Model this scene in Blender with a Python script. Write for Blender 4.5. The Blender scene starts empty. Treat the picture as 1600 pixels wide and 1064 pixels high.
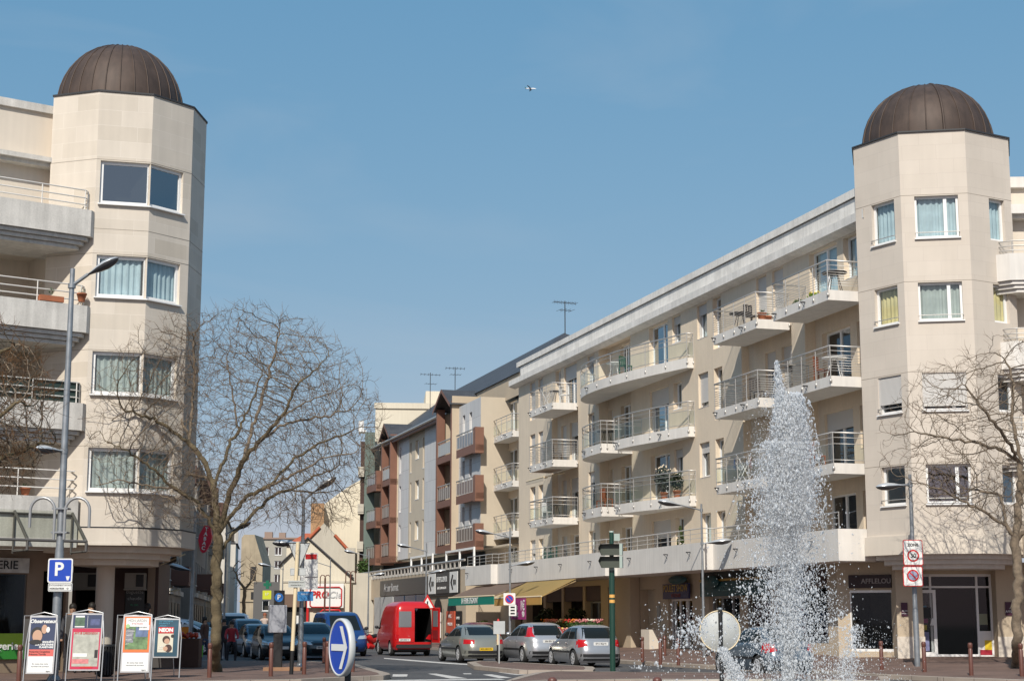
import bpy, math, random
import numpy as np
from mathutils import Vector, Matrix
random.seed(7)
R = math.radians
SC = bpy.context.scene
COL = SC.collection
# ------------------------------------------------------------------ camera
CAM_Z = 1.6
PITCH = math.atan(436 / 2557)
cam_d = bpy.data.cameras.new('camera')
cam = bpy.data.objects.new('camera', cam_d)
COL.objects.link(cam)
cam.location = (0, 0, CAM_Z)
cam.rotation_euler = (math.pi / 2 + PITCH, 0, 0)
cam_d.sensor_width = 36
cam_d.lens = 2557 / 1600 * 36
cam_d.clip_start = 0.5
cam_d.clip_end = 9000
SC.camera = cam
# ------------------------------------------------------------------ light
SUN = Vector((-0.20, -1.0, 0.89)).normalized()
sun_d = bpy.data.lights.new('sun', 'SUN')
sun_d.energy = 4.4
sun_d.angle = R(0.5)
sun_d.color = (1.0, 0.945, 0.85)
sun = bpy.data.objects.new('sun', sun_d)
COL.objects.link(sun)
sun.rotation_euler = SUN.to_track_quat('Z', 'Y').to_euler()
sun.location = (-20, -60, 60)
W_ = bpy.data.worlds.new('World')
SC.world = W_
W_.use_nodes = True
wn = W_.node_tree
bg = wn.nodes['Background']
sky = wn.nodes.new('ShaderNodeTexSky')
sky.sky_type = 'NISHITA'
sky.sun_disc = False
sky.sun_elevation = math.asin(SUN.z)
sky.sun_rotation = math.atan2(SUN.x, SUN.y)
sky.altitude = 0
sky.air_density = 1.0
sky.dust_density = 0.9
sky.ozone_density = 1.6
# the hazy spring sky is more even than the model's: each channel is flattened a little
sp_ = wn.nodes.new('ShaderNodeSeparateColor'); cb_ = wn.nodes.new('ShaderNodeCombineColor')
wn.links.new(sky.outputs[0], sp_.inputs[0])
for i, pw in enumerate((.86, .44, .26)):
    a_ = wn.nodes.new('ShaderNodeMath'); a_.operation = 'MULTIPLY'; a_.inputs[1].default_value = .085
    b_ = wn.nodes.new('ShaderNodeMath'); b_.operation = 'POWER'; b_.inputs[1].default_value = pw
    c_ = wn.nodes.new('ShaderNodeMath'); c_.operation = 'MULTIPLY'; c_.inputs[1].default_value = (.80, .615, .655)[i] / .085
    wn.links.new(sp_.outputs[i], a_.inputs[0]); wn.links.new(a_.outputs[0], b_.inputs[0]); wn.links.new(b_.outputs[0], c_.inputs[0]); wn.links.new(c_.outputs[0], cb_.inputs[i])
# a few very faint wisps
tc_ = wn.nodes.new('ShaderNodeTexCoord'); mp_ = wn.nodes.new('ShaderNodeMapping'); mp_.inputs['Scale'].default_value = (2.2, 2.2, 7)
no_ = wn.nodes.new('ShaderNodeTexNoise'); no_.inputs['Scale'].default_value = 1.6; no_.inputs['Detail'].default_value = 5; no_.inputs['Distortion'].default_value = .6
mr_ = wn.nodes.new('ShaderNodeMapRange'); mr_.inputs[1].default_value = .52; mr_.inputs[2].default_value = .80; mr_.inputs[3].default_value = 0; mr_.inputs[4].default_value = .32
mx_ = wn.nodes.new('ShaderNodeMix'); mx_.data_type = 'RGBA'; mx_.inputs[7].default_value = (5.2, 6.0, 6.9, 1)
wn.links.new(tc_.outputs['Generated'], mp_.inputs[0]); wn.links.new(mp_.outputs[0], no_.inputs[0]); wn.links.new(no_.outputs[0], mr_.inputs[0]); wn.links.new(mr_.outputs[0], mx_.inputs[0])
wn.links.new(cb_.outputs[0], mx_.inputs[6]); wn.links.new(mx_.outputs[2], bg.inputs[0])
bg.inputs[1].default_value = 0.085
vs = SC.view_settings
vs.view_transform = 'Standard'
vs.look = 'None'
vs.exposure = 0.08
vs.gamma = 1.0
# ------------------------------------------------------------------ helpers
CP, SP = math.cos(PITCH), math.sin(PITCH)
def at(u, v, Y):
    """point of the place seen at (u,v) of the 1600 px photo, Y metres away"""
    a = (u - 800) / 2557; b = (532 - v) / 2557
    t = Y / (CP - b * SP)
    return Vector((a * t, Y, CAM_Z + (SP + b * CP) * t))
def gp(u, v, z=0.0):
    """ground point of height z seen at (u,v)"""
    a = (u - 800) / 2557; b = (532 - v) / 2557
    t = (z - CAM_Z) / (SP + b * CP)
    return Vector((a * t, (CP - b * SP) * t, z))

MATS = {}
def M(name, col=(.5, .5, .5), rough=.7, metal=0., var=0., vs=1.5, bump=0., bs=30., streak=0., coat=0., alpha=1., spec=.5, grain=0.):
    if name in MATS: return MATS[name]
    m = bpy.data.materials.new(name); MATS[name] = m
    m.use_nodes = True
    nt = m.node_tree; N = nt.nodes; L = nt.links
    p = N['Principled BSDF']
    p.inputs['Base Color'].default_value = (*col, 1)
    p.inputs['Roughness'].default_value = rough
    p.inputs['Metallic'].default_value = metal
    p.inputs['Specular IOR Level'].default_value = spec
    p.inputs['Coat Weight'].default_value = coat
    p.inputs['Coat Roughness'].default_value = 0.04
    tc = N.new('ShaderNodeTexCoord')
    cur = None
    def mul(fac_sock, lo, hi, prev):
        mr = N.new('ShaderNodeMapRange'); L.new(fac_sock, mr.inputs[0])
        mr.inputs[1].default_value = .3; mr.inputs[2].default_value = .7
        mr.inputs[3].default_value = lo; mr.inputs[4].default_value = hi
        mx = N.new('ShaderNodeMix'); mx.data_type = 'RGBA'; mx.blend_type = 'MULTIPLY'
        mx.inputs[0].default_value = 1
        if prev is None: mx.inputs[6].default_value = (*col, 1)
        else: L.new(prev, mx.inputs[6])
        L.new(mr.outputs[0], mx.inputs[7])
        return mx.outputs[2]
    if var:
        n = N.new('ShaderNodeTexNoise'); n.inputs['Scale'].default_value = vs; n.inputs['Detail'].default_value = 6
        L.new(tc.outputs['Object'], n.inputs['Vector'])
        cur = mul(n.outputs[0], 1 - var, 1 + var * .5, cur)
    if grain:
        n = N.new('ShaderNodeTexNoise'); n.inputs['Scale'].default_value = vs * 18; n.inputs['Detail'].default_value = 3
        L.new(tc.outputs['Object'], n.inputs['Vector'])
        cur = mul(n.outputs[0], 1 - grain, 1 + grain * .4, cur)
    if streak:
        mp = N.new('ShaderNodeMapping'); mp.inputs['Scale'].default_value = (5, 5, .35)
        L.new(tc.outputs['Object'], mp.inputs[0])
        n = N.new('ShaderNodeTexNoise'); n.inputs['Scale'].default_value = 1.3; n.inputs['Detail'].default_value = 5
        L.new(mp.outputs[0], n.inputs['Vector'])
        cur = mul(n.outputs[0], 1 - streak, 1.03, cur)
    if cur is not None: L.new(cur, p.inputs['Base Color'])
    if bump:
        n = N.new('ShaderNodeTexNoise'); n.inputs['Scale'].default_value = bs; n.inputs['Detail'].default_value = 4
        L.new(tc.outputs['Object'], n.inputs['Vector'])
        b = N.new('ShaderNodeBump'); b.inputs['Strength'].default_value = bump; b.inputs['Distance'].default_value = .02
        L.new(n.outputs[0], b.inputs['Height']); L.new(b.outputs[0], p.inputs['Normal'])
    return m

def brickmat(name, c1, c2, mortar, bw=1.2, bh=.6, ms=.008, rough=.8, streak=0., offset=.5, var=.12, bias=-.1):
    """panels laid out in metres of the face's own UV"""
    if name in MATS: return MATS[name]
    m = M(name, c1, rough)
    nt = m.node_tree; N = nt.nodes; L = nt.links; p = N['Principled BSDF']
    uv = N.new('ShaderNodeUVMap')
    b = N.new('ShaderNodeTexBrick')
    b.inputs['Color1'].default_value = (*c1, 1); b.inputs['Color2'].default_value = (*c2, 1); b.inputs['Mortar'].default_value = (*mortar, 1)
    b.inputs['Scale'].default_value = 1; b.inputs['Mortar Size'].default_value = ms; b.inputs['Bias'].default_value = bias
    b.inputs['Brick Width'].default_value = bw; b.inputs['Row Height'].default_value = bh; b.offset = offset
    L.new(uv.outputs[0], b.inputs['Vector'])
    tc = N.new('ShaderNodeTexCoord')
    n = N.new('ShaderNodeTexNoise'); n.inputs['Scale'].default_value = .9; n.inputs['Detail'].default_value = 7
    L.new(tc.outputs['Object'], n.inputs['Vector'])
    mr = N.new('ShaderNodeMapRange'); mr.inputs[1].default_value = .3; mr.inputs[2].default_value = .7
    mr.inputs[3].default_value = 1 - var; mr.inputs[4].default_value = 1 + var * .4
    L.new(n.outputs[0], mr.inputs[0])
    mx = N.new('ShaderNodeMix'); mx.data_type = 'RGBA'; mx.blend_type = 'MULTIPLY'; mx.inputs[0].default_value = 1
    L.new(b.outputs[0], mx.inputs[6]); L.new(mr.outputs[0], mx.inputs[7])
    cur = mx.outputs[2]
    if streak:
        mp = N.new('ShaderNodeMapping'); mp.inputs['Scale'].default_value = (4, 4, .3)
        L.new(tc.outputs['Object'], mp.inputs[0])
        n2 = N.new('ShaderNodeTexNoise'); n2.inputs['Scale'].default_value = 1.2; n2.inputs['Detail'].default_value = 5
        L.new(mp.outputs[0], n2.inputs['Vector'])
        m2 = N.new('ShaderNodeMapRange'); m2.inputs[1].default_value = .35; m2.inputs[2].default_value = .62
        m2.inputs[3].default_value = 1 - streak; m2.inputs[4].default_value = 1
        L.new(n2.outputs[0], m2.inputs[0])
        mx2 = N.new('ShaderNodeMix'); mx2.data_type = 'RGBA'; mx2.blend_type = 'MULTIPLY'; mx2.inputs[0].default_value = 1
        L.new(cur, mx2.inputs[6]); L.new(m2.outputs[0], mx2.inputs[7]); cur = mx2.outputs[2]
    L.new(cur, p.inputs['Base Color'])
    return m

def glassmat(name, tint, refl=.5, k=1.0):
    if name in MATS: return MATS[name]
    m = M(name, tint, .05)
    nt = m.node_tree; N = nt.nodes; L = nt.links
    out = N['Material Output']
    tr = N.new('ShaderNodeBsdfTransparent'); tr.inputs[0].default_value = (*tint, 1)
    gl = N.new('ShaderNodeBsdfGlossy'); gl.inputs['Roughness'].default_value = .03; gl.inputs[0].default_value = (.9, .95, 1, 1)
    ge = N.new('ShaderNodeNewGeometry'); dt = N.new('ShaderNodeVectorMath'); dt.operation = 'DOT_PRODUCT'
    L.new(ge.outputs['Normal'], dt.inputs[0]); L.new(ge.outputs['Incoming'], dt.inputs[1])
    ab = N.new('ShaderNodeMath'); ab.operation = 'ABSOLUTE'; L.new(dt.outputs['Value'], ab.inputs[0])
    sb = N.new('ShaderNodeMath'); sb.operation = 'SUBTRACT'; sb.inputs[0].default_value = 1; L.new(ab.outputs[0], sb.inputs[1])
    pw = N.new('ShaderNodeMath'); pw.operation = 'POWER'; pw.inputs[1].default_value = 4; L.new(sb.outputs[0], pw.inputs[0])
    ad = N.new('ShaderNodeMath'); ad.operation = 'MULTIPLY_ADD'; ad.inputs[1].default_value = k * .9; ad.inputs[2].default_value = refl + .05 * k; L.new(pw.outputs[0], ad.inputs[0])
    mx = N.new('ShaderNodeMixShader'); L.new(ad.outputs[0], mx.inputs[0])
    L.new(tr.outputs[0], mx.inputs[1]); L.new(gl.outputs[0], mx.inputs[2]); L.new(mx.outputs[0], out.inputs[0])
    return m

class MB:
    def __init__(s): s.v = []; s.f = []; s.m = []; s.s = []
    def add(s, vs, fs, mi=0, T=None, sm=False):
        o = len(s.v)
        if T is not None: vs = [T @ Vector(p) for p in vs]
        s.v += [tuple(p) for p in vs]
        for f in fs:
            s.f.append([o + i for i in f]); s.m.append(mi); s.s.append(sm)
    def quad(s, a, b, c, d, mi=0, T=None): s.add([a, b, c, d], [(0, 1, 2, 3)], mi, T)
    def box(s, x0, x1, y0, y1, z0, z1, mi=0, T=None):
        s.add([(x, y, z) for z in (z0, z1) for y in (y0, y1) for x in (x0, x1)],
              [(0, 2, 3, 1), (4, 5, 7, 6), (0, 1, 5, 4), (2, 6, 7, 3), (0, 4, 6, 2), (1, 3, 7, 5)], mi, T)
    def prism(s, pts, z0, z1, mi=0, T=None, sm=False):
        """pts: plan outline, extruded in z"""
        n = len(pts)
        area = sum(pts[i][0] * pts[(i + 1) % n][1] - pts[(i + 1) % n][0] * pts[i][1] for i in range(n))
        if area < 0: pts = pts[::-1]
        vs = [(p[0], p[1], z0) for p in pts] + [(p[0], p[1], z1) for p in pts]
        s.add(vs, [tuple(range(n))[::-1], tuple(range(n, 2 * n))], mi, T)
        s.add(vs, [(i, (i + 1) % n, n + (i + 1) % n, n + i) for i in range(n)], mi, T, sm)
    def tube(s, pts, r, n=8, mi=0, T=None, caps=True):
        pts = [Vector(p) for p in pts]
        k = len(pts)
        rs = r if isinstance(r, (list, tuple)) else [r] * k
        d0 = (pts[1] - pts[0]).normalized()
        ref = Vector((0, 0, 1)) if abs(d0.z) < .9 else Vector((1, 0, 0))
        x = d0.cross(ref).normalized()
        vs = []
        for i in range(k):
            a = pts[max(i - 1, 0)]; b = pts[min(i + 1, k - 1)]
            d = (b - a)
            d = d.normalized() if d.length > 1e-9 else d0
            x = (x - d * x.dot(d))
            x = x.normalized() if x.length > 1e-6 else d.orthogonal().normalized()
            y = d.cross(x)
            for j in range(n):
                t = 2 * math.pi * j / n
                vs.append(pts[i] + (x * math.cos(t) + y * math.sin(t)) * rs[i])
        fs = [(i * n + j, i * n + (j + 1) % n, (i + 1) * n + (j + 1) % n, (i + 1) * n + j) for i in range(k - 1) for j in range(n)]
        s.add(vs, fs, mi, T, True)
        if caps:
            s.add(vs[:n], [tuple(range(n))[::-1]], mi, T); s.add(vs[-n:], [tuple(range(n))], mi, T)
    def lathe(s, prof, n=16, mi=0, T=None, sm=True):
        """prof: [(r,z)] round the z axis"""
        vs = [(r * math.cos(2 * math.pi * j / n), r * math.sin(2 * math.pi * j / n), z) for r, z in prof for j in range(n)]
        k = len(prof)
        s.add(vs, [(i * n + j, i * n + (j + 1) % n, (i + 1) * n + (j + 1) % n, (i + 1) * n + j) for i in range(k - 1) for j in range(n)], mi, T, sm)
        if prof[0][0] > 1e-4: s.add(vs[:n], [tuple(range(n))[::-1]], mi, T)
        if prof[-1][0] > 1e-4: s.add(vs[-n:], [tuple(range(n))], mi, T)
    def ball(s, c, r, mi=0, T=None, n=8, sz=1.0):
        prof = [(r * math.sin(math.pi * i / n), -r * sz * math.cos(math.pi * i / n)) for i in range(n + 1)]
        TT = Matrix.Translation(c) if T is None else T @ Matrix.Translation(c)
        s.lathe(prof, n + 4, mi, TT)
    def mesh(s, name, mats):
        me = bpy.data.meshes.new(name)
        me.from_pydata(s.v, [], s.f)
        for m in (mats if isinstance(mats, (list, tuple)) else [mats]): me.materials.append(m)
        me.polygons.foreach_set('material_index', s.m)
        me.polygons.foreach_set('use_smooth', s.s)
        uvl = me.uv_layers.new(name='UVMap')
        co = np.empty(len(me.vertices) * 3); me.vertices.foreach_get('co', co); co = co.reshape(-1, 3)
        nr = np.empty(len(me.polygons) * 3); me.polygons.foreach_get('normal', nr); nr = nr.reshape(-1, 3)
        lt = np.empty(len(me.polygons), int); me.polygons.foreach_get('loop_total', lt)
        lv = np.empty(len(me.loops), int); me.loops.foreach_get('vertex_index', lv)
        ln = np.repeat(nr, lt, axis=0); c = co[lv]
        h = np.hypot(ln[:, 0], ln[:, 1]); h[h < 1e-6] = 1
        tx, ty = -ln[:, 1] / h, ln[:, 0] / h
        flat = np.abs(ln[:, 2]) > .7
        U = np.where(flat, c[:, 0], c[:, 0] * tx + c[:, 1] * ty)
        V = np.where(flat, c[:, 1], c[:, 2])
        uvl.data.foreach_set('uv', np.stack([U, V], 1).ravel())
        me.update()
        return me
    def build(s, name, mats, parent=None, T=None):
        return place(name, s.mesh(name, mats), parent, T)

WM = {}
def place(name, data, parent=None, T=None):
    o = bpy.data.objects.new(name, data); COL.objects.link(o)
    T = T if T is not None else (WM[parent] if parent is not None else Matrix.Identity(4))
    WM[o] = T.copy()
    if parent is not None:
        o.parent = parent
        o.matrix_basis = WM[parent].inverted() @ T
    else: o.matrix_basis = T
    return o
def tag(o, label=None, cat=None, group=None, kind=None):
    if label: o['label'] = label
    if cat: o['category'] = cat
    if group: o['group'] = group
    if kind: o['kind'] = kind
    return o
def thing(name, label, cat, T=None, group=None):
    T = T if T is not None else Matrix.Identity(4)
    if isinstance(T, (tuple, Vector)): T = Matrix.Translation(T)
    return tag(place(name, None, None, T), label, cat, group)
def struct(name, mb, mats): return tag(mb.build(name, mats), kind='structure')
def FR(o, ex, ez=(0, 0, 1)):
    """frame: x along ex, z up, y = z cross x"""
    ex = Vector(ex).normalized(); ez = Vector(ez).normalized(); ey = ez.cross(ex).normalized(); ez = ex.cross(ey)
    m = Matrix.Identity(4)
    for i, c in enumerate((ex, ey, ez)):
        for j in range(3): m[j][i] = c[j]
    for j in range(3): m[j][3] = o[j]
    return m
def TR(x, y, z=0): return Matrix.Translation((x, y, z))
def RZ(a): return Matrix.Rotation(a, 4, 'Z')
def RX(a): return Matrix.Rotation(a, 4, 'X')
def RY(a): return Matrix.Rotation(a, 4, 'Y')
def dup(root, T, label=None):
    """copy of a thing with its parts and sub-parts"""
    r = root.copy(); COL.objects.link(r); r.matrix_basis = T; WM[r] = T
    if label: r['label'] = label
    for c in list(root.children):
        k = c.copy(); COL.objects.link(k); k.parent = r
        for g in list(c.children):
            h = g.copy(); COL.objects.link(h); h.parent = k
    return r
TEXTC = {}
def text(s, size, T, mat, parent=None, ext=.004, align='CENTER', name='lettering', sx=1.0, bold=0.0, shear=0.0):
    """lettering standing in the local x-z plane of T, readable from -y"""
    key = (s, size, ext, align, sx, bold, shear, mat.name)
    if key not in TEXTC:
        c = bpy.data.curves.new(name, 'FONT')
        c.body = s; c.size = size; c.extrude = ext; c.align_x = align; c.align_y = 'CENTER'; c.offset = bold; c.shear = shear
        c.resolution_u = 3
        o = bpy.data.objects.new('tmp', c); COL.objects.link(o)
        dg = bpy.context.evaluated_depsgraph_get()
        me = bpy.data.meshes.new_from_object(o.evaluated_get(dg), depsgraph=dg)
        me.name = name
        bpy.data.objects.remove(o); bpy.data.curves.remove(c)
        me.transform(Matrix.Diagonal((sx, 1, 1, 1)))
        me.materials.clear(); me.materials.append(mat)
        TEXTC[key] = me
    return place(name, TEXTC[key], parent, T @ RX(math.pi / 2))
def clip_uv(): pass
# ------------------------------------------------------------------ materials
STONE = brickmat('stone_cladding', (.65, .585, .50), (.50, .44, .355), (.70, .64, .56), 1.25, .47, .007, .85, .05, .37, .08, -.45)
STONE2 = brickmat('stone_cladding_pink', (.615, .55, .475), (.59, .525, .45), (.51, .45, .39), 1.05, .47, .004, .85, .03, .5, .06)
RENDER1 = M('beige_render', (.70, .59, .455), .9, var=.06, vs=.8, bump=.15, bs=60, streak=.04, grain=.04)
RENDERW = M('cream_render', (.66, .59, .50), .9, var=.05, vs=.7, bump=.1, bs=60, streak=.03)
CONC = M('pale_concrete', (.71, .68, .635), .85, var=.08, vs=.9, streak=.09, bump=.1, bs=50)
CONC2 = M('weathered_concrete', (.80, .77, .72), .88, var=.14, vs=1.3, streak=.14, bump=.15, bs=40, grain=.10)
WHITEP = M('white_upvc', (.80, .80, .79), .35)
ALU = M('grey_rail_metal', (.52, .50, .47), .4, metal=.6)
GALV = M('galvanised_steel', (.30, .32, .34), .45, metal=.55, var=.2, vs=6)
WRAIL = M('white_painted_rail', (.74, .71, .66), .5)
DARK = M('dark_interior', (.018, .017, .016), .9)
DARK2 = M('dim_room', (.06, .05, .04), .9)
LEAD = M('dark_flashing', (.035, .035, .038), .6)
GLASS = glassmat('window_glass', (.90, .94, .95), .03)
GLASSR = glassmat('reflective_window_glass', (.45, .50, .52), .22)
BGLASS = glassmat('balcony_glass', (.90, .95, .93), .0, .45)
SHOPG = glassmat('shop_glass', (.75, .78, .78), .0, .6)
CURT = M('net_curtain', (.46, .56, .58), .9, var=.14, vs=3)
CURT2 = M('grey_green_curtain', (.42, .46, .42), .9, var=.15, vs=3)
CURTY = M('ochre_curtain', (.66, .56, .28), .9, var=.15, vs=3)
SHUT = None
def slat(name, col, sc=22):
    m = M(name, col, .55)
    nt = m.node_tree; N = nt.nodes; L = nt.links; p = N['Principled BSDF']
    tc = N.new('ShaderNodeTexCoord'); w = N.new('ShaderNodeTexWave'); w.bands_direction = 'Z'; w.inputs['Scale'].default_value = sc / 6.28 * 1.0
    L.new(tc.outputs['Object'], w.inputs['Vector'])
    b = N.new('ShaderNodeBump'); b.inputs['Strength'].default_value = .6; b.inputs['Distance'].default_value = .02
    L.new(w.outputs[0], b.inputs['Height']); L.new(b.outputs[0], p.inputs['Normal'])
    return m
SHUT = slat('roller_shutter_slats', (.62, .60, .57), 60)
BROWN = M('brown_painted_panel', (.205, .098, .064), .6, var=.08, vs=2)
TAN = M('tan_render', (.50, .41, .30), .9, var=.05, vs=1, grain=.03)
BEIGED = M('taupe_render', (.52, .45, .35), .9, var=.05, vs=1)
GREYT = brickmat('grey_facade_tiles', (.60, .59, .58), (.55, .545, .54), (.36, .35, .34), .9, 1.35, .012, .6, 0, .5, .05)
SLATE = brickmat('slate_roof', (.055, .055, .06), (.075, .075, .08), (.03, .03, .03), .3, .2, .01, .6, 0, .5, .2)
CONC3 = M('sun_toned_weathered_concrete', (.66, .635, .59), .88, var=.14, vs=1.3, streak=.2, bump=.15, bs=40, grain=.10)  # copy of the weathered concrete, tone lowered for parapets that face the sun
COPPER = None
def coppermat():
    m = M('weathered_copper', (.085, .058, .045), .62, metal=.25, var=.25, vs=1.6, streak=.25)
    return m
COPPER = coppermat()
ASPH = M('asphalt', (.085, .083, .084), .85, var=.22, vs=.5, grain=.25, bump=.3, bs=90)
PAVE = brickmat('red_brown_paving', (.185, .115, .09), (.155, .10, .08), (.11, .08, .065), .22, .11, .008, .85, 0, .5, .3)
KERB = brickmat('granite_kerb', (.36, .30, .25), (.32, .27, .22), (.16, .13, .11), 1.0, 3, .012, .85, 0, .5, .22)
PAINTW = M('road_paint', (.62, .60, .57), .8, var=.35, vs=5, grain=.2)
BARK = M('bark', (.20, .155, .11), .95, var=.35, vs=9, bump=.8, bs=40)
MOSS = M('mossy_bark', (.135, .105, .06), .95, var=.4, vs=5, bump=.9, bs=30)
TWIG = M('twig_bark', (.17, .115, .075), .95)
BLACK = M('black_paint', (.012, .012, .013), .5)
RUB = M('tyre_rubber', (.02, .02, .02), .85)
GREENP = M('dark_green_post_paint', (.012, .05, .035), .35, coat=.3)
BOLL = M('brown_bollard_paint', (.125, .048, .034), .42, var=.12, vs=8)
CREAMP = M('cream_post_paint', (.70, .58, .38), .5)
SIGNB = M('sign_blue', (.012, .06, .42), .4)
SIGNW = M('sign_white', (.75, .75, .73), .45)
SIGNBACK = M('sign_back_grey', (.44, .46, .46), .6, metal=0, var=.1, vs=3)
REDP = M('red_plastic', (.55, .02, .02), .35)
ORANGE = M('orange_board', (.80, .25, .015), .6)

# ------------------------------------------------------------------ walls, windows, rails
def wall_grid(mb, x0, x1, z0, z1, ops=(), y=0., depth=.25, mi=0, T=None, dark=None, room=.9):
    xs = sorted({x0, x1} | {min(max(a, x0), x1) for o in ops for a in o[:2]})
    zs = sorted({z0, z1} | {min(max(a, z0), z1) for o in ops for a in o[2:4]})
    for i in range(len(xs) - 1):
        j = 0
        while j < len(zs) - 1:
            cx = (xs[i] + xs[i + 1]) / 2
            k = j
            while k < len(zs) - 1 and not any(o[0] < cx < o[1] and o[2] < (zs[k] + zs[k + 1]) / 2 < o[3] for o in ops): k += 1
            if k > j:
                mb.quad((xs[i], y, zs[j]), (xs[i + 1], y, zs[j]), (xs[i + 1], y, zs[k]), (xs[i], y, zs[k]), mi, T)
                j = k
            else: j += 1
    for a, b, c, d in [o[:4] for o in ops]:
        e = y + depth
        mb.quad((a, y, c), (a, y, d), (a, e, d), (a, e, c), mi, T)
        mb.quad((b, y, c), (b, e, c), (b, e, d), (b, y, d), mi, T)
        mb.quad((a, y, c), (a, e, c), (b, e, c), (b, y, c), mi, T)
        mb.quad((a, y, d), (b, y, d), (b, e, d), (a, e, d), mi, T)
        if dark is not None:
            g = e + room
            mb.quad((a, g, c), (b, g, c), (b, g, d), (a, g, d), dark, T)
            mb.quad((a, e, c), (a, e, d), (a, g, d), (a, g, c), dark, T)
            mb.quad((b, e, c), (b, g, c), (b, g, d), (b, e, d), dark, T)
            mb.quad((a, e, c), (a, g, c), (b, g, c), (b, e, c), dark, T)
            mb.quad((a, e, d), (b, e, d), (b, g, d), (a, g, d), dark, T)

WINC = {}
def window(parent, T, w, h, split=(), door=False, curtain=None, shutter=0., sill=True, fr=.07, name=None, glass=None, rail=False, frm=None, transom=None):
    """x right, y into the room, origin = lower left corner of the opening at frame depth"""
    glass = glass or GLASS; frm = frm or WHITEP
    key = (round(w, 2), round(h, 2), tuple(split), curtain.name if curtain else 0, round(shutter, 2), sill, fr, glass.name, rail, frm.name, transom)
    if key not in WINC:
        ms = []
        f = MB()
        f.box(0, fr, -.03, .04, 0, h); f.box(w - fr, w, -.03, .04, 0, h)
        f.box(fr, w - fr, -.03, .04, 0, fr * 1.2); f.box(fr, w - fr, -.03, .04, h - fr, h)
        for s in split:
            x = s * w; f.box(x - fr * .75, x + fr * .75, -.035, .035, fr * 1.2, h - fr)
        if transom: f.box(fr, w - fr, -.028, .03, transom - .04, transom + .04)
        ms.append(('F', f.mesh(name or 'window', frm)))
        g = MB(); g.quad((fr, 0, fr), (w - fr, 0, fr), (w - fr, 0, h - fr), (fr, 0, h - fr)); ms.append(('pane', g.mesh('pane', glass)))
        if curtain:
            c = MB(); n = max(8, int(w / .05)); rr = random.Random(int(w * 100))
            pr = [(x / n * (w - .1) + .05, .09 + .03 * math.sin(x * 1.7 + rr.random() * 1.2)) for x in range(n + 1)]
            for i in range(n):
                c.add([(pr[i][0], pr[i][1], .04), (pr[i + 1][0], pr[i + 1][1], .04), (pr[i + 1][0], pr[i + 1][1], h - .05), (pr[i][0], pr[i][1], h - .05)], [(0, 1, 2, 3)], 0, None, True)
            ms.append(('curtain', c.mesh('curtain', curtain)))
        if shutter > 0:
            c = MB(); c.box(.02, w - .02, -.11, -.075, h * (1 - shutter), h); c.box(.0, .04, -.12, -.05, 0, h); c.box(w - .04, w, -.12, -.05, 0, h)
            ms.append(('roller_shutter', c.mesh('roller_shutter', SHUT)))
        if sill:
            c = MB(); c.box(-.04, w + .04, -.22, .0, -.04, -.003); ms.append(('sill', c.mesh('sill', WHITEP)))
        if rail:
            c = MB(); c.tube([(0, -.2, .17), (w, -.2, .17)], .014, 6); c.tube([(0, -.2, .17), (0, -.05, .17)], .014, 6); c.tube([(w, -.2, .17), (w, -.05, .17)], .014, 6)
            ms.append(('safety_bar', c.mesh('safety_bar', ALU)))
        WINC[key] = ms
    ms = WINC[key]
    o = place(name or 'window', ms[0][1], parent, T)
    for n, me in ms[1:]: place(n, me, o, T)
    return o

def pathpts(pl, step):
    """points spaced along a polyline; sharp corners kept, gentle curves walked by length"""
    pl = [Vector(p) for p in pl]
    if len(pl) > 8:
        out = [pl[0]]; acc = 0
        for i in range(1, len(pl)):
            d = (pl[i] - pl[i - 1]).length
            turn = i < len(pl) - 1 and (pl[i] - pl[i - 1]).length > .1 and (pl[i] - pl[i - 1]).angle(pl[i + 1] - pl[i], 0) > .9
            t = step - acc
            while t < d - .02: out.append(pl[i - 1].lerp(pl[i], t / d)); t += step
            acc = (d - (t - step)) if t > d else 0
            if turn: out.append(pl[i]); acc = 0
        out.append(pl[-1]); return out
    out = []
    for i in range(len(pl) - 1):
        a, b = Vector(pl[i]), Vector(pl[i + 1]); L = (b - a).length
        k = max(1, round(L / step))
        for j in range(k): out.append(a + (b - a) * (j / k))
    out.append(Vector(pl[-1]))
    return out
def smooth_arc(pts, k=6):
    """Catmull-Rom through plan points"""
    P = [Vector(p) for p in pts]; P = [P[0] * 2 - P[1]] + P + [P[-1] * 2 - P[-2]]
    out = []
    for i in range(1, len(P) - 2):
        for j in range(k):
            t = j / k; a, b, c, d = P[i - 1], P[i], P[i + 1], P[i + 2]
            out.append(.5 * ((2 * b) + (c - a) * t + (2 * a - 5 * b + 4 * c - d) * t * t + (3 * b - a - 3 * c + d) * t ** 3))
    out.append(P[-2]); return out
SPOUT = {}
def spout(parent, T, o, z):
    if 'm' not in SPOUT:
        s = MB(); s.box(-.03, .03, -.22, 0, -.025, .025); s.box(-.012, .012, -.21, -.16, -.03, -.012)
        s.tube([(0, -.2, 0), (0, -.02, -.2)], .012, 5); SPOUT['m'] = s.mesh('drain_spout', LEAD); SPOUT['m'].transform(Matrix.Scale(.8, 4))
    return place('drain_spout', SPOUT['m'], parent, T)
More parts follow.
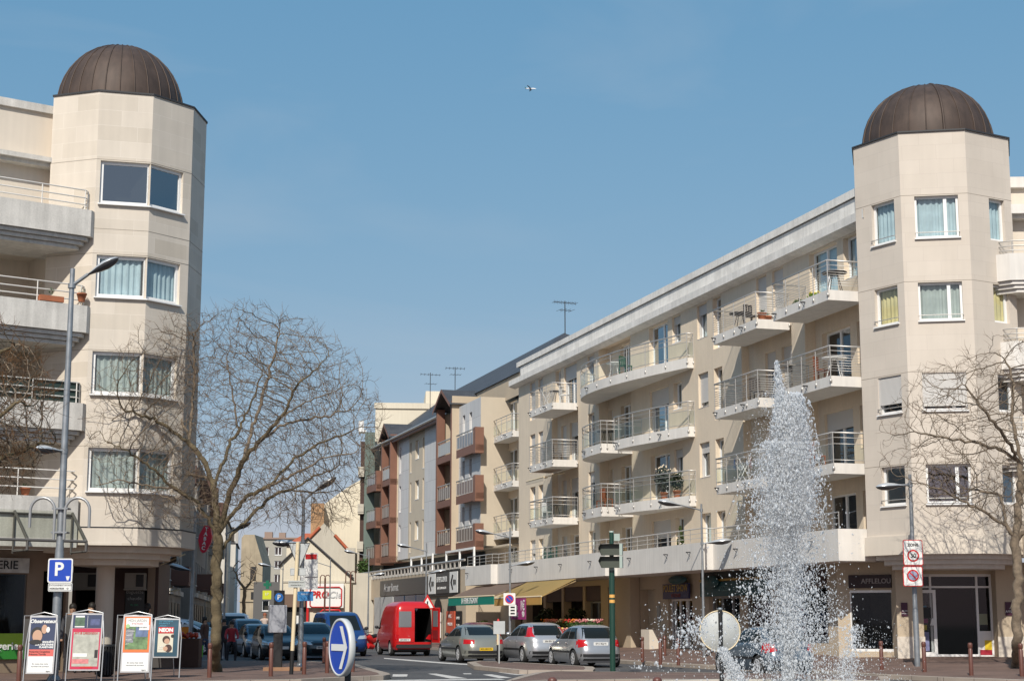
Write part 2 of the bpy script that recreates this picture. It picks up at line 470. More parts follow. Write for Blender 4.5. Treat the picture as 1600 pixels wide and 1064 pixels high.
def balcony(parent, T, outline, z, slab_h=.34, kind='bars', inset=.06, spouts=(), base=.0, mat=None, rh=.98, close=(), posts_step=1.0):
    """outline in plan (x, y) from wall to wall; z = floor level; y negative is outwards"""
    mb = MB(); mb.prism(outline, z - slab_h, z, 0, T)
    b = mb.build('balcony', mat or CONC, parent, Matrix.Identity(4))
    # rail follows the outline just outside
    rail = MB(); pl = [Vector((p[0], p[1], 0)) for p in outline]
    top = z + rh
    def line(h, r, n=6): rail.tube([p + Vector((0, 0, h)) for p in pl], r, n, 0, T)
    line(top, .028, 8); line(top - .16, .012)
    P = pathpts(pl, posts_step)
    for p in P[0:]:
        rail.tube([p + Vector((0, 0, z - slab_h * .55)), p + Vector((0, 0, top))], .019, 6, 0, T)
        if slab_h > .2:
            rail.ball((p.x, p.y, z - slab_h * .5), .05, 0, T, 4, 1.6)
    if kind == 'bars':
        h = top - .30
        while h > z + .1: line(h, .009, 5); h -= .085
    else:
        line(top - .36, .012); line(z + .1, .014)
    r = rail.build('railing', ALU, b, Matrix.Identity(4))
    if kind == 'glass':
        g = MB()
        for i in range(len(pl) - 1):
            a, c = pl[i], pl[i + 1]
            if (c - a).length < .05: continue
            g.add([(a.x, a.y, z + .1), (c.x, c.y, z + .1), (c.x, c.y, top - .36), (a.x, a.y, top - .36)], [(0, 1, 2, 3)], 0, T)
        g.build('glass_panel', BGLASS, b, Matrix.Identity(4))
    for (x, y, ang) in spouts:
        s = spout(b, T @ TR(x, y, z - slab_h * .35) @ RZ(ang), 0, 0)
    return b

# ------------------------------------------------------------------ RIGHT BUILDING
D1 = Vector((-.2845, .9587, 0)).normalized()
P1 = Vector((11.44, 53.0, 0))
F1 = FR(P1, -D1)          # local: x = -s, y = -offset
B2 = thing('apartment_building', 'long beige block with curved balconies and a dark-domed stone tower, shops below', 'building', TR(11.44, 53, 0))
Lg = WM[B2]
def wb(name, mb, mats, parent=None):       # world-space mesh under B2
    return mb.build(name, mats, parent or B2, Matrix.Identity(4))
FZ = [3.72, 6.55, 9.37, 12.20]
doors = [(1.4, 3.45, (.5,)), (5.55, 6.46, ()), (6.95, 7.85, ()), (11.13, 11.95, ()), (16.76, 18.95, (.6,)), (28.88, 30.9, (.5,)), (31.43, 32.28, ()), (34.47, 35.27, ()), (35.84, 36.78, ())]
wins = [(-.2, .94, .65), (12.54, 13.55, .68), (15.32, 16.25, .95), (26.3, 27.22, .35)]
REC = {0: [], 1: [], 2: [], 3: []}
for k in range(4):
    REC[k] = [(21.3, 25.6, .45)] + ([(-.45, 3.95, .4), (5.0, 9.3, .3), (28.7, 32.95, .3)] if k < 3 else [])
wl = MB()
def inrec(k, a, b):
    for r in REC[k]:
        if a >= r[0] - .01 and b <= r[1] + .01: return r
    return None
rw = random.Random(3)
shut_of = {(0, 1): 1., (0, 2): 1., (3, 1): 1., (3, 2): 1., (2, 1): .35, (2, 2): .3, (1, 0): .3, (2, 6): 1., (3, 7): 1, (3, 8): 1, (2, 7): .9, (2, 8): .9}
for k in range(4):
    z0 = FZ[k]; z1 = FZ[k + 1] if k < 3 else 14.42
    ops = []; inner = {}
    for i, (a, b, sp) in enumerate(doors):
        o = (-b, -a, z0 + .02, z0 + 2.07); r = inrec(k, a, b)
        if r: inner.setdefault(r, []).append(o)
        else: ops.append(o)
        y = .28 + (r[2] if r else 0)
        sh = shut_of.get((k, i), rw.choice([0, 0, 0, .35]))
        window(B2, F1 @ TR(-b, y - .06, z0 + .02), b - a, 2.05, sp, curtain=rw.choice([CURT, None, None]) if sh < 1 else None, shutter=sh, sill=False, name='balcony_door', glass=GLASSR if rw.random() < .5 else GLASS)
    for i, (a, b, sl) in enumerate(wins):
        if i == 3: sl = .35
        o = (-b, -a, z0 + sl, z0 + 2.07); r = inrec(k, a, b)
        if r: inner.setdefault(r, []).append(o)
        else: ops.append(o)
        y = .28 + (r[2] if r else 0)
        sh = {(2, 1): .85, (1, 0): .9, (2, 0): .7, (3, 3): .2, (0, 1): .0}.get((k, i), rw.choice([0, 0, .3]))
        window(B2, F1 @ TR(-b, y - .06, z0 + sl), b - a, 2.07 - sl, (), curtain=rw.choice([CURT, CURT, None]), shutter=sh, sill=True)
    for r in REC[k]:
        inner.setdefault(r, [])
    for r, oo in inner.items():
        a, b, d = r
        if r == (21.3, 25.6, .45):
            oo = oo + [(-23.85, -22.55, z0 + .02, z0 + 2.07), (-25.5, -24.95, z0 + .02, z0 + 2.07)]
            window(B2, F1 @ TR(-23.85, .2 + d, z0 + .02), 1.3, 2.05, (.5,), sill=False, name='balcony_door', glass=GLASSR)
            window(B2, F1 @ TR(-25.5, .2 + d, z0 + .02), .55, 2.05, (), sill=False, name='balcony_door', curtain=CURT)
        zt = z1 - .18 if k < 3 else z1
        ops.append((-b, -a, z0, zt))
        wall_grid(wl, -b, -a, z0, zt, oo, d, .22, 0, F1, 1)
        ops_r = ops.pop()
        # the recess itself: sides, head and floor
        wl.quad((-b, 0, z0), (-b, 0, zt), (-b, d, zt), (-b, d, z0), 0, F1); wl.quad((-a, 0, z0), (-a, d, z0), (-a, d, zt), (-a, 0, zt), 0, F1)
        wl.quad((-b, 0, zt), (-a, 0, zt), (-a, d, zt), (-b, d, zt), 0, F1)
        ops.append(('hole',) + ops_r)
    real = [o for o in ops if o[0] != 'hole']; holes = [o[1:] for o in ops if o[0] == 'hole']
    # split the storey at the recesses
    cuts = sorted([(h[0], h[1]) for h in holes])
    x = -38.9
    segs = []
    for h0, h1 in cuts:
        segs.append((x, h0)); x = h1
        zt = [h for h in holes if h[0] == h0][0][3]
        if zt < z1 - .01: wall_grid(wl, h0, h1, zt, z1, [], 0, 0, 0, F1)
    segs.append((x, .8))
    for a, b in segs:
        if b - a > .02: wall_grid(wl, a, b, z0, z1, [o for o in real if o[0] >= a - .01 and o[1] <= b + .01], 0, .22, 0, F1, 1)
# far end return and the set-back wing behind it
wl.quad((-38.9, 0, 3.7), (-38.9, 0, 14.42), (-38.9, 3.2, 14.42), (-38.9, 3.2, 3.7), 0, F1)
wl.quad((-38.9, 3.2, 3.7), (-38.9, 3.2, 14.42), (-38.9, 12, 14.42), (-38.9, 12, 3.7), 0, F1)
wall_grid(wl, -50., -38.9, 3.7, 14.2, [(-41.6, -40.2, z + .02, z + 2.07) for z in FZ] + [(-45.5, -43.2, z + .02, z + 2.07) for z in FZ], 1.2, .2, 0, F1, 1)
for z in FZ:
    window(B2, F1 @ TR(-41.6, 1.35, z + .02), 1.4, 2.05, (.5,), sill=False, name='balcony_door')
    window(B2, F1 @ TR(-45.5, 1.35, z + .02), 2.3, 2.05, (.5,), sill=False, name='balcony_door')
wb('wall', wl, [RENDER1, DARK2])
# cornice and attic parapet
at_ = MB()
at_.add([(-39.6, -.38, 14.47), (1.2, -.38, 14.47), (1.2, -.38, 14.76), (-39.6, -.38, 14.76), (-39.6, 0.1, 14.76), (1.2, .1, 14.76), (-39.6, .0, 14.34), (1.2, .0, 14.34), (-39.6, -.25, 14.40), (1.2, -.25, 14.40)],
        [(0, 1, 2, 3), (3, 2, 5, 4), (8, 9, 1, 0), (6, 7, 9, 8), (0, 3, 4, 6, 8)], 0, F1)
wb('cornice', at_, [CONC2])
pa = MB()
pa.box(-38.9, 1.5, .10, .35, 14.76, 15.50, 0, F1); pa.box(-39.4, 1.5, 0.02, .45, 15.53, 15.80, 0, F1); pa.box(-39.2, 1.5, .07, .40, 15.50, 15.53, 1, F1)
pa.box(-38.9, 1.5, .45, 10, 14.9, 15.1, 0, F1)
pa.box(-38.9, -38.6, .46, 10, 15.1, 15.5, 0, F1)
wb('parapet', pa, [CONC2, LEAD])
# balconies of the street front
SQ = math.pi / 2
for k in (1, 2, 3):
    kd = 'bars' if k > 1 else 'glass'
    balcony(B2, F1, [(.35, 0), (.35, -1.3), (-3.75, -1.3), (-3.75, 0)], FZ[k], kind=kd, spouts=[(-1.3, -1.3, 0), (-3.5, -1.3, 0)], posts_step=1.05)
    balcony(B2, F1, [(-5.14, 0), (-5.14, -1.3), (-8.95, -1.3), (-8.95, 0)], FZ[k], kind=kd, spouts=[(-6.3, -1.3, 0), (-8.75, -1.3, 0)], posts_step=1.05)
    balcony(B2, F1, [(-28.85, 0), (-28.85, -1.3), (-32.6, -1.3), (-32.6, 0)], FZ[k], kind=kd, spouts=[(-29.9, -1.3, 0), (-32.4, -1.3, 0)], posts_step=1.05)
    if k == 3:
        o = [(-14.0, 0), (-14.0, -.28), (-16.3, -.85), (-18.8, -1.35), (-21.2, -1.6), (-23.3, -1.55), (-24.8, -1.2), (-25.8, -.6), (-26.1, 0)]
        o = [o[0]] + [(p.x, p.y) for p in smooth_arc([Vector((a, b, 0)) for a, b in o[1:]], 4)]
        balcony(B2, F1, o, FZ[k], slab_h=.42, kind='glass', spouts=[(-22.6, -1.6, 0)], posts_step=1.5, rh=1.02)
    else:
        o = smooth_arc([Vector((a, b, 0)) for a, b in [(-14.0, -.28), (-16.3, -.8), (-18.2, -1.15), (-20.0, -1.3)]], 3)
        balcony(B2, F1, [(-14.0, 0)] + [(p.x, p.y) for p in o] + [(-20.0, 0)], FZ[k], slab_h=.42, kind='glass', spouts=[(-15.9, -.72, 0), (-19.6, -1.3, 0)], posts_step=1.4, rh=1.02)
        o = smooth_arc([Vector((a, b, 0)) for a, b in [(-22.6, -1.5), (-24.1, -1.35), (-25.3, -.85), (-26.1, 0)]], 4)
        balcony(B2, F1, [(-21.2, 0), (-21.2, -1.5)] + [(p.x, p.y) for p in o], FZ[k], slab_h=.42, kind='glass', spouts=[(-23.5, -1.45, 0)], posts_step=1.2, rh=1.02)
    balcony(B2, F1, [(-41.2, 1.2), (-41.2, .3), (-46.6, .3), (-46.6, 1.2)], FZ[k], kind='glass', posts_step=1.05, spouts=[(-42.5, .3, 0)])
# terrace band over the shops
band = [(.49, 0.4), (.49, -1.3), (-9.4, -1.3), (-9.4, -1.8), (-18.43, -1.8), (-18.43, -2.35), (-34.99, -2.35), (-34.99, -2.7), (-40.16, -2.7), (-40.16, 2.5)]
bn = MB()
inner = [(.25, 0.4), (.25, -1.08), (-9.62, -1.08), (-9.62, -1.58), (-18.65, -1.58), (-18.65, -2.13), (-35.2, -2.13), (-35.2, -2.48), (-39.9, -2.48), (-39.9, 2.5)]
for i in range(len(band) - 1):
    a, b, c, d = band[i], band[i + 1], inner[i + 1], inner[i]
    bn.add([(*a, 3.44), (*b, 3.44), (*b, 4.45), (*a, 4.45), (*d, 4.45), (*c, 4.45), (*d, 3.7), (*c, 3.7)], [(1, 0, 3, 2), (2, 3, 4, 5), (4, 6, 7, 5)], 0, F1)
bn.add([(*p, 3.44) for p in band], [tuple(range(len(band)))], 0, F1)
bn.add([(*p, 3.72) for p in inner], [tuple(range(len(band)))[::-1]], 0, F1)
bd = wb('terrace_wall', bn, [CONC])
tr = MB(); pl = [Vector((a, b, 0)) for a, b in [((p[0] + q[0]) / 2, (p[1] + q[1]) / 2) for p, q in zip(band, inner)]]
for h, r in ((4.98, .024), (4.80, .012), (4.63, .012)): tr.tube([p + Vector((0, 0, h)) for p in pl[1:-1]], r, 6, 0, F1)
for p in pathpts(pl[1:-1], 1.15): tr.tube([p + Vector((0, 0, 4.4)), p + Vector((0, 0, 4.98))], .016, 6, 0, F1)
wb('terrace_railing', tr, [ALU], bd)
for s in (1.3, 4.2, 7.2, 10.4, 12.7, 16.8): spout(bd, F1 @ TR(-s, -1.3 if s < 9.4 else -1.8, 4.12), 0, 0)
for s in (20.2, 24.3, 28., 32.3, 39.5): spout(bd, F1 @ TR(-s, -2.35 if s < 34.9 else -2.7, 4.1), 0, 0)
# ---- octagonal tower
TC = Vector((13.33, 50, 0)) + Vector((.17, .985, 0)) * 2.45
V7 = Vector((14.34, 50.0, 0)); V6 = Vector((12.31, 50.35, 0)); V5 = Vector((11.24, 52.08, 0)); V8 = Vector((16.01, 50.98, 0)); V4 = Vector((11.70, 54.06, 0))
def polyfacet(mb, a, b, z0, z1, ops, mi=0, dark=1, depth=.2):
    T = FR(a, b - a); wall_grid(mb, 0, (b - a).length, z0, z1, ops, 0, depth, mi, T, dark, .7); return T
TZ = 16.88
tw = MB()
fl = [5.10, 7.97, 10.79, 13.43]      # window bottoms
fh = [1.22, 1.18, 1.22, 1.36]
def wr(a, b): return [(a, b, z, z + h) for z, h in zip(fl, fh)]
Lf = (V6 - V5).length; Ff = (V7 - V6).length; Rf = (V8 - V7).length
def joints(parent, name, segs, zs, mat):
    pts = [segs[0][0]] + [b for a, b in segs]
    for z in zs:
        j = MB(); j.tube([(p.x, p.y, z) for p in pts], .009, 4); j.build(name, mat, parent, Matrix.Identity(4))
T56 = polyfacet(tw, V5, V6, 4.16, TZ, wr(.72, 1.74))
T67 = polyfacet(tw, V6, V7, 4.16, TZ, wr(.42, 1.76))
T78 = polyfacet(tw, V7, V8, 4.16, TZ, wr(.92, 1.6))
polyfacet(tw, V4, V5, 4.16, TZ, [])
cen = (V4 + V8) / 2 + Vector((1.4, 1.5, 0))
back = [V8 + Vector((.6, 2.0, 0)), V4 + Vector((1.6, 2.2, 0)), ]
polyfacet(tw, V8, back[0], 4.16, TZ, []); polyfacet(tw, back[0], back[1], 4.16, TZ, []); polyfacet(tw, back[1], V4, 4.16, TZ, [])
oct_ = [V4, V5, V6, V7, V8, back[0], back[1]]
tw.add([(*p.xy, TZ) for p in oct_], [tuple(range(7))])
def scaled(ps, c, k): return [c + (p - c) * k for p in ps]
OC = Vector((13.9, 52.75, 0))
wb('tower_wall', tw, [STONE2, DARK2])
JOINT = M('cladding_joint', (.34, .30, .25), .9)
joints(B2, 'cladding_joint', [(V5, V6), (V6, V7), (V7, V8)], [z + h + .04 for z, h in zip(fl, fh)], JOINT)
lb = MB(); lb.prism([(p.x, p.y) for p in scaled(oct_, OC, 1.035)], 3.58, 4.16, 0)
for i, (k, z) in enumerate(((.90, 3.44), (.80, 3.3), (.70, 3.16))): lb.prism([(p.x, p.y) for p in scaled(oct_, OC, k)], z, z + .14, 1)
wb('tower_base_band', lb, [RENDERW, CONC])
fla = MB(); fla.prism([(p.x, p.y) for p in scaled(oct_, OC, 1.02)], TZ, TZ + .05, 0); wb('roof_edge', fla, [LEAD])
crt = {0: (None, 0), 1: (None, .75), 2: (CURTY, 0), 3: (CURT, 0)}
for k in range(4):
    c, sh = crt[k]
    g = GLASSR if k == 0 else GLASS
    window(B2, T56 @ TR(.72, .15, fl[k]), 1.02, fh[k], (), curtain=c, shutter=sh, sill=True, rail=True, glass=g)
    window(B2, T67 @ TR(.42, .15, fl[k]), 1.34, fh[k], (.7,), curtain={0: None, 1: None, 2: CURT2, 3: CURT}[k], shutter={1: .88}.get(k, 0), sill=True, rail=True, glass=g)
    window(B2, T78 @ TR(.92, .15, fl[k]), .68, fh[k], (), curtain=[None, None, CURTY, CURT][k], sill=False, glass=g)
def dome(name, parent, c, r, zb, hz, nrib, wide=1.0, mat=None, ribs_big=()):
    d = MB(); n = 10
    prof = []
    for i in range(n + 1):
        t = i / n * math.pi / 2
        prof.append((r * math.cos(t) ** .92 if i < n else 0.0001, hz * math.sin(t)))
    d.lathe([(r * 1.0, -.05)] + prof, nrib, 0, TR(c.x, c.y, zb), True)
    o = d.build(name, mat or COPPER, parent, Matrix.Identity(4))
    for j in range(nrib):
        a = 2 * math.pi * j / nrib
        s = MB(); big = j in ribs_big
        s.tube([(c.x + q * math.cos(a) * 1.004, c.y + q * math.sin(a) * 1.004, zb + z) for q, z in prof[:-1]] , .045 if big else .022, 5)
        s.build('seam', mat or COPPER, o, Matrix.Identity(4))
    return o
dome('dome', B2, Vector((13.75, 52.3, 0)), 2.12, TZ + .05, 2.1, 24, ribs_big=range(0, 24, 6))
# right-hand front beyond the tower
RD = Vector((1, -.06, 0)).normalized()
T2 = FR(V8 + Vector((-.2, .55, 0)), RD)
rf = MB()
zz = [3.72, 6.55, 9.37, 12.2]
wall_grid(rf, 0, 7, 4.16, 14.3, [(1.5, 3.3, z + .02, z + 2.07) for z in zz], 0, .25, 0, T2, 1)
rf.quad((0, 0.3, 14.3), (7, .3, 14.3), (7, .3, 15.6), (0, .3, 15.6), 0, T2)
wb('side_wall', rf, [RENDERW, DARK2])
rc = MB(); rc.box(-.1, 7, -.55, .3, 14.42, 14.72, 0, T2); rc.box(-.1, 7, -.35, 0, 14.3, 14.42, 0, T2); rc.box(0, 7, .12, .5, 15.45, 15.8, 0, T2); wb('side_cornice', rc, [CONC])
for k, z in enumerate(zz):
    window(B2, T2 @ TR(1.5, .2, z + .02), 1.8, 2.05, (.5,), sill=False, name='balcony_door', curtain=[None, CURT, CURTY, CURT][k])
def parapet_balcony(parent, T, outline, z, ph, mats, steps=3, rail_h=.55, railmat=None, sp=1.5, dark_panel=False, c=None):
    """masonry balcony: z = top of the stepped underside"""
    m = MB(); cx = c or (sum(p[0] for p in outline) / len(outline), max(p[1] for p in outline))
    m.prism(outline, z, z + .16, 0, T)
    n = len(outline)
    inn = [(cx[0] + (p[0] - cx[0]) * .93, cx[1] + (p[1] - cx[1]) * .88) for p in outline]
    for i in range(n - 1):
        a, b, e, d = outline[i], outline[i + 1], inn[i + 1], inn[i]
        m.add([(*a, z + .16), (*b, z + .16), (*b, z + ph), (*a, z + ph), (*d, z + ph), (*e, z + ph), (*d, z + .16), (*e, z + .16)], [(0, 1, 2, 3), (3, 2, 5, 4), (4, 5, 7, 6)], 0, T)
    for j in range(steps):
        k = .955 - .045 * j
        o2 = [(cx[0] + (p[0] - cx[0]) * (1 - (1 - k) * .5), cx[1] + (p[1] - cx[1]) * k) for p in outline]
        m.prism(o2, z - .12 * (j + 1), z - .12 * j - .015, 1, T)
    b = m.build('balcony', mats, parent, Matrix.Identity(4))
    r = MB(); mid = [Vector(((p[0] + q[0]) / 2, (p[1] + q[1]) / 2, 0)) for p, q in zip(outline, inn)]
    for h in (z + ph + rail_h, z + ph + rail_h * .62, z + ph + rail_h * .28): r.tube([p + Vector((0, 0, h)) for p in mid], .02, 6, 0, T)
    for p in pathpts(mid, sp): r.tube([p + Vector((0, 0, z + ph - .05)), p + Vector((0, 0, z + ph + rail_h))], .018, 6, 0, T)
    r.build('railing', railmat or ALU, b, Matrix.Identity(4))
    if dark_panel:
        g = MB()
        for i in range(len(mid) - 1):
            a, e = mid[i], mid[i + 1]
            g.add([(a.x, a.y + .04, z + ph), (e.x, e.y + .04, z + ph), (e.x, e.y + .04, z + ph + rail_h), (a.x, a.y + .04, z + ph + rail_h)], [(0, 1, 2, 3)], 0, T)
        g.build('privacy_screen', M('dark_green_screen', (.02, .04, .035), .7), b, Matrix.Identity(4))
    return b
for z in (12.1, 9.3, 6.5):
    parapet_balcony(B2, T2, [(-.62, 0.1), (-.78, -.75), (-.1, -1.25), (7, -1.25), (7, .1)], z, .86, [CONC, CONC], rail_h=.42, c=(3.5, 0.1))
sgf = MB(); wall_grid(sgf, 1.4, 7, .1, 3.5, [(2.2, 6.4, .6, 2.7)], .1, .2, 0, T2, 1, 1.5); sgf.quad((7, .1, .1), (7, 9, .1), (7, 9, 15.5), (7, .1, 15.5), 0, T2)
wb('ground_floor_wall', sgf, [TAN, DARK2]); lowt = MB(); lowt.box(-.05, 7, -1.3, -.6, 3.5, 4.6, 0, T2); lowt.box(-.05, 7, -.6, 0, 3.5, 3.75, 0, T2); wb('terrace_wall', lowt, [RENDERW])
# ------------------------------------------------------------------ shops under the right building
TEAL = M('dark_teal_fascia', (.012, .075, .085), .5, var=.15, vs=2)
NAVY = M('navy_fascia', (.02, .025, .10), .5)
MAROON = M('dark_plum_sign', (.055, .008, .03), .5)
DBROWN = M('dark_brown_fascia', (.06, .028, .02), .6, var=.15, vs=3)
GOLD = M('gold_lettering', (.42, .27, .06), .5)
WLET = M('white_lettering', (.78, .78, .78), .5)
SHOPIN = M('shop_interior', (.07, .055, .04), .9, var=.5, vs=2.5)
GZ = .47
gw = MB()
# (s0, s1, z0, z1) holes in the ground floor wall
holes = [(2.55, 6.9, GZ + .35, 2.75), (7.25, 9.6, GZ + .1, 2.55), (10.0, 12.9, GZ + .5, 2.5), (14.6, 17.2, GZ + .02, 2.45), (18.7, 20.4, GZ + .02, 2.9), (22.75, 24.6, GZ + .02, 3.1), (25.6, 37.5, GZ + .02, 3.2), (38.2, 39.6, 1.1, 2.4)]
wall_grid(gw, -42.5, -1.75, .1, 3.44, [(-b, -a, c, d) for a, b, c, d in holes], 0, .35, 0, F1, 1, 2.2)
gw.quad((-42.5, 0, .1), (-42.5, 0, 3.44), (-42.5, 3, 3.44), (-42.5, 3, .1), 0, F1)
wb('ground_floor_wall', gw, [TAN, SHOPIN])
def pier(boxes, T):
    p_ = MB()
    for b in boxes: p_.box(*b, 0, T)
    return wb('pier', p_, [TAN])
pier([(-22.7, -20.5, -.45, -.02, .1, 3.44)], F1); pier([(-2.5, -1.75, -.2, -.02, .1, 3.43)], F1)
pp = MB(); pp.box(-18.45, -17.5, -.75, -.02, .1, 1.2, 1, F1)
wb('low_wall', pp, [TAN, RENDERW])
def shopfront(parent, T, w, h, posts, frm=WHITEP, glass=SHOPG, transom=None, name='shop_window'):
    f = MB()
    for x in posts: f.box(x - .035, x + .035, -.04, .04, 0, h)
    f.box(0, w, -.035, .035, 0, .08); f.box(0, w, -.035, .035, h - .08, h)
    if transom: f.box(0, w, -.03, .03, transom - .03, transom + .03)
    o = f.build(name, frm, parent, T)
    g = MB(); g.quad((0, 0.01, 0), (w, .01, 0), (w, .01, h), (0, .01, h)); g.build('pane', glass, o, T)
    return o
GREYF = M('grey_window_frame', (.30, .31, .31), .5)
shopfront(B2, F1 @ TR(-6.9, .2, GZ + .35), 4.35, 2.28 - .35, (0, 1.4, 2.9, 4.35), GREYF)
shopfront(B2, F1 @ TR(-9.6, .2, GZ + .1), 2.35, 1.98, (0, 1.15, 2.35), GREYF)
shopfront(B2, F1 @ TR(-12.9, .2, GZ + .5), 2.9, 1.53, (0, .9, 1.9, 2.9), GREYF)
o = shopfront(B2, F1 @ TR(-17.2, .2, GZ + .02), 2.6, 1.96, (0, .35, .9, 1.6, 1.75, 2.6), WHITEP)
shopfront(B2, F1 @ TR(-24.6, .25, GZ + .02), 1.85, 2.6, (0, .9, 1.85), DBROWN, transom=2.0)
dd = MB(); dd.box(-20.4, -18.7, .34, .36, GZ, 2.9, 0, F1); dd.box(-19.9, -19.25, .31, .335, GZ + .1, 1.3, 0, F1); wb('service_door', dd, [BEIGED])
def fascia(parent, T, w, h, mat, s=None, size=.3, lm=None, d=.08, bold=.004, sx=1., name='shop_sign', x=None, z=None):
    f = MB(); f.box(0, w, -d, 0, 0, h); o = f.build(name, mat, parent, T)
    if s: text(s, size, T @ TR(w / 2 if x is None else x, -d - .012, h / 2 if z is None else z), lm or WLET, o, bold=bold, sx=sx)
    return o
o = fascia(B2, F1 @ TR(-17.3, -.12, 2.45), 2.8, .62, NAVY, 'POULET SHOW', .40, GOLD, x=1.4, z=.42, sx=.95)
text('RÔTISSERIE', .2, F1 @ TR(-15.8, -.215, 2.58), M('dim_red_lettering', (.20, .02, .03), .5), o)
fascia(B2, F1 @ TR(-13.3, -.12, 2.5), 6.0, .55, TEAL, 'PIZZERIA  -  PÂTES', .26, M('dull_teal_lettering', (.10, .2, .2), .5))
f2 = MB(); f2.box(-13.4, -7.2, -.2, -.02, 3.08, 3.16, 0, F1); wb('lamp_strip', f2, [GOLD])
fascia(B2, F1 @ TR(-13.3, -.10, 3.17), 8.0, .26, M('black_fascia', (.02, .03, .03), .6))
ov = MB(); ov.lathe([(.0001, -.02), (.5, -.02), (.5, .02), (.0001, .02)], 28, 0, F1 @ TR(-12.0, -.3, 3.05) @ Matrix.Diagonal((1.5, 1, .5, 1)) @ RX(SQ)); wb('oval_sign', ov, [TEAL])
ov = MB(); ov.lathe([(.0001, -.02), (.5, -.02), (.5, .02), (.0001, .02)], 28, 0, F1 @ TR(-15.4, -.3, 3.22) @ Matrix.Diagonal((1.9, 1, .36, 1)) @ RX(SQ)); wb('oval_sign', ov, [TEAL])
fascia(B2, F1 @ TR(-6.9, -.12, 2.76), 4.3, .55, DBROWN, None)
ib = MB(); ib.box(-18.35, -18.05, -.06, 0, 1.55, 2.2, 0, F1); wb('intercom_panel', ib, [GREYF])
# flower shop interior piers
fp = MB()
for s in (28.3, 31.6, 34.6): fp.box(-s - .18, -s + .18, .1, .5, GZ, 3.2, 0, F1)
fp.box(-37.5, -25.6, .15, .3, 2.5, 3.2, 1, F1)
wb('shop_pier', fp, [TAN, DBROWN])
shopfront(B2, F1 @ TR(-28.1, .4, GZ), 2.4, 2.0, (0, 1.2, 2.4), GREYF)
# ---- shop at the foot of the tower
A0 = Vector((10.55, 55.35, 0)); A1 = Vector((12.05, 53.0, 0)); A2 = Vector((12.55, 52.2, 0))
g0 = gp(1322, 1026, .44); g1 = gp(1389, 1026, .44)
TA = FR((10.95, 54.1, 0), Vector((12.35, 53.15, 0)) - Vector((10.95, 54.1, 0)))
aw = MB(); wall_grid(aw, -.35, 1.75, .1, 3.5, [(.08, 1.55, .6, 2.55)], 0, .12, 0, TA, 1, 1.6)
wb('ground_floor_wall', aw, [TAN, SHOPIN])
shopfront(B2, TA @ TR(.08, .06, .6), 1.47, 1.95, (0, 1.47), WHITEP)
fascia(B2, TA @ TR(.1, -.02, 2.62), 1.45, .42, M('very_dark_fascia', (.03, .012, .012), .5), 'AFFLELOU', .22, M('grey_lettering', (.28, .25, .24), .5), x=.95)
# piers either side of the glass door
TD = FR((12.42, 52.6, 0), Vector((1, -.02, 0)))
for x0, x1 in ((-.22, .62), (2.95, 3.95)):
    pier([(x0, x1, 0, .8, .1, 3.4)], TD); pr = MB(); pr.box(x0 - .02, x1 + .02, -.03, -.002, .1, 1.08, 0, TD); wb('plinth', pr, [RENDERW])
pr = MB(); pr.box(.62, 2.95, .4, .8, 3.05, 3.4, 0, TD); wb('lintel', pr, [TAN])
ro = MB(); ro.box(.62, 2.95, .75, 4, .40, .44, 0, TD); ro.quad((.62, 3, .4), (2.95, 3, .4), (2.95, 3, 3.1), (.62, 3, 3.1), 0, TD); ro.quad((.62, .7, .4), (.62, 3, .4), (.62, 3, 3.1), (.62, .7, 3.1), 0, TD); ro.quad((2.95, .7, .4), (2.95, 3, .4), (2.95, 3, 3.1), (2.95, .7, 3.1), 0, TD)
ro.quad((.62, .7, 3.06), (2.95, .7, 3.06), (2.95, 3, 3.06), (.62, 3, 3.06), 0, TD)
wb('shop_room', ro, [DARK])
sf = shopfront(B2, TD @ TR(.62, .6, .44), 2.33, 2.61, (0.03, .38, 1.86, 2.3), WHITEP, transom=2.2)
dl = MB(); dl.box(0, .08, -.03, .03, 0, 2.1); dl.box(.62, .72, -.03, .03, 0, 2.1); dl.box(.08, .62, -.03, .03, 0, .14); dl.box(.08, .62, -.03, .03, 2.0, 2.1)
dT = TD @ TR(.42, .5, .45)
dr = dl.build('glass_door', WHITEP, B2, dT)
pn = MB(); pn.quad((.08, 0, .14), (.62, 0, .14), (.62, 0, 2.0), (.08, 0, 2.0)); pn.build('pane', SHOPG, dr, dT)
nt = MB(); nt.box(.15, .55, -.02, -.012, 1.2, 1.55); nn = nt.build('opening_hours_sign', BLACK, dr, dT)
hn = MB(); hn.add([(.5, -.05, .98), (.72, -.05, .98), (.66, -.05, 1.2), (.56, -.05, 1.2), (.5, -.02, .98), (.72, -.02, .98), (.66, -.02, 1.2), (.56, -.02, 1.2)], [(0, 1, 2, 3), (4, 7, 6, 5), (0, 4, 5, 1), (2, 6, 7, 3), (1, 5, 6, 2), (0, 3, 7, 4)]); hn.build('door_handle', SIGNW, dr, dT)
def plaque(parent, T, w, h, mat, name, d=.03):
    p = MB(); p.box(0, w, -d, 0, 0, h); return p.build(name, mat, parent, T)
q = plaque(B2, TD @ TR(-.08, -.012, 1.72), .2, .42, MAROON, 'wall_sign')
text('ALAIN', .06, TD @ TR(.03, -.05, 1.88), WLET, q); text('AFFLELOU', .045, TD @ TR(.02, -.05, 1.80), WLET, q)
q = plaque(B2, TD @ TR(3.2, -.012, 1.74), .46, .42, MAROON, 'wall_sign')
text('ALAIN', .10, TD @ TR(3.47, -.05, 1.97), WLET, q); text('AFFLELOU', .10, TD @ TR(3.43, -.05, 1.86), WLET, q)
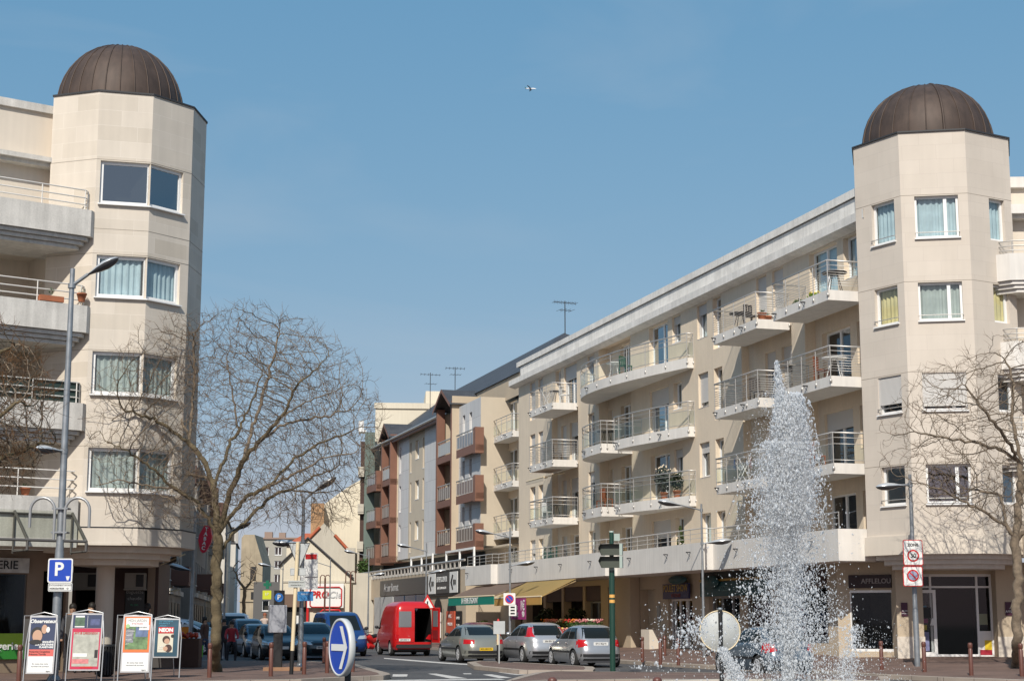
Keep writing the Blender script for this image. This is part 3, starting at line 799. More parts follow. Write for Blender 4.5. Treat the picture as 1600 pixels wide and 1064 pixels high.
# posters behind the side lights
YEL = M('poster_yellow', (.75, .55, .03), .5); CYAN = M('poster_cyan', (.1, .35, .5), .5); LIL = M('poster_lilac', (.4, .38, .65), .5); PINK = M('poster_magenta', (.35, .02, .15), .5)
for x, z, w, h, m_ in ((.66, 1.75, .2, .3, CYAN), (.68, 1.5, .2, .14, PINK), (.64, 1.28, .2, .16, YEL), (.64, .62, .26, .6, LIL), (2.5, 1.45, .28, .34, M('poster_olive', (.22, .24, .16), .5)), (2.5, .50, .38, .75, SIGNW), (2.5, .50, .38, .16, M('poster_red', (.4, .02, .04), .5)), (2.66, .66, .22, .3, YEL)):
    d = .018 + .003 * (z * 7 % 3) + (.012 if h < .2 or m_ is YEL else 0)
    plaque(B2, TD @ TR(x, .59, z), w, h, m_, 'poster', d)

def cloth(m):
    if m.name + '_t' in MATS or m in (BLACK, DBROWN): return MATS.get(m.name + '_t', m)
    nt = m.node_tree; tl = nt.nodes.new('ShaderNodeBsdfTranslucent'); p = nt.nodes['Principled BSDF']; mx = nt.nodes.new('ShaderNodeMixShader'); mx.inputs[0].default_value = .7
    tl.inputs[0].default_value = p.inputs['Base Color'].default_value
    nt.links.new(p.outputs[0], mx.inputs[1]); nt.links.new(tl.outputs[0], mx.inputs[2]); nt.links.new(mx.outputs[0], nt.nodes['Material Output'].inputs[0])
    MATS[m.name + '_t'] = m; return m
def awning(name, label, T, x0, x1, z_top, y0, y1, z_front, mat, val_mat, val_h, txt=None, size=.3, lm=None, group=None):
    t = thing(name, label, 'awning', T, group)
    a = MB(); th = .03
    a.add([(x0, y0, z_top), (x1, y0, z_top), (x1, y1, z_front), (x0, y1, z_front)], [(0, 3, 2, 1)])
    a.build('canopy', cloth(mat), t, T)
    v = MB(); v.box(x0, x1, y1 - .02, y1 + .01, z_front - val_h, z_front - .005); o = v.build('valance', val_mat, t, T)
    if txt: text(txt, size, T @ TR((x0 + x1) / 2, y1 - .035, z_front - val_h / 2), lm or WLET, o, bold=.006, sx=.8)
    f = MB(); f.tube([(x0, y1, z_front), (x1, y1, z_front)], .04, 8); 
    for x in (x0 + .1, x1 - .1): f.tube([(x, y0, z_top - .1), (x, y1, z_front - .03)], .025, 6)
    f.build('frame', CREAMP, t, T)
    return t
AWY = M('yellow_awning_cloth', (.88, .66, .28), .85, var=.08, vs=2); AWP = M('faded_pink_awning_cloth', (.50, .38, .31), .85, var=.1, vs=2)
AWG = M('green_awning_cloth', (.0, .20, .14), .8)
ya = awning('yellow_awning', 'pale yellow awning let down over the flower shop, its edge nearly over the parked cars', F1, -29.5, -22.0, 3.40, -2.42, -4.05, 2.62, AWY, AWY, .36, 'Monceau Fleurs', .22, M('faded_brown_lettering', (.45, .28, .12), .6))
ga = awning('green_awning', 'faded awning with a green edge lettered in white beside the flower shop', F1, -38.7, -29.8, 3.38, -2.45, -4.0, 2.76, AWP, AWG, .42, "LA FERME D'EGMONT", .42, SIGNW)
bn_ = MB(); bn_.box(-26.3, -24.1, -.02, 0, 0, .95)
TB = F1 @ TR(0, -4.12, 1.62)
b_ = tag(bn_.build('hanging_banner', M('magenta_banner', (.33, .03, .17), .6), None, TB), 'magenta price banner hung from the edge of the yellow awning', 'banner')
text('1€', .62, TB @ TR(-24.55, -.035, .6), SIGNW, b_, bold=.01); text('90', .36, TB @ TR(-24.45, -.035, .22), SIGNW, b_, bold=.01); text('BOTTE', .22, TB @ TR(-25.65, -.035, .5), SIGNW, b_); text('TULIPE', .26, TB @ TR(-25.65, -.035, .2), SIGNW, b_, bold=.01)
# flowers and pots on the pavement in front of the shop
FLC = [M('orange_petals', (.6, .18, .03), .7), M('red_petals', (.5, .03, .03), .7), M('yellow_petals', (.75, .6, .15), .7), M('cream_petals', (.75, .65, .5), .7), M('pink_petals', (.55, .2, .2), .7)]
LEAF = M('leaf_green', (.05, .10, .02), .7, var=.4, vs=8); DLEAF = M('dark_leaf_green', (.018, .035, .012), .7, var=.4, vs=6); BLEAF = M('bright_leaf_green', (.16, .30, .03), .7, var=.3, vs=8)
TERR = M('terracotta', (.38, .13, .06), .8, var=.15, vs=6)
def leafmass(mb, c, r, n, s, mi, rnd, sz=1.0):
    for _ in range(n):
        d = Vector((rnd.gauss(0, 1), rnd.gauss(0, 1), rnd.gauss(0, 1))).normalized() * r * rnd.uniform(.35, 1)
        d.z *= sz
        p = Vector(c) + d; a = Vector((rnd.gauss(0, 1), rnd.gauss(0, 1), rnd.gauss(0, 1))).normalized() * s; b = a.orthogonal().normalized() * s * .55
        mb.add([p - a, p + b, p + a, p - b], [(0, 1, 2, 3)], mi)
POTC = {}
def potplant(name, label, P, h, r, leafm, flower=None, pot=True, group=None, cat='plant', seed=1, shape=1.0, s=.06, n=260, mat_pot=None):
    t = thing(name, label, cat, TR(*P), group); rnd = random.Random(seed)
    if pot:
        p = MB(); p.lathe([(.11, 0), (.16, .26), (.18, .26), (.18, .30), (.14, .30), (.13, .24)], 14); p.build('pot', mat_pot or TERR, t, WM[t])
    g = MB(); base = .3 if pot else 0
    leafmass(g, (0, 0, base + h / 2), r, n, s, 0, rnd, h / 2 / r * shape)
    for k in range(5): g.tube([(0, 0, base - .1), (rnd.uniform(-r, r) * .5, rnd.uniform(-r, r) * .5, base + h * .7)], .008, 4, 0)
    g.build('foliage', leafm, t, WM[t])
    if flower:
        f = MB(); 
        for _ in range(26):
            a = rnd.uniform(0, 6.28); q = r * rnd.uniform(0, 1); f.ball((q * math.cos(a), q * math.sin(a), base + h * rnd.uniform(.7, 1.05)), .035, 0, None, 3)
        f.build('blossom', flower, t, WM[t])
    return t
fl_names = ['orange', 'red', 'yellow', 'cream', 'pink']
rf_ = random.Random(11)
ORD = 'first second third fourth fifth sixth seventh eighth ninth tenth eleventh twelfth thirteenth last'.split()
i = 0; st_ = thing('flower_stand', 'long stepped stand carrying the flower buckets outside the flower shop', 'stand', F1 @ TR(-27.5, 0, .3))
for oo, z1 in ((2.3, .58), (3.1, .23)): q_ = MB(); q_.box(-.1, 8.1, -oo - .35, -oo + .3, 0, z1); q_.build('shelf', DBROWN, st_, WM[st_])
for row, (oo, hh) in enumerate(((2.3, .95), (3.1, .6))):
    for s in np.arange(19.6, 27.3, .62):
        P = F1 @ Vector((-float(s) - rf_.uniform(-.1, .1), -oo, .40 - .04 * oo)); c = rf_.randrange(5)
        if row == 0 or i % 2 == 0:
            pass
        t = potplant('flower_bucket', f'{fl_names[c]} cut flowers, {ORD[(i - 13 * row) % 14]} bucket from the near end of the {["back", "front"][row]} row', P + Vector((0, 0, hh - .35)), .4, .24, LEAF, FLC[c], True, 'flower buckets outside the flower shop', 'flowers', i, s=.05, n=90, mat_pot=BLACK)
        i += 1
for kx, (s, oo) in enumerate(((26.3, .3), (31.0, .3))):
    potplant('topiary_bush', ['dark rounded bush standing in the shop opening behind the silver hatchback', 'dark rounded bush deep under the yellow awning beside its pier'][kx], F1 @ Vector((-s - .8, -oo - .4, .42)), 1.5, .62, DLEAF, None, True, None, 'bush', kx + 40, s=.1, n=700)
potplant('bright_shrub', 'bright green potted shrub on the pavement under the green awning', F1 @ Vector((-38.2, -2.2, .3)), 1.0, .5, BLEAF, None, True, None, 'shrub', 60, s=.09, n=420)
# things on the terraces and balconies
def cone_tree(name, label, P, h, r, seed):
    t = thing(name, label, 'shrub', TR(*P)); rnd = random.Random(seed)
    p = MB(); p.lathe([(.15, 0), (.2, .28), (.17, .28), (.15, .22)], 12); p.build('pot', TERR, t, WM[t])
    g = MB()
    for _ in range(600):
        z = rnd.uniform(0, 1) ** 1.3; a = rnd.uniform(0, 6.28); q = r * (1 - z) * rnd.uniform(.6, 1) + .02
        c = Vector((q * math.cos(a), q * math.sin(a), .25 + z * h)); u_ = Vector((rnd.gauss(0, 1), rnd.gauss(0, 1), rnd.gauss(0, 1))).normalized() * .05; b = u_.orthogonal().normalized() * .03
        g.add([c - u_, c + b, c + u_, c - b], [(0, 1, 2, 3)])
    g.build('foliage', M('conifer_green', (.05, .075, .012), .8, var=.3, vs=9), t, WM[t]); return t
cone_tree('potted_conifer', 'small pointed conifer in a pot on the long terrace above the lamp post', F1 @ Vector((-13.9, -.75, 3.72)), 1.35, .27, 5)
potplant('balcony_shrub', 'large grey-green shrub filling the lower curved balcony', F1 @ Vector((-16.4, -.42, FZ[1])), 1.1, .42, M('grey_leaf', (.07, .09, .075), .7, var=.4, vs=9), FLC[3], True, None, 'shrub', 71, s=.08, n=420)
potplant('balcony_shrub', 'dark green plants in a planter at the near end of the lower curved balcony', F1 @ Vector((-15.3, -.3, FZ[1])), .8, .28, DLEAF, None, True, None, 'shrub', 72, s=.07, n=260)
potplant('terrace_shrub', 'reddish bare shrub on the long terrace behind the green sign post', F1 @ Vector((-20.4, -1.5, 3.72)), .9, .4, M('reddish_leaf', (.22, .07, .03), .8, var=.3, vs=8), None, True, None, 'shrub', 73, s=.05, n=200)
potplant('terrace_shrub', 'ochre shrub in a tub on the long terrace right of the green sign post', F1 @ Vector((-19.2, -1.35, 3.72)), .8, .42, M('ochre_leaf', (.30, .17, .05), .8, var=.3, vs=8), None, True, None, 'shrub', 74, s=.05, n=200)
potplant('balcony_plant', 'low yellow-flowering plant at the edge of the top balcony next to the tower', F1 @ Vector((-1.2, -1.0, FZ[3])), .2, .25, BLEAF, FLC[2], False, None, 'plant', 75, s=.05, n=120)
potplant('balcony_plant', 'low dark green plant further left on the top balcony next to the tower', F1 @ Vector((-2.3, -1.0, FZ[3])), .2, .3, LEAF, None, False, None, 'plant', 76, s=.05, n=120)
for k, s in enumerate((5.5, 6.1)):
    potplant('flower_pot', ['terracotta pot at the near corner of the upper middle balcony', 'terracotta pot just behind the corner pot of the upper middle balcony'][k], F1 @ Vector((-s, -.9 + .5 * k, FZ[3])), .15, .12, LEAF, None, True, None, 'pot', 80 + k, s=.03, n=30)
def garden_table(name, label, P, ang, mat, folded=False):
    T = TR(*P) @ RZ(ang); t = thing(name, label, 'table', T)
    a = MB(); a.lathe([(.0001, .70), (.42, .70), (.42, .73), (.0001, .73)], 20); a.build('table_top', mat, t, T)
    for k in range(4):
        b = MB(); c = k * SQ + .4; b.tube([(.12 * math.cos(c), .12 * math.sin(c), .7), (.34 * math.cos(c), .34 * math.sin(c), 0)], .014, 5); b.build('leg', mat, t, T)
    return t
def garden_chair(name, label, P, ang, mat):
    T = TR(*P) @ RZ(ang); t = thing(name, label, 'chair', T)
    a = MB(); a.box(-.21, .21, -.2, .22, .42, .45); a.build('seat', mat, t, T)
    b = MB()
    for x in (-.18, -.06, .06, .18): b.box(x - .035, x + .035, .2, .225, .47, .86)
    b.box(-.21, .21, .195, .23, .84, .9); b.build('backrest', mat, t, T)
    for x in (-.19, .19):
        for y in (-.17, .2):
            c = MB(); c.box(x - .018, x + .018, y - .018, y + .018, 0, .42); c.build('leg', mat, t, T)
    return t
WOOD = M('reddish_wood', (.24, .075, .03), .5, var=.2, vs=6); DKW = M('dark_garden_furniture', (.05, .04, .035), .6); WPL = M('white_plastic', (.7, .7, .68), .5)
garden_chair('wooden_chair', 'reddish wooden chair in the rounded end of the lower curved balcony', F1 @ Vector((-22.4, -.8, FZ[1])), 2.0, WOOD)
garden_chair('wooden_chair', 'reddish wooden chair further left in the rounded end of the lower curved balcony', F1 @ Vector((-23.6, -.6, FZ[1])), 3.6, WOOD)
garden_table('garden_table', 'small dark table in the rounded balcony one floor above the wooden chairs', F1 @ Vector((-22.7, -.7, FZ[2])), 0, DKW)
garden_table('garden_table', 'dark table on the top left balcony with bars', F1 @ Vector((-30.0, -.65, FZ[3])), 0, DKW)
garden_chair('white_chair', 'white chair beside the dark table on the top left balcony', F1 @ Vector((-29.3, -.5, FZ[3])), 1.2, WPL)
garden_chair('folding_chair', 'brown slatted chair on the balcony beside the tower, one floor below the top', F1 @ Vector((-1.3, -.75, FZ[2])), 1.0, WOOD)
garden_table('garden_table', 'pale table beside the brown slatted chair next to the tower', F1 @ Vector((-.5, -.7, FZ[2])), 0, WPL)
garden_table('garden_table', 'dark table on the top balcony right against the tower', F1 @ Vector((-.3, -.7, FZ[3])), 0, DKW)
garden_table('garden_table', 'dark table on the upper middle balcony with bars', F1 @ Vector((-7.9, -.65, FZ[3])), 0, DKW)
garden_chair('dark_chair', 'dark chair on the upper middle balcony with bars', F1 @ Vector((-6.9, -.65, FZ[3])), .6, DKW)
GCH = M('green_plastic', (.03, .10, .06), .5); BLUEC = M('faded_blue_cloth', (.12, .18, .32), .9); PINKC = M('washed_pink_cloth', (.55, .30, .28), .9)
garden_chair('dark_chair', 'dark chair on the middle balcony of the left stack', F1 @ Vector((-30.2, -.6, FZ[2])), 1.4, DKW)
garden_chair('white_chair', 'white chair at the far end of the lowest balcony of the left stack', F1 @ Vector((-31.8, -.6, FZ[1])), 2.2, WPL)
garden_table('garden_table', 'dark table on the lowest balcony of the left stack', F1 @ Vector((-30.6, -.6, FZ[1])), 0, DKW)
garden_chair('green_chair', 'dark green chair behind the glass of the upper long curved balcony', F1 @ Vector((-19.5, -.9, FZ[3])), .8, GCH)
garden_table('garden_table', 'pale table behind the glass of the upper long curved balcony', F1 @ Vector((-20.6, -1.0, FZ[3])), 0, WPL)
garden_chair('dark_chair', 'dark chair on the balcony behind the fountain top, one floor below the potted one', F1 @ Vector((-6.6, -.65, FZ[2])), 2.6, DKW)
garden_chair('wooden_chair', 'reddish chair low beside the tower, behind the glass railing', F1 @ Vector((-1.9, -.7, FZ[1])), 1.8, WOOD)
def laundry(label, P, ang, mats):
    T = TR(*P) @ RZ(ang); t = thing('laundry_rack', label, 'laundry rack', T); b = MB()
    for sx_ in (-.45, .45): b.tube([(sx_, -.25, 0), (sx_, .25, .95)], .012, 5); b.tube([(sx_, .25, 0), (sx_, -.25, .95)], .012, 5)
    for y in (-.25, -.08, .08, .25): b.tube([(-.5, y, .95), (.5, y, .95)], .008, 4)
    b.build('frame', WPL, t, T)
    for k, m_ in enumerate(mats):
        x = -.4 + .28 * k; y = (-.25, .08, .25)[k % 3]; g = MB()
        g.add([(x, y - .01, .96), (x + .25, y - .01, .96), (x + .23, y - .03, .96 - .42 - .06 * (k % 2)), (x + .02, y - .02, .5), (x, y + .01, .96), (x + .25, y + .01, .96), (x + .24, y + .03, .6), (x + .01, y + .03, .58)], [(0, 3, 2, 1), (4, 5, 6, 7), (0, 1, 5, 4)]); g.build('cloth', m_, t, T)
laundry('laundry rack with pale and blue washing on the far half of the top left balcony', F1 @ Vector((-31.8, -.65, FZ[3])), 1.5, [WPL, BLUEC, WPL])
laundry('laundry rack with pink and white washing on the lower balcony behind the fountain', F1 @ Vector((-8.0, -.65, FZ[1])), 1.6, [PINKC, WPL, BLUEC])
tr_ = MB()
for s in np.arange(29.9, 31.3, .13):
    for d in (-1, 1): tr_.tube([(-s, 0, 0), (-s + d * .45, 0, 1.2)], .014, 4)
tr_.box(-31.4, -31.33, -.03, .03, 0, 1.5); tr_.box(-29.5, -29.43, -.03, .03, 0, 1.5); tr_.box(-30.45, -30.4, -.03, .03, 0, 1.5)
tr_.tube([(-31.4 + i * .1, 0, 1.35 + .1 * abs(math.sin(i * .33))) for i in range(20)], .03, 6)
tag(tr_.build('trellis', M('dark_green_trellis', (.02, .06, .05), .6), None, F1 @ TR(0, -.9, 3.72)), 'dark green lattice screen standing on the long terrace', 'trellis')
# small retractable awning under a balcony
awning('small_awning', 'small cream awning under the middle of three left balconies', F1, -33.2, -30.2, FZ[2] - .42, -.2, -1.3, FZ[2] - .75, AWP, M('cream_awning_cloth', (.55, .48, .38), .8), .18)

# ------------------------------------------------------------------ LEFT BUILDING
B1 = thing('corner_building', 'pale stone building on the left with a domed faceted tower, stepped balconies and shops below', 'building', TR(-13, 48, 0))
def lb1(name, mb, mats, parent=None): return mb.build(name, mats, parent or B1, Matrix.Identity(4))
Q0 = Vector((-13.70, 47.02, 0)); Q1 = Vector((-12.20, 46.5, 0)); Q2 = Vector((-10.69, 46.9, 0)); Q3 = Vector((-9.73, 48.14, 0)); Q4 = Vector((-9.62, 49.68, 0)); Q5 = Vector((-10.3, 51.05, 0)); Q6 = Vector((-13.5, 51.6, 0))
LE = Vector((.81, .587, 0)).normalized()
t1 = MB(); LZ = 17.0
b2h = [1.25, 1.25, 1.25, 1.30]; b2 = [5.2, 7.98, 10.82, 13.60]
L12 = (Q2 - Q1).length; L23 = (Q3 - Q2).length
def o1(a, b): return [(a, b, z, z + h) for z, h in zip(b2, b2h)]
TA0 = polyfacet(t1, Q0, Q1, 4.16, LZ, [])
TA1 = polyfacet(t1, Q1, Q2, 4.16, LZ, o1(.12, L12), depth=.18)
TA2 = polyfacet(t1, Q2, Q3, 4.16, LZ, o1(0, 1.25), depth=.18)
polyfacet(t1, Q3, Q4, 4.16, LZ, []); polyfacet(t1, Q4, Q5, 4.16, LZ, []); polyfacet(t1, Q5, Q6, 4.16, LZ, []); polyfacet(t1, Q6, Q0, 4.16, LZ, [])
octl = [Q0, Q1, Q2, Q3, Q4, Q5, Q6]
t1.add([(*p.xy, LZ) for p in octl], [tuple(range(7))])
lb1('tower_wall', t1, [STONE, DARK2])
joints(B1, 'cladding_joint', [(Q0, Q1), (Q1, Q2), (Q2, Q3), (Q3, Q4)], [z + h + .04 for z, h in zip(b2, b2h)] + [b2[3] - .75], JOINT)
OL = Vector((-11.9, 49.1, 0))
m = MB(); m.prism([(p.x, p.y) for p in scaled(octl, OL, 1.03)], 3.68, 4.16)
for k, z in ((.86, 3.5), (.72, 3.33), (.58, 3.16)): m.prism([(p.x, p.y) for p in scaled(octl, OL, k)], z, z + .17, 1)
m.prism([(p.x, p.y) for p in scaled(octl, OL, 1.035)], 4.17, 4.2, 2)
lb1('tower_base_band', m, [STONE, RENDERW, LEAD])
m = MB(); m.prism([(p.x, p.y) for p in scaled(octl, OL, 1.015)], LZ, LZ + .05); lb1('roof_edge', m, [LEAD])
for k in range(4):
    gl = GLASSR if k == 3 else GLASS; cu = (CURT2, CURT2, CURT, None)[k]
    window(B1, TA1 @ TR(.12, .12, b2[k]), L12 - .12, b2h[k], (), curtain=cu, sill=True, glass=gl, fr=.09)
    window(B1, TA2 @ TR(0, .12, b2[k]), 1.25, b2h[k], (), curtain=cu, sill=True, glass=gl, fr=.09)
dome('dome', B1, Vector((-12.18, 48.95, 0)), 1.93, LZ + .05, 2.15, 28)
# balcony front
TL = FR(Q0 - LE * .0, LE); TL = FR(Vector((-13.76, 47.55, 0)), LE)     # x right along the wall, y into the house
lw = MB(); LFZ = [4.35, 7.2, 10.0, 12.85]
ops = []
for k, z in enumerate(LFZ):
    y = 1.6 if k < 3 else 0
    if k < 3: ops.append((-9, -.02, z, z + 2.35))
wall_grid(lw, -9.5, .3, 4.2, 14.9, ops, 0, 1.7, 0, TL)
for k, z in enumerate(LFZ[:3]):
    wall_grid(lw, -9, 0, z, z + 2.35, [(-2.9, -1.2, z + .05, z + 2.1), (-6.4, -4.2, z + .05, z + 2.1)], 1.68, .2, 0, TL, 1)
    window(B1, TL @ TR(-2.9, 1.84, z + .05), 1.7, 2.05, (.5,), sill=False, name='balcony_door', curtain=CURT, frm=DBROWN)
    window(B1, TL @ TR(-6.4, 1.84, z + .05), 2.2, 2.05, (.5,), sill=False, name='balcony_door', frm=DBROWN)
lb1('wall', lw, [RENDERW, DARK2])
up = MB(); wall_grid(up, -9.5, .2, 15.1, 16.62, [], .1, 0, 0, TL); up.box(-9.5, .25, .0, .5, 16.62, 16.86, 1, TL); up.box(-9.5, .35, -.5, .4, 14.98, 15.12, 1, TL); up.box(-9.5, .3, -.35, 0, 14.86, 14.98, 1, TL)
up.box(-9.5, 0, .5, 8, 16.4, 16.5, 0, TL)
lb1('parapet', up, [RENDERW, CONC3])
for x in (-2.9, -1.75, -.6):
    v = MB(); v.box(x - .3, x + .3, -.06, .02, 13.15, 13.22, 0, TL); v.box(x - .3, x + .3, -.06, -.03, 13.45, 13.48, 0, TL); v.box(x - .27, x + .27, -.05, 0, 13.22, 13.45, 1, TL); lb1('air_vent', v, [RENDERW, WPL])
for k, z in enumerate((12.55, 9.72, 6.9)):
    parapet_balcony(B1, TL, [(.62, .25), (.64, -1.78), (.50, -1.92), (-8.8, -1.92), (-8.8, .25)], z, .78, [CONC3, CONC3], rail_h=.6, railmat=WRAIL, c=(-4, .25), sp=1.3, dark_panel=(k == 2))
lo = MB(); lo.box(-9.5, .52, -1.85, -1.6, 3.6, 5.0, 0, TL); lo.box(.35, .52, -1.6, .3, 3.6, 5.0, 0, TL); lo.box(-9.5, .35, -1.6, .2, 3.6, 4.3, 0, TL)
o = lb1('terrace_wall', lo, [CONC3])
r = MB()
for h in (5.75, 5.5, 5.25): r.tube([(-9.5, -1.72, h), (.42, -1.72, h)], .02, 6, 0, TL); r.tube([(.42, -1.72, h), (.43, .2, h)], .02, 6, 0, TL)
for x in np.arange(-9, .6, 1.3): r.tube([(x, -1.72, 4.9), (x, -1.72, 5.75)], .018, 6, 0, TL)
lb1('terrace_railing', r, [WRAIL], o)
# ground floor, set back
gl_ = MB()
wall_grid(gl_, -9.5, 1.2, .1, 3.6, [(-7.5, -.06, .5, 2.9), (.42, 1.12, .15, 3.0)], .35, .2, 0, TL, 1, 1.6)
lb1('ground_floor_wall', gl_, [M('beige_render_painted_shade', (.27, .20, .145), .9, var=.1), DARK])  # beige wall coloured dark brown: the deep shade is in its colour
fascia(B1, TL @ TR(-4.33, .28, 2.93), 4.25, .42, M('white_marble_fascia', (.55, .55, .52), .6, var=.2, vs=5), 'SALON DE THÉ  BOULANGERIE', .335, BLACK, d=.1, name='shop_sign', x=1.62, sx=.98)
cm = MB(); cm.lathe([(.27, .1), (.27, 3.4)], 24, 0, TR(-12.1, 49.2)); lb1('column', cm, [RENDERW])
gs = MB(); gs.box(-5.2, -.08, .26, .32, .52, 1.22, 0, TL); gs.box(-5.2, -.08, .255, .325, .5, .84, 1, TL)
o = lb1('window_sign', gs, [M('lime_green', (.28, .45, .03), .5), M('mid_green', (.03, .22, .03), .5)])
text('Boulangerie', .30, TL @ TR(-.98, .23, .86), SIGNW, o, bold=.006)
sg = MB(); sg.quad((-7.5, .4, .5), (-.06, .4, .5), (-.06, .4, 2.9), (-7.5, .4, 2.9), 0, TL); lb1('shop_window', sg, [SHOPG])
# recessed corner under the tower
TR1 = FR((-13.55, 51.0, 0), Vector((1, .12, 0)))
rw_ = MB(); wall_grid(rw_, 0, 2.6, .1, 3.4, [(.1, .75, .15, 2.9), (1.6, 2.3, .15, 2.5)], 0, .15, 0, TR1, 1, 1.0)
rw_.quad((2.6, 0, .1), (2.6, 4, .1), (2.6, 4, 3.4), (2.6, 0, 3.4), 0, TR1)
lb1('recessed_wall', rw_, [DBROWN, DARK])  # dark brown chosen so the colour itself deepens the shade under the tower
pl_ = MB(); pl_.box(2.28, 2.5, -.1, -.005, .1, 3.3, 0, TR1); pl_.box(.8, .95, -.1, -.005, .1, 3.3, 0, TR1); lb1('pier', pl_, [M('beige_render_painted_shade', (.27, .20, .145), .9)])  # beige piers in the same shade-darkened colour
dp = MB(); dp.box(1.62, 2.2, -.06, -.02, .15, 2.6, 0, TR1); o = lb1('window_sign', dp, [M('black_window_panel', (.015, .018, .016), .4)])
PALE = M('pale_window_lettering', (.35, .35, .33), .6)
text('Baguette', .15, TR1 @ TR(1.9, -.075, 2.45), PALE, o); text('chaude', .15, TR1 @ TR(1.9, -.075, 2.25), PALE, o); text('9h 20h', .09, TR1 @ TR(1.9, -.075, 2.05), M('green_window_lettering', (.05, .3, .15), .6), o)
text('Dernier', .13, TR1 @ TR(1.9, -.075, 1.55), PALE, o); text('Café', .13, TR1 @ TR(1.9, -.075, 1.35), PALE, o)
for x, w in ((.05, .85), (1.62, .62)):
    a = MB(); a.box(x, x + w, -.45, -.02, 2.55, 3.02, 0, TR1); a.box(x + w * .55, x + w - .05, -.47, -.452, 2.6, 2.97, 1, TR1); a.box(x - .02, x + w + .02, -.47, 0, 2.50, 2.545, 0, TR1)
    lb1('air_conditioner', a, [M('cream_casing_painted_shade', (.28, .25, .21), .6), BLACK])  # cream casing, its colour darkened to stand for the recess shade
# street side beyond the tower
ss = MB(); T3 = FR(Q5, D1 * 1.0) ; 
ss.quad((-10.3, 51.05, 3.4), (-10.3 - .2845 * 26, 51.05 + .9587 * 26, 3.4), (-10.3 - .2845 * 26, 51.05 + .9587 * 26, 16), (-10.3, 51.05, 16)); lb1('street_wall', ss, [RENDERW])
# glass canopy over the bakery front
cn = thing('glass_canopy', 'glazed canopy on grey steel brackets over the bakery front, under the lowest left terrace', 'canopy', TL)
STEELG = M('grey_canopy_steel', (.10, .095, .09), .6)
CGLASS = glassmat('canopy_glass', (.80, .82, .78), .0, .12)
for k, x in enumerate((.35, -1.3, -3.2)):
    b = MB(); b.tube([(x, -1.88, 4.55), (x, -3.0, 3.72)], .045, 6); b.tube([(x, -3.0, 3.72), (x, -3.0, 3.45)], .04, 6); b.tube([(x, -3.0, 3.45), (x, -1.88, 3.45)], .03, 6); b.tube([(x, -1.88, 3.4), (x, -1.88, 4.55)], .03, 6)
    b.build('bracket', STEELG, cn, TL)
b = MB(); b.tube([(-9, -3.0, 3.72), (.35, -3.0, 3.72)], .045, 6); b.tube([(-9, -1.9, 4.5), (.35, -1.9, 4.5)], .03, 6); b.build('front_rail', STEELG, cn, TL)
b = MB(); b.quad((-9, -1.9, 4.6), (.35, -1.9, 4.6), (.35, -2.98, 3.79), (-9, -2.98, 3.79)); b.build('glass_panel', CGLASS, cn, TL)
# terracotta pots on left balconies
for k, (x, z, lab) in enumerate(((.35, 10.62, 'terracotta pot hooked on the railing end behind the tall lamp post'), (-.55, 10.52, 'long terracotta trough on the balcony rail behind the tall lamp post'), (-.9, 5.0, 'reddish pot on the lowest left terrace by the hoops of the lamp post'))):
    T = TL @ TR(x, -1.84 if z > 6 else -1.5, z)
    t = thing('flower_pot', lab, 'pot', T); p = MB()
    if k == 1: p.box(-.35, .35, -.09, .09, 0, .16); 
    else: p.lathe([(.09, 0), (.14, .2), (.15, .2), (.15, .24), (.11, .24)], 12)
    p.build('pot', TERR, t, T); g = MB(); leafmass(g, (0, 0, .3), .1, 30, .03, 0, random.Random(k), 1); g.build('foliage', LEAF, t, T)
# ------------------------------------------------------------------ BROWN AND GREY APARTMENTS further down the street
B3 = thing('apartment_house', 'beige and grey-tiled apartment house with brown loggias and a slate roof', 'building', F1 @ TR(-60, 0, 0))
def wb3(n, mb, mats, parent=None): return mb.build(n, mats, parent or B3, Matrix.Identity(4))
H3 = [6.15, 8.95, 11.75]     # floors
m3 = MB(); EZ = 14.6
# stretch between the two bays: s 57..66.5 grey / beige / grey
def seg3(a, b, mi, wl_, y=0):
    wall_grid(m3, -b, -a, 5.85, EZ, wl_, y, .25, mi, F1, 3)
for k, z in enumerate(H3):
    pass
def col3(s0, s1, sill): return [(-s1, -s0, z + sill, z + 2.2) for z in H3]
seg3(54.6, 61.2, 0, col3(55.6, 56.3, .3))
seg3(61.2, 66.0, 1, col3(61.35, 61.75, .1) + col3(62.9, 64.0, .9) + col3(65.2, 65.6, .1))
seg3(66.0, 69.6, 0, col3(68.5, 69.1, .3))
seg3(45.0, 50.1, 0, col3(47.0, 47.6, .3) + col3(48.6, 49.2, .3), -.5)
m3.quad((-45.0, -.5, 5.85), (-45.0, 3, 5.85), (-45.0, 3, EZ), (-45.0, -.5, EZ), 1, F1)
for z in H3:
    for s0, s1, si in ((55.6, 56.3, .3), (61.35, 61.75, .1), (62.9, 64.0, .9), (65.2, 65.6, .1), (68.5, 69.1, .3), (47., 47.6, .3), (48.6, 49.2, .3)):
        window(B3, F1 @ TR(-s1, .2 if s0 > 50 else -.3, z + si), s1 - s0, 2.2 - si, (.5,) if s1 - s0 > 1 else (), sill=True, curtain=CURT if s1 - s0 > 1 else None)
m3.quad((-76, 0, 5.85), (-76, 0, EZ), (-76, 11, EZ), (-76, 11, 5.85), 1, F1)
# attic wall near the white block
wall_grid(m3, -56, -42, 14.4, 15.7, [], 1.0, 0, 2, F1)
m3.box(-76, -42, .3, 11, 5.75, 5.85, 1, F1)
wb3('wall', m3, [GREYT, BEIGED, TAN, DARK2])
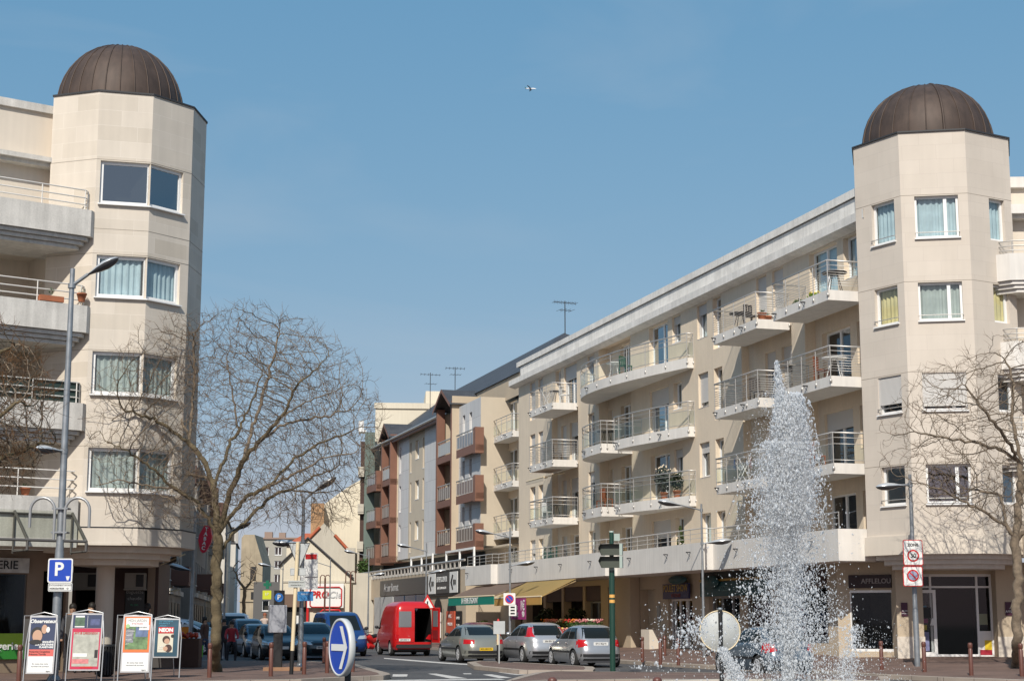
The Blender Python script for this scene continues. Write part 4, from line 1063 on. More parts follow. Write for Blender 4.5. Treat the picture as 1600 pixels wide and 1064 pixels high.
# bays: far one (s 65.2-68.8 at offset 1) is a loggia only, near one has a plain side wall
def bay(sa, sb, off, depth, side_to, name='loggia'):
    b = MB()
    for z in H3: b.box(-sb, -sa, -off, depth, z - .42, z, 0, F1)
    b.box(-sb, -sb + .28, -off - .02, -off + .5, 5.75, 14.9, 0, F1); b.box(-sa - .28, -sa, -off - .02, -off + .5, 5.75, 15.0, 0, F1)
    b.box(-sb, -sb + .1, -off + .5, depth, 5.75, 14.6, 1, F1); b.box(-sa - .1, -sa, -off + .5, depth, 5.75, 14.9, 1, F1)
    b.quad((-sb, depth, 5.75), (-sa, depth, 5.75), (-sa, depth, 15), (-sb, depth, 15), 1, F1)
    mid = -(sa + sb) / 2; w = (sb - sa) / 2 + .25
    o = wb3(name, b, [BROWN, TAN])
    r = MB()
    for sg in (-1, 1):
        r.add([(mid + sg * w, -off - .2, 14.75), (mid, -off - .2, 15.95), (mid, 3.5, 15.95), (mid + sg * w, 3.5, 14.75)], [(0, 1, 2, 3)], 0, F1)
        r.add([(mid + sg * w, -off - .21, 14.55), (mid, -off - .21, 15.75), (mid, -off - .21, 15.99), (mid + sg * w, -off - .21, 14.79)], [(0, 1, 2, 3)], 1, F1)
    r.build('gable_roof', [SLATE, BROWN], o, Matrix.Identity(4))
    for z in H3:
        g = MB()
        g.tube([(-sb + .3, -off + .05, z + .95), (-sa - .3, -off + .05, z + .95)], .04, 6, 0, F1)
        for x in np.arange(-sb + .35, -sa - .2, .5): g.box(x, x + .03, -off + .03, -off + .06, z + .05, z + .95, 0, F1)
        q = MB(); q.box(-sb + .3, -sa - .3, -off + .07, -off + .085, z + .08, z + .8, 0, F1)
        rl = g.build('railing', ALU, o, Matrix.Identity(4))
        q.build('smoked_panel', [M('smoked_brown_panel', (.16, .12, .10), .3), M('pale_balcony_panel', (.35, .38, .40), .3)][1 if z > 10 else 0], o, Matrix.Identity(4))
bay(50.1, 54.1, .95, 1.0, None)
bay(69.4, 72.6, .6, 1.0, None)
sb_ = MB(); sb_.quad((-50.08, -.95, 5.75), (-50.08, -.95, 15.3), (-50.08, 1.0, 15.3), (-50.08, 1.0, 5.75), 0, F1); wb3('bay_side_wall', sb_, [TAN])
# brown box balconies
def boxbal(s0, s1, o0, off, zf, pan):
    b = MB(); b.box(-s1, -s0, -off, -o0, zf - .35, zf, 0, F1); b.box(-s0 - .45, -s0, -off - .03, -o0, zf - .5, zf + 1.02, 0, F1)
    b.box(-s1, -s0 - .45, -off - .02, -off, zf - .45, zf + .05, 0, F1)
    o = wb3('balcony', b, [BROWN]); g = MB()
    g.tube([(-s1, -o0, zf + .95), (-s1, -off, zf + .95), (-s0 - .45, -off, zf + .95)], .035, 6, 0, F1)
    for x in np.arange(-s1, -s0 - .4, .62): g.box(x, x + .035, -off - .01, -off + .02, zf, zf + .95, 0, F1)
    g.build('railing', ALU, o, Matrix.Identity(4))
    q = MB(); q.box(-s1 + .03, -s0 - .48, -off + .03, -off + .045, zf + .12, zf + .82, 0, F1); q.build('smoked_panel', pan, o, Matrix.Identity(4))
pans = [M('smoked_brown_panel', (.16, .12, .10), .3), M('dark_pink_panel', (.22, .16, .14), .4), M('grey_panel', (.20, .21, .24), .3)]
for z, p in zip(H3, pans): boxbal(44.3, 48.7, .5, 1.0, z - .05, p)
for z, p in zip((6.1, 8.85, 11.6), (pans[0], M('pale_balcony_panel', (.35, .38, .40), .3), pans[2])): boxbal(72.8, 76.8, -.5, .9, z, p)
rf3 = MB()
rf3.add([(-77, -.45, 14.55), (-54.2, -.45, 14.55), (-54.2, 6, 19.4), (-77, 6, 19.4)], [(0, 1, 2, 3)], 0, F1)
rf3.add([(-54.2, .9, 15.7), (-42, .9, 15.7), (-48.9, 6, 19.4), (-54.2, 6, 19.4)], [(0, 1, 2, 3)], 0, F1)
rf3.add([(-54.2, .9, 15.7), (-54.2, -.45, 14.55), (-54.2, 6, 19.4)], [(0, 1, 2)], 0, F1)
rf3.add([(-77, 12, 14.6), (-48.9, 12, 14.6), (-48.9, 6, 19.4), (-77, 6, 19.4)], [(3, 2, 1, 0)], 0, F1)
rf3.add([(-42, .9, 15.7), (-42, 12, 15.7), (-48.9, 6, 19.4)], [(0, 1, 2)], 0, F1)
rf3.box(-77, -54.2, -.55, -.4, 14.35, 14.6, 1, F1)
rf3.tube([(-77, -.6, 14.62), (-54.2, -.6, 14.62)], .09, 8, 2, F1)
rfo = wb3('roof', rf3, [SLATE, BROWN, ALU])
# podium with shops
pz = MB()
ph = [(68.0, 70.6, .4, 3.0), (72.0, 74.8, .4, 3.0)]
wall_grid(pz, -78, -42.6, .2, 4.42, [(-b, -a, c, d) for a, b, c, d in ph], -2, .4, 0, F1, 2, 2.5)
pz.box(-78, -42.6, -1.98, 3, 4.44, 4.6, 1, F1); pz.quad((-42.6, -2, .2), (-42.6, -2, 4.42), (-42.6, 3, 4.42), (-42.6, 3, .2), 0, F1)
pz.quad((-78, .8, 4.6), (-50, .8, 4.6), (-50, .8, 5.8), (-78, .8, 5.8), 2, F1)
wb3('podium', pz, [TAN, CONC, DARK])
fr_ = MB()
fr_.tube([(-78, -2.05, 4.95), (-42.7, -2.05, 4.95)], .07, 6, 0, F1)
for x in np.arange(-77, -43, 1.0): fr_.box(x, x + .08, -2.1, -2.0, 4.45, 4.9, 0, F1)
wb3('terrace_railing', fr_, [ALU])
wf = MB()
for a, b in ((44, 50.5), (54, 60)):
    for x in (a, (a + b) / 2, b): wf.box(-x - .06, -x + .06, -1.2, -1.1, 4.6, 5.75, 0, F1)
    wf.box(-b, -a, -1.2, -1.1, 5.62, 5.74, 0, F1)
wb3('conservatory_frame', wf, [WHITEP])
DGREY = M('dark_grey_fascia', (.065, .062, .06), .5); NBLUE = M('dark_blue_panel', (.012, .03, .07), .35)
o = fascia(B3, F1 @ TR(-65.4, -2.02, 3.2), 14.0, 1.05, DGREY, 'Arthur Bonnet', .75, M('pale_grey_lettering', (.5, .5, .5), .5), x=3.6)
o = fascia(B3, F1 @ TR(-51.2, -2.02, 3.0), 7.4, 1.5, M('black_fascia2', (.02, .02, .02), .5), None)
e = MB()
for x0, x1 in ((-51.05, -49.3), (-45.8, -44.0)): e.box(x0, x1, -2.14, -2.105, 3.15, 4.35, 0, F1)
e.box(-49.1, -46.1, -2.14, -2.105, 3.15, 4.35, 1, F1)
pe = e.build('sign_panel', [SIGNW, DGREY], o, Matrix.Identity(4))
text('ESTHETIC CENTER', .42, F1 @ TR(-47.6, -2.16, 3.95), SIGNW, o, sx=.72, bold=.01); text('BEAUTÉ & SOINS DU CORPS', .2, F1 @ TR(-47.6, -2.16, 3.45), SIGNW, o, sx=.85)
for cx in (-50.3, -45.0):
    g = MB()
    g.add([(cx - .55, -2.15, 3.75), (cx - .15, -2.15, 4.2), (cx + .1, -2.15, 4.15), (cx - .2, -2.15, 3.75), (cx + .1, -2.15, 3.35), (cx - .15, -2.15, 3.3)], [(0, 5, 4, 3), (0, 3, 2, 1)], 0, F1)
    g.box(cx + .15, cx + .38, -2.165, -2.15, 3.6, 3.9, 0, F1); g.box(cx + .5, cx + .68, -2.165, -2.15, 3.62, 3.88, 0, F1); gg = g.build('emblem', BLACK, o, Matrix.Identity(4))
for s in (49.0, 45.7):
    ar = MB()
    n = 12; pts = [(-s - 1.05 * math.cos(math.pi * i / n), 2.05 + .85 * math.sin(math.pi * i / n)) for i in range(n + 1)]
    ar.add([(x, -2.03, z) for x, z in pts], [tuple(range(n + 1))[::-1]], 0, F1); wb3('arched_fanlight', ar, [BLACK])
rp = MB(); rp.box(-46.6, -44.7, -2.12, -2.05, .55, 2.1, 0, F1); o = wb3('poster_panel', rp, [M('red_orange_poster', (.55, .10, .05), .5)])
text('AVEC', .3, F1 @ TR(-45.65, -2.14, 1.8), SIGNW, o); text('MINCEUR', .26, F1 @ TR(-45.65, -2.14, 1.35), SIGNW, o)
rp = MB(); rp.box(-49.9, -48.1, -2.1, -2.05, .55, 2.05, 0, F1); wb3('door', rp, [WPL])
bl = MB()
for x in (-60.9, -57.6, -54.4): bl.box(x, x + 3.0, -2.1, -2.04, .6, 3.15, 0, F1)
wb3('shop_window', bl, [NBLUE])
bl = MB(); bl.box(-67.2, -61.2, -2.12, -2.04, .4, 3.15, 0, F1); wb3('roller_door', bl, [M('pale_grey_door', (.42, .43, .43), .6, var=.05)])
nb = MB(); nb.box(-44.6, -43.3, -2.08, -2.03, 1.0, 2.1, 0, F1); o = wb3('poster_panel', nb, [BLACK]); text('OUVERT', .22, F1 @ TR(-43.95, -2.1, 1.7), SIGNW, o); text('9h - 19h', .18, F1 @ TR(-43.95, -2.1, 1.3), SIGNW, o)
potplant('terrace_tree', 'small olive-green bush standing on the far end of the podium terrace', F1 @ Vector((-75.5, -1.2, 4.6)), 1.3, .6, LEAF, None, True, None, 'bush', 91, s=.11, n=420)

# antennas
def antenna(label, P, h, n=6, ang=.3, w=1.0):
    t = thing('roof_antenna', label, 'antenna', TR(*P) @ RZ(ang)); T = WM[t]
    m = MB(); m.tube([(0, 0, 0), (0, 0, h)], .028, 5); m.build('mast', LEAD, t, T)
    m = MB(); m.tube([(-w, 0, h * .95), (w, 0, h * .95)], .016, 5)
    for i in range(n): x = -w + 2 * w * i / (n - 1); m.tube([(x, -.28, h * .95), (x, .28, h * .95)], .010, 4); m.tube([(x, 0, h * .95 - .1), (x, 0, h * .95 + .1)], .010, 4)
    m.tube([(-w * .5, 0, h * .72), (w * .6, 0, h * .72)], .014, 5)
    for i in range(4): x = -w * .5 + w * 1.1 * i / 3; m.tube([(x, -.4, h * .72), (x, .4, h * .72)], .010, 4)
    m.build('aerial', LEAD, t, T)
antenna('television aerial on a mast above the long white parapet', at(883, 522, 84), 1.75, 7, .4, .62)
antenna('left one of two aerials above the cream block', at(672, 645, 124), 3.1, 6, .3, .75)
antenna('right one of two aerials above the cream block', at(711, 616, 112), 1.9, 6, .2, .65)

# ------------------------------------------------------------------ other buildings behind
CREAM = M('cream_wall', (.66, .60, .48), .9, var=.06, vs=.5, streak=.05); CREAM2 = M('grey_cream_wall', (.52, .48, .40), .9, var=.08, vs=.5, streak=.08)
GGREEN = M('grey_green_wall', (.13, .17, .15), .8, var=.06, vs=1)
ZW = 100
def block(name, label, cat, T, w, d, h, mats, ops=None, dark=1, ops_side=None, winsplit=(), cur=None, frm=None, z0=-.1):
    """T at the lower left front corner, x right, y away"""
    t = thing(name, label, cat, T)
    m = MB(); wall_grid(m, 0, w, z0, h, ops or [], 0, .2, 0, None, dark, .5)
    m.quad((0, 0, z0), (0, 0, h), (0, d, h), (0, d, z0)); m.quad((0, d, z0), (0, d, h), (w, d, h), (w, d, z0)); m.quad((0, 0, h), (w, 0, h), (w, d, h), (0, d, h), 0)
    TS = T @ TR(w, 0, 0) @ RZ(SQ)
    m2 = MB(); m.v = [tuple(v) for v in m.v]
    wall_grid(m, 0, d, z0, h, ops_side or [], 0, .2, 0, TR(w, 0, 0) @ RZ(SQ), dark, .5)
    m.build('wall', mats, t, T)
    for o in (ops or []): window(t, T @ TR(o[0], .14, o[2]), o[1] - o[0], o[3] - o[2], winsplit, sill=True, curtain=cur, frm=frm)
    for o in (ops_side or []): window(t, TS @ TR(o[0], .14, o[2]), o[1] - o[0], o[3] - o[2], winsplit, sill=True, curtain=cur, frm=frm)
    return t
# cream block with roof box
c0 = at(583, 900, 128); c0.z = 0
TB4 = FR(c0, Vector((1, .08, 0)))
t4 = block('apartment_block', 'tall plain cream block with a flat roof rising behind the slate-roofed house', 'building', TB4, 15, 14, 18.3, [CREAM, DARK2], [(1.2, 1.7, 4.6, 6.0), (1.2, 1.7, 7.5, 8.9), (1.2, 1.7, 10.4, 11.8)])
q = MB(); q.box(4.0, 14, 2, 8, 18.3, 19.7); q.box(-.1, 15.1, -.12, .3, 18.0, 18.45); q.build('roof_room', [CREAM], t4, TB4)
# narrow grey-green building with balconies
c0 = at(567, 900, 126); c0.z = 0; TG = FR(c0, Vector((1, .09, 0)))
tg = thing('narrow_building', 'narrow grey-green building with dark balcony gaps beside the cream block', 'building', TG)
m = MB(); m.box(0, .78, 0, 1.4, 0, 15.9); m.box(-.30, 0, .3, 1.3, 0, 15.2, 1)
m.build('wall', [GGREEN, DBROWN], tg, TG)
for k in range(4):
    q = MB(); q.box(-.45, -.02, -.2, 1.6, 3.9 + 2.85 * k, 4.05 + 2.85 * k); q.box(-.48, -.44, -.2, 1.6, 4.05 + 2.85 * k, 4.7 + 2.85 * k); q.box(-.48, -.02, -.24, -.2, 4.05 + 2.85 * k, 4.65 + 2.85 * k); q.build('balcony', CREAM2, tg, TG)
q = MB(); q.box(-.5, .1, .2, 1.4, 15.95, 16.08); q.box(-.5, -.1, .2, .26, 16.08, 16.8); q.build('roof_terrace', SIGNW, tg, TG)
# big blank cream wall with a sloping top
TW = FR(at(483, 968, 140) * Vector((1, 1, 0)) if False else Vector((at(483, 968, 140).x, 140, 0)), Vector((1, .1, 0)))
tw_ = thing('blank_gable', 'large blank cream gable wall with a sloping top behind the red-signed shop', 'building', TW)
xs = [at(u, 900, 140).x - at(483, 900, 140).x for u in (483, 500, 515, 540, 566, 590)]; zs_ = [at(0, v, 140).z for v in (806, 790, 778, 760, 745, 733)]
m = MB(); P = [(x, 0, z) for x, z in zip(xs, zs_)] + [(xs[-1], 0, 0), (0, 0, 0)]; n = len(P)
m.add(P + [(a, 10, c) for a, b, c in P], [tuple(range(n))[::-1], tuple(range(n, 2 * n))] + [(i, (i + 1) % n, n + (i + 1) % n, n + i) for i in range(n)])
m.build('wall', CREAM, tw_, TW)
m = MB(); m.box(.0, 1.1, -1.5, -.3, 8.6, 11.3); m.build('chimney', M('ochre_brick', (.40, .24, .13), .9, var=.2, vs=3), tw_, TW)
# gabled house with the electrical shop
GR = M('red_roof_tiles', (.42, .11, .05), .8, var=.15, vs=3)
T5 = FR(Vector((at(436, 968, 118).x, 118, 0)), Vector((1, .06, 0)))
t5 = thing('gabled_shop', 'cream gabled house with a red and white framed shop front at the street corner', 'building', T5)
W5 = at(548, 968, 118).x - at(436, 968, 118).x
ax = at(481, 840, 118).x - at(436, 968, 118).x; az = at(481, 840, 118).z; zl = at(436, 882, 118).z; zr = at(548, 902, 118).z
m = MB(); P = [(0, 0, -.05), (W5, 0, -.05), (W5, 0, zr), (ax, 0, az), (0, 0, zl)]
m.add(P + [(a, 14, c) for a, b, c in P], [(0, 1, 2, 3, 4), (1, 6, 7, 2), (0, 4, 9, 5)]); m.build('wall', CREAM, t5, T5)
m = MB()
m.add([(-.15, -.15, zl - .1), (ax, -.15, az + .02), (ax, 14, az + .02), (-.15, 14, zl - .1), (W5 + .15, -.15, zr - .08), (W5 + .15, 14, zr - .08)], [(0, 1, 2, 3), (1, 4, 5, 2)]); m.tube([(-.15, -.17, zl - .1), (ax, -.17, az + .02), (W5 + .15, -.17, zr - .08)], .07, 5, 1)
m.build('roof', [LEAD, LEAD], t5, T5)
m = MB(); m.box(.2, W5 + .3, -.06, .02, zr - .35, zr - .22); m.box(W5 + .1, W5 + 1.9, .1, .5, 0, 4.9); m.build('side_wall', [CREAM2], t5, T5)
x0 = at(483, 968, 118).x - at(436, 968, 118).x; x1 = at(534, 968, 118).x - at(436, 968, 118).x
sgn = MB(); sgn.box(x0 - .15, x1 + .1, -.35, 0, 2.45, 4.15); so = sgn.build('shop_sign', SIGNW, t5, T5)
fr5 = MB(); pr_ = [(x0 + .05, 2.62), (x0 + .2, 2.5), (x1 - .2, 2.5), (x1 - .05, 2.62), (x1 - .05, 3.75), (x1 - .2, 3.9), (x0 + .2, 3.9), (x0 + .05, 3.75), (x0 + .05, 2.62)]
fr5.tube([(a, -.4, b) for a, b in pr_], .045, 6); fr5.build('sign_border', REDP, so, T5)
text('PRO', .66, T5 @ TR(x0 + .72, -.40, 3.35), REDP, so, bold=.02, shear=.15); text('&Cie', .66, T5 @ TR(x0 + 1.62, -.40, 3.35), M('silver_lettering', (.55, .55, .55), .4), so, bold=.012, shear=.15)
m = MB(); m.box(x0 - .2, x0 - .05, -.3, .0, .0, 4.4); m.tube([(x0 + .75, -.35, 0), (x0 + .75, -.35, 2.1), (x0 + .95, -.35, 2.3), (x1 - .2, -.35, 2.3), (x1 - .05, -.35, 2.1), (x1 - .05, -.35, 0)], .07, 6); m.build('red_frame', REDP, t5, T5)
m = MB(); m.box(x0 + .8, x1 - .1, -.15, -.05, 0, 2.25); m.box(-.1, x0 - .2, -.12, -.02, 0, 2.5); m.build('shop_window', BLACK, t5, T5)
m = MB()
for a, b, c, d in ((.95, 1.55, 1.3, 1.42), (1.0, 1.5, 1.75, 1.85), (1.7, 1.95, 1.1, 1.9), (-.9, -.5, 1.3, 1.9)): m.box(x0 + a, x0 + b, -.22, -.16, c, d)
m.build('window_notice', SIGNW, t5, T5)
m = MB(); m.box(-.1, x0 - .3, -.5, .0, 2.5, 3.4); m.build('shop_fascia', M('brown_fascia', (.16, .10, .07), .6), t5, T5)
# second gable with red roof edge
T6 = FR(Vector((at(468, 968, 130).x, 130, 0)), Vector((1, .05, 0)))
t6 = thing('gabled_house', 'grey-cream gable with red tiled edges peeking over the shop roof', 'building', T6)
g6 = [(at(u, 900, 130).x - at(468, 900, 130).x, at(0, v, 130).z) for u, v in ((462, 860), (503, 817), (541, 858), (572, 872))]
m = MB(); P = [(g6[0][0], 0, 0), (g6[3][0], 0, 0), (g6[3][0], 0, g6[3][1]), (g6[2][0], 0, g6[2][1]), (g6[1][0], 0, g6[1][1]), (g6[0][0], 0, g6[0][1])]
m.add(P + [(a, 8, c) for a, b, c in P], [(0, 1, 2, 3, 4, 5), (1, 7, 8, 2), (2, 8, 9, 3), (3, 9, 10, 4), (4, 10, 11, 5), (5, 11, 6, 0)]); m.build('wall', CREAM2, t6, T6)
m = MB(); k0 = Vector((g6[0][0], -.05, g6[0][1])); k1 = Vector((g6[1][0], -.05, g6[1][1])); k2 = Vector((g6[2][0], -.05, g6[2][1]))
m.tube([k0, k0.lerp(k1, .85)], .13, 5); m.tube([k1.lerp(k2, .45), k2], .13, 5)
m.build('roof', GR, t6, T6)
m = MB(); m.box(g6[2][0] - .1, g6[2][0] + .6, -.6, .0, 3, g6[2][1] + .1); m.build('chimney', CREAM2, t6, T6)
T7 = FR(Vector((at(440, 968, 150).x, 150, 0)), Vector((1, 0, 0)))
t7 = thing('red_roofed_house', 'house with a red tiled roof far behind the yield sign', 'building', T7)
zt = at(0, 832, 150).z; m = MB(); m.box(.3, 5.2, 0, 6, 0, zt - .8); m.build('wall', CREAM, t7, T7)
m = MB(); m.add([(.0, -.2, zt - 1.2), (5.4, -.2, zt - 1.2), (5.0, 3, zt + .1), (1.6, 3, zt + .1)], [(0, 1, 2, 3)]); m.add([(0, 6, zt - 1.2), (5.4, 6, zt - 1.2), (5, 3, zt + .1), (1.6, 3, zt + .1)], [(3, 2, 1, 0)]); m.build('roof', GR, t7, T7)
# far apartment block
T8 = FR(Vector((at(397, 968, 250).x, 250, 0)), Vector((1, .03, 0))); z8 = at(0, 841, 250).z
ops = [];
for k in range(6):
    for j in range(5):
        x = .9 + j * 1.95; ops.append((x, x + 1.05, z8 - 2.5 - 2.05 * k, z8 - 1.3 - 2.05 * k))
t8 = block('far_apartment_block', 'grey-beige apartment block with rows of small windows closing the end of the street', 'building', T8, 11.2, 9, z8, [M('far_beige_render', (.36, .34, .29), .9, var=.1, vs=.4), DARK2], ops, winsplit=(.5,))
m = MB(); m.box(-.2, 11.4, -.25, .1, z8 - .1, z8 + .15); m.box(1.0, 2.2, 2, 3, z8, z8 + 1.1); m.box(3.2, 4.2, 2, 3, z8, z8 + 1.0); m.box(6.5, 9.8, 3, 5, z8, z8 + .9); m.build('roof_chimneys', M('far_brick', (.28, .2, .16), .9), t8, T8)
for k in (1, 2, 3): q = MB(); q.box(4.75, 6.0, -.6, 0, z8 - 2.7 - 2.05 * k, z8 - 2.6 - 2.05 * k); q.box(4.75, 6.0, -.62, -.58, z8 - 2.6 - 2.05 * k, z8 - 2.0 - 2.05 * k); q.build('balcony', [BROWN, CREAM2][k % 2], t8, T8)
# stone tower like a church front
T9 = FR(Vector((at(374, 968, 205).x, 205, 0)), Vector((1, 0, 0))); z9 = at(0, 835, 205).z
OST = M('old_stone', (.40, .33, .23), .9, var=.2, vs=.8, streak=.15)
t9 = thing('old_stone_gable', 'tall old stone gable with narrow louvred openings at the end of the street', 'building', T9)
m = MB(); m.add([(0, 0, 0), (2.7, 0, 0), (2.7, 0, z9 - 3.5), (1.6, 0, z9), (.3, 0, z9), (0, 0, z9 - .4), (0, 7, 0), (2.7, 7, 0), (2.7, 7, z9 - 3.5), (1.6, 7, z9), (.3, 7, z9), (0, 7, z9 - .4)], [(0, 1, 2, 3, 4, 5), (1, 7, 8, 2), (2, 8, 9, 3), (3, 9, 10, 4), (4, 10, 11, 5), (5, 11, 6, 0)])
for z in (3.8, 5.4): m.box(-.1, 2.8, -.15, 0, z, z + .15)
m.box(2.3, 2.8, -.2, .3, 0, 5.5); m.build('wall', OST, t9, T9)
for x, z, h in ((1.2, 6.4, 1.7), (1.35, 4.1, .9)): q = MB(); q.box(x, x + .7, -.06, -.01, z, z + h); q.build('louvre', BLACK, t9, T9)
# grey buildings on the far side of the left street
GB = [M('grey_render_a', (.27, .255, .235), .9, var=.12, vs=.6, streak=.12), M('grey_render_b', (.33, .31, .28), .9, var=.12, vs=.6, streak=.12), M('white_render', (.60, .56, .50), .9, var=.08, vs=.5, streak=.08)]
fd = Vector((-.1466, 1, 0)).normalized()
def sideblock(name, label, Y, L, x_at, h, mat, cols, floors, depth=9, zf=3.6, sp=2.8, ww=1.1, wh=1.35):
    """house on the left side of the far street: its front looks right, the near end looks at the camera"""
    p = Vector((x_at, Y, 0)); T = FR(p, fd)      # x goes away along the street, y points left -> front outward is -y
    T = FR(p, fd)
    t = thing(name, label, 'building', T)
    ops = [(c, c + ww, zf + sp * k, zf + sp * k + wh) for c in cols for k in range(floors)]
    m = MB(); wall_grid(m, 0, L, -.1, h, ops, 0, .2, 0, None, 2, .4)
    m.quad((0, 0, -.1), (0, 0, h), (0, depth, h), (0, depth, -.1), 1); m.quad((0, 0, h), (L, 0, h), (L, depth, h), (0, depth, h)); m.quad((L, 0, -.1), (L, depth, -.1), (L, depth, h), (L, 0, h))
    m.build('wall', [mat, mat, DARK2], t, T)
    for o in ops: window(t, T @ TR(o[0], .14, o[2]), o[1] - o[0], o[3] - o[2], (.5,), curtain=None)
    return t, T
specs = [('grey house with brown shutters first past the domed building on the far left side', 82, 13, at(262, 900, 82).x, 9.6, GB[1], (1, 3.2, 5.4, 7.6, 10), 3),
         ('darker grey balconied house behind the tree trunk, second on the far left side', 96, 16, at(304, 900, 96).x, 11.0, GB[0], (1, 3.6, 6.2, 8.8, 11.4, 13.6), 3),
         ('grey house in the middle of the row on the far left side', 114, 18, at(322, 900, 114).x, 10.6, GB[1], (1.2, 4.2, 7.2, 10.2, 13.2, 15.6), 3),
         ('tall white-ended house further down on the left side of the far street', 140, 16, at(352, 900, 140).x, 9.9, GB[2], (1.2, 4.5, 8, 11.5), 3),
         ('last white house on the left side of the far street', 160, 14, at(367, 900, 160).x, 8.9, GB[2], (1.2, 4.5, 8, 11), 3)]
for lab, Y, L, x, h, m_, cols, fl_ in specs:
    t, T = sideblock('street_house', lab, Y, L, x, h, m_, cols, fl_)
    t['group'] = 'houses along the far street'
    if Y < 120:
        for k in range(fl_):
            for c in (cols[1], cols[3]):
                b = MB(); b.box(c - .5, c + 1.6, -.9, 0, 3.35 + 2.8 * k, 3.5 + 2.8 * k); b.box(c - .5, c + 1.6, -.92, -.86, 3.5 + 2.8 * k, 4.3 + 2.8 * k); b.box(c - .52, c - .46, -.9, 0, 3.5 + 2.8 * k, 4.3 + 2.8 * k)
                b.build('balcony', [M('dull_brown_balcony', (.12, .06, .045), .7), GB[1]][k % 2], t, T)
        b = MB(); b.box(0, L, -.15, -.01, 2.9, 3.15); b.build('string_course', GB[2], t, T)
        for c in np.arange(.8, L - 2, 3.0):
            d = MB(); d.box(c, c + 1.8, -.04, -.01, .1, 2.5); d.build('shop_window', BLACK, t, T)
    else:
        b = MB(); b.add([(-.1, -.2, h), (L + .1, -.2, h), (L + .1, 4, h + 1.4), (-.1, 4, h + 1.4)], [(0, 1, 2, 3)]); b.add([(-.1, -.2, h), (-.1, 4, h + 1.4), (-.1, 9, h)], [(0, 1, 2)]); b.build('roof', SLATE, t, T)
# bare wall / low building closing the gap behind
T10 = FR(Vector((at(395, 968, 190).x, 190, 0)), Vector((1, .1, 0)))
block('low_grey_building', 'low dark grey building below the far apartment block', 'building', T10, 5.2, 6, 5.9, [M('dark_grey_render', (.12, .115, .11), .9), DARK2], [(1.0, 1.8, 2.6, 3.8), (3.0, 3.8, 2.6, 3.8)])

# ------------------------------------------------------------------ GROUND
g = MB(); g.add([(-2500, -300, 0), (2500, -300, 0), (2500, 4000, 0), (-2500, 4000, 0)], [(0, 1, 2, 3)]); struct('road', g, [ASPH])
def sheet(name, pts, z, kerb_edges, mat=PAVE, kw=.28, skirt=True, name2='kerb'):
    """raised pavement; pts in plan, counterclockwise seen from above; kerb stones along the listed edges"""
    pts = [Vector((p[0], p[1], 0)) for p in pts]
    n = len(pts)
    area = sum(pts[i].x * pts[(i + 1) % n].y - pts[(i + 1) % n].x * pts[i].y for i in range(n))
    if area < 0: pts = pts[::-1]; kerb_edges = [n - 2 - i if i < n - 1 else n - 1 for i in kerb_edges]
    m = MB(); m.add([(p.x, p.y, z) for p in pts], [tuple(range(n))])
    for i in range(n):
        a, b = pts[i], pts[(i + 1) % n]; m.quad((b.x, b.y, z), (a.x, a.y, z), (a.x, a.y, -.02), (b.x, b.y, -.02))
    struct(name, m, [mat])
    k = MB()
    def inn(i):
        p0, p1, p2 = pts[(i - 1) % n], pts[i], pts[(i + 1) % n]
        d1 = (p1 - p0).normalized(); d2 = (p2 - p1).normalized(); n1 = Vector((-d1.y, d1.x, 0)); n2 = Vector((-d2.y, d2.x, 0)); s = (n1 + n2)
        s = s.normalized() if s.length > 1e-3 else n1
        return p1 + s * kw / max(.5, s.dot(n1)), p1 - s * .02
    for i in kerb_edges:
        (ia, oa), (ib, ob) = inn(i), inn((i + 1) % n)
        k.add([(oa.x, oa.y, z + .006), (ob.x, ob.y, z + .006), (ib.x, ib.y, z + .006), (ia.x, ia.y, z + .006), (oa.x, oa.y, -.01), (ob.x, ob.y, -.01)], [(0, 1, 2, 3), (1, 0, 4, 5)])
    if kerb_edges: struct(name2, k, [KERB])
def gpx(l, z=.12): return [gp(u, v, z) for u, v in l]
lp = gpx([(-150, 1075), (300, 1064), (397, 1062), (470, 1061), (530, 1058), (575, 1056), (598, 1055), (609, 1053.3), (606, 1051), (590, 1047), (553, 1036), (480, 1032.5), (300, 1031.5)])
lp = [Vector((-40, 38, 0)), Vector((-16, 39.2, 0))] + lp[1:] + [Vector((-14, 63, 0)), Vector((-17, 78, 0)), Vector((-60, 78, 0))]
sheet('left_pavement', lp, .12, list(range(0, len(lp) - 3)))
sheet('traffic_island', gpx([(731, 1034), (742, 1040), (812, 1046.5), (926, 1046.5), (929, 1043.5), (925, 1041), (840, 1036), (775, 1033), (750, 1032)]), .12, list(range(9)))
sheet('splitter_island', gpx([(782, 1066), (812, 1056.5), (836, 1050.5), (862, 1048), (900, 1048.5), (1100, 1050), (1290, 1053), (1385, 1056), (1390, 1063), (1200, 1061.5), (1000, 1060.5), (862, 1062)]), .12, list(range(12)), kw=.22)
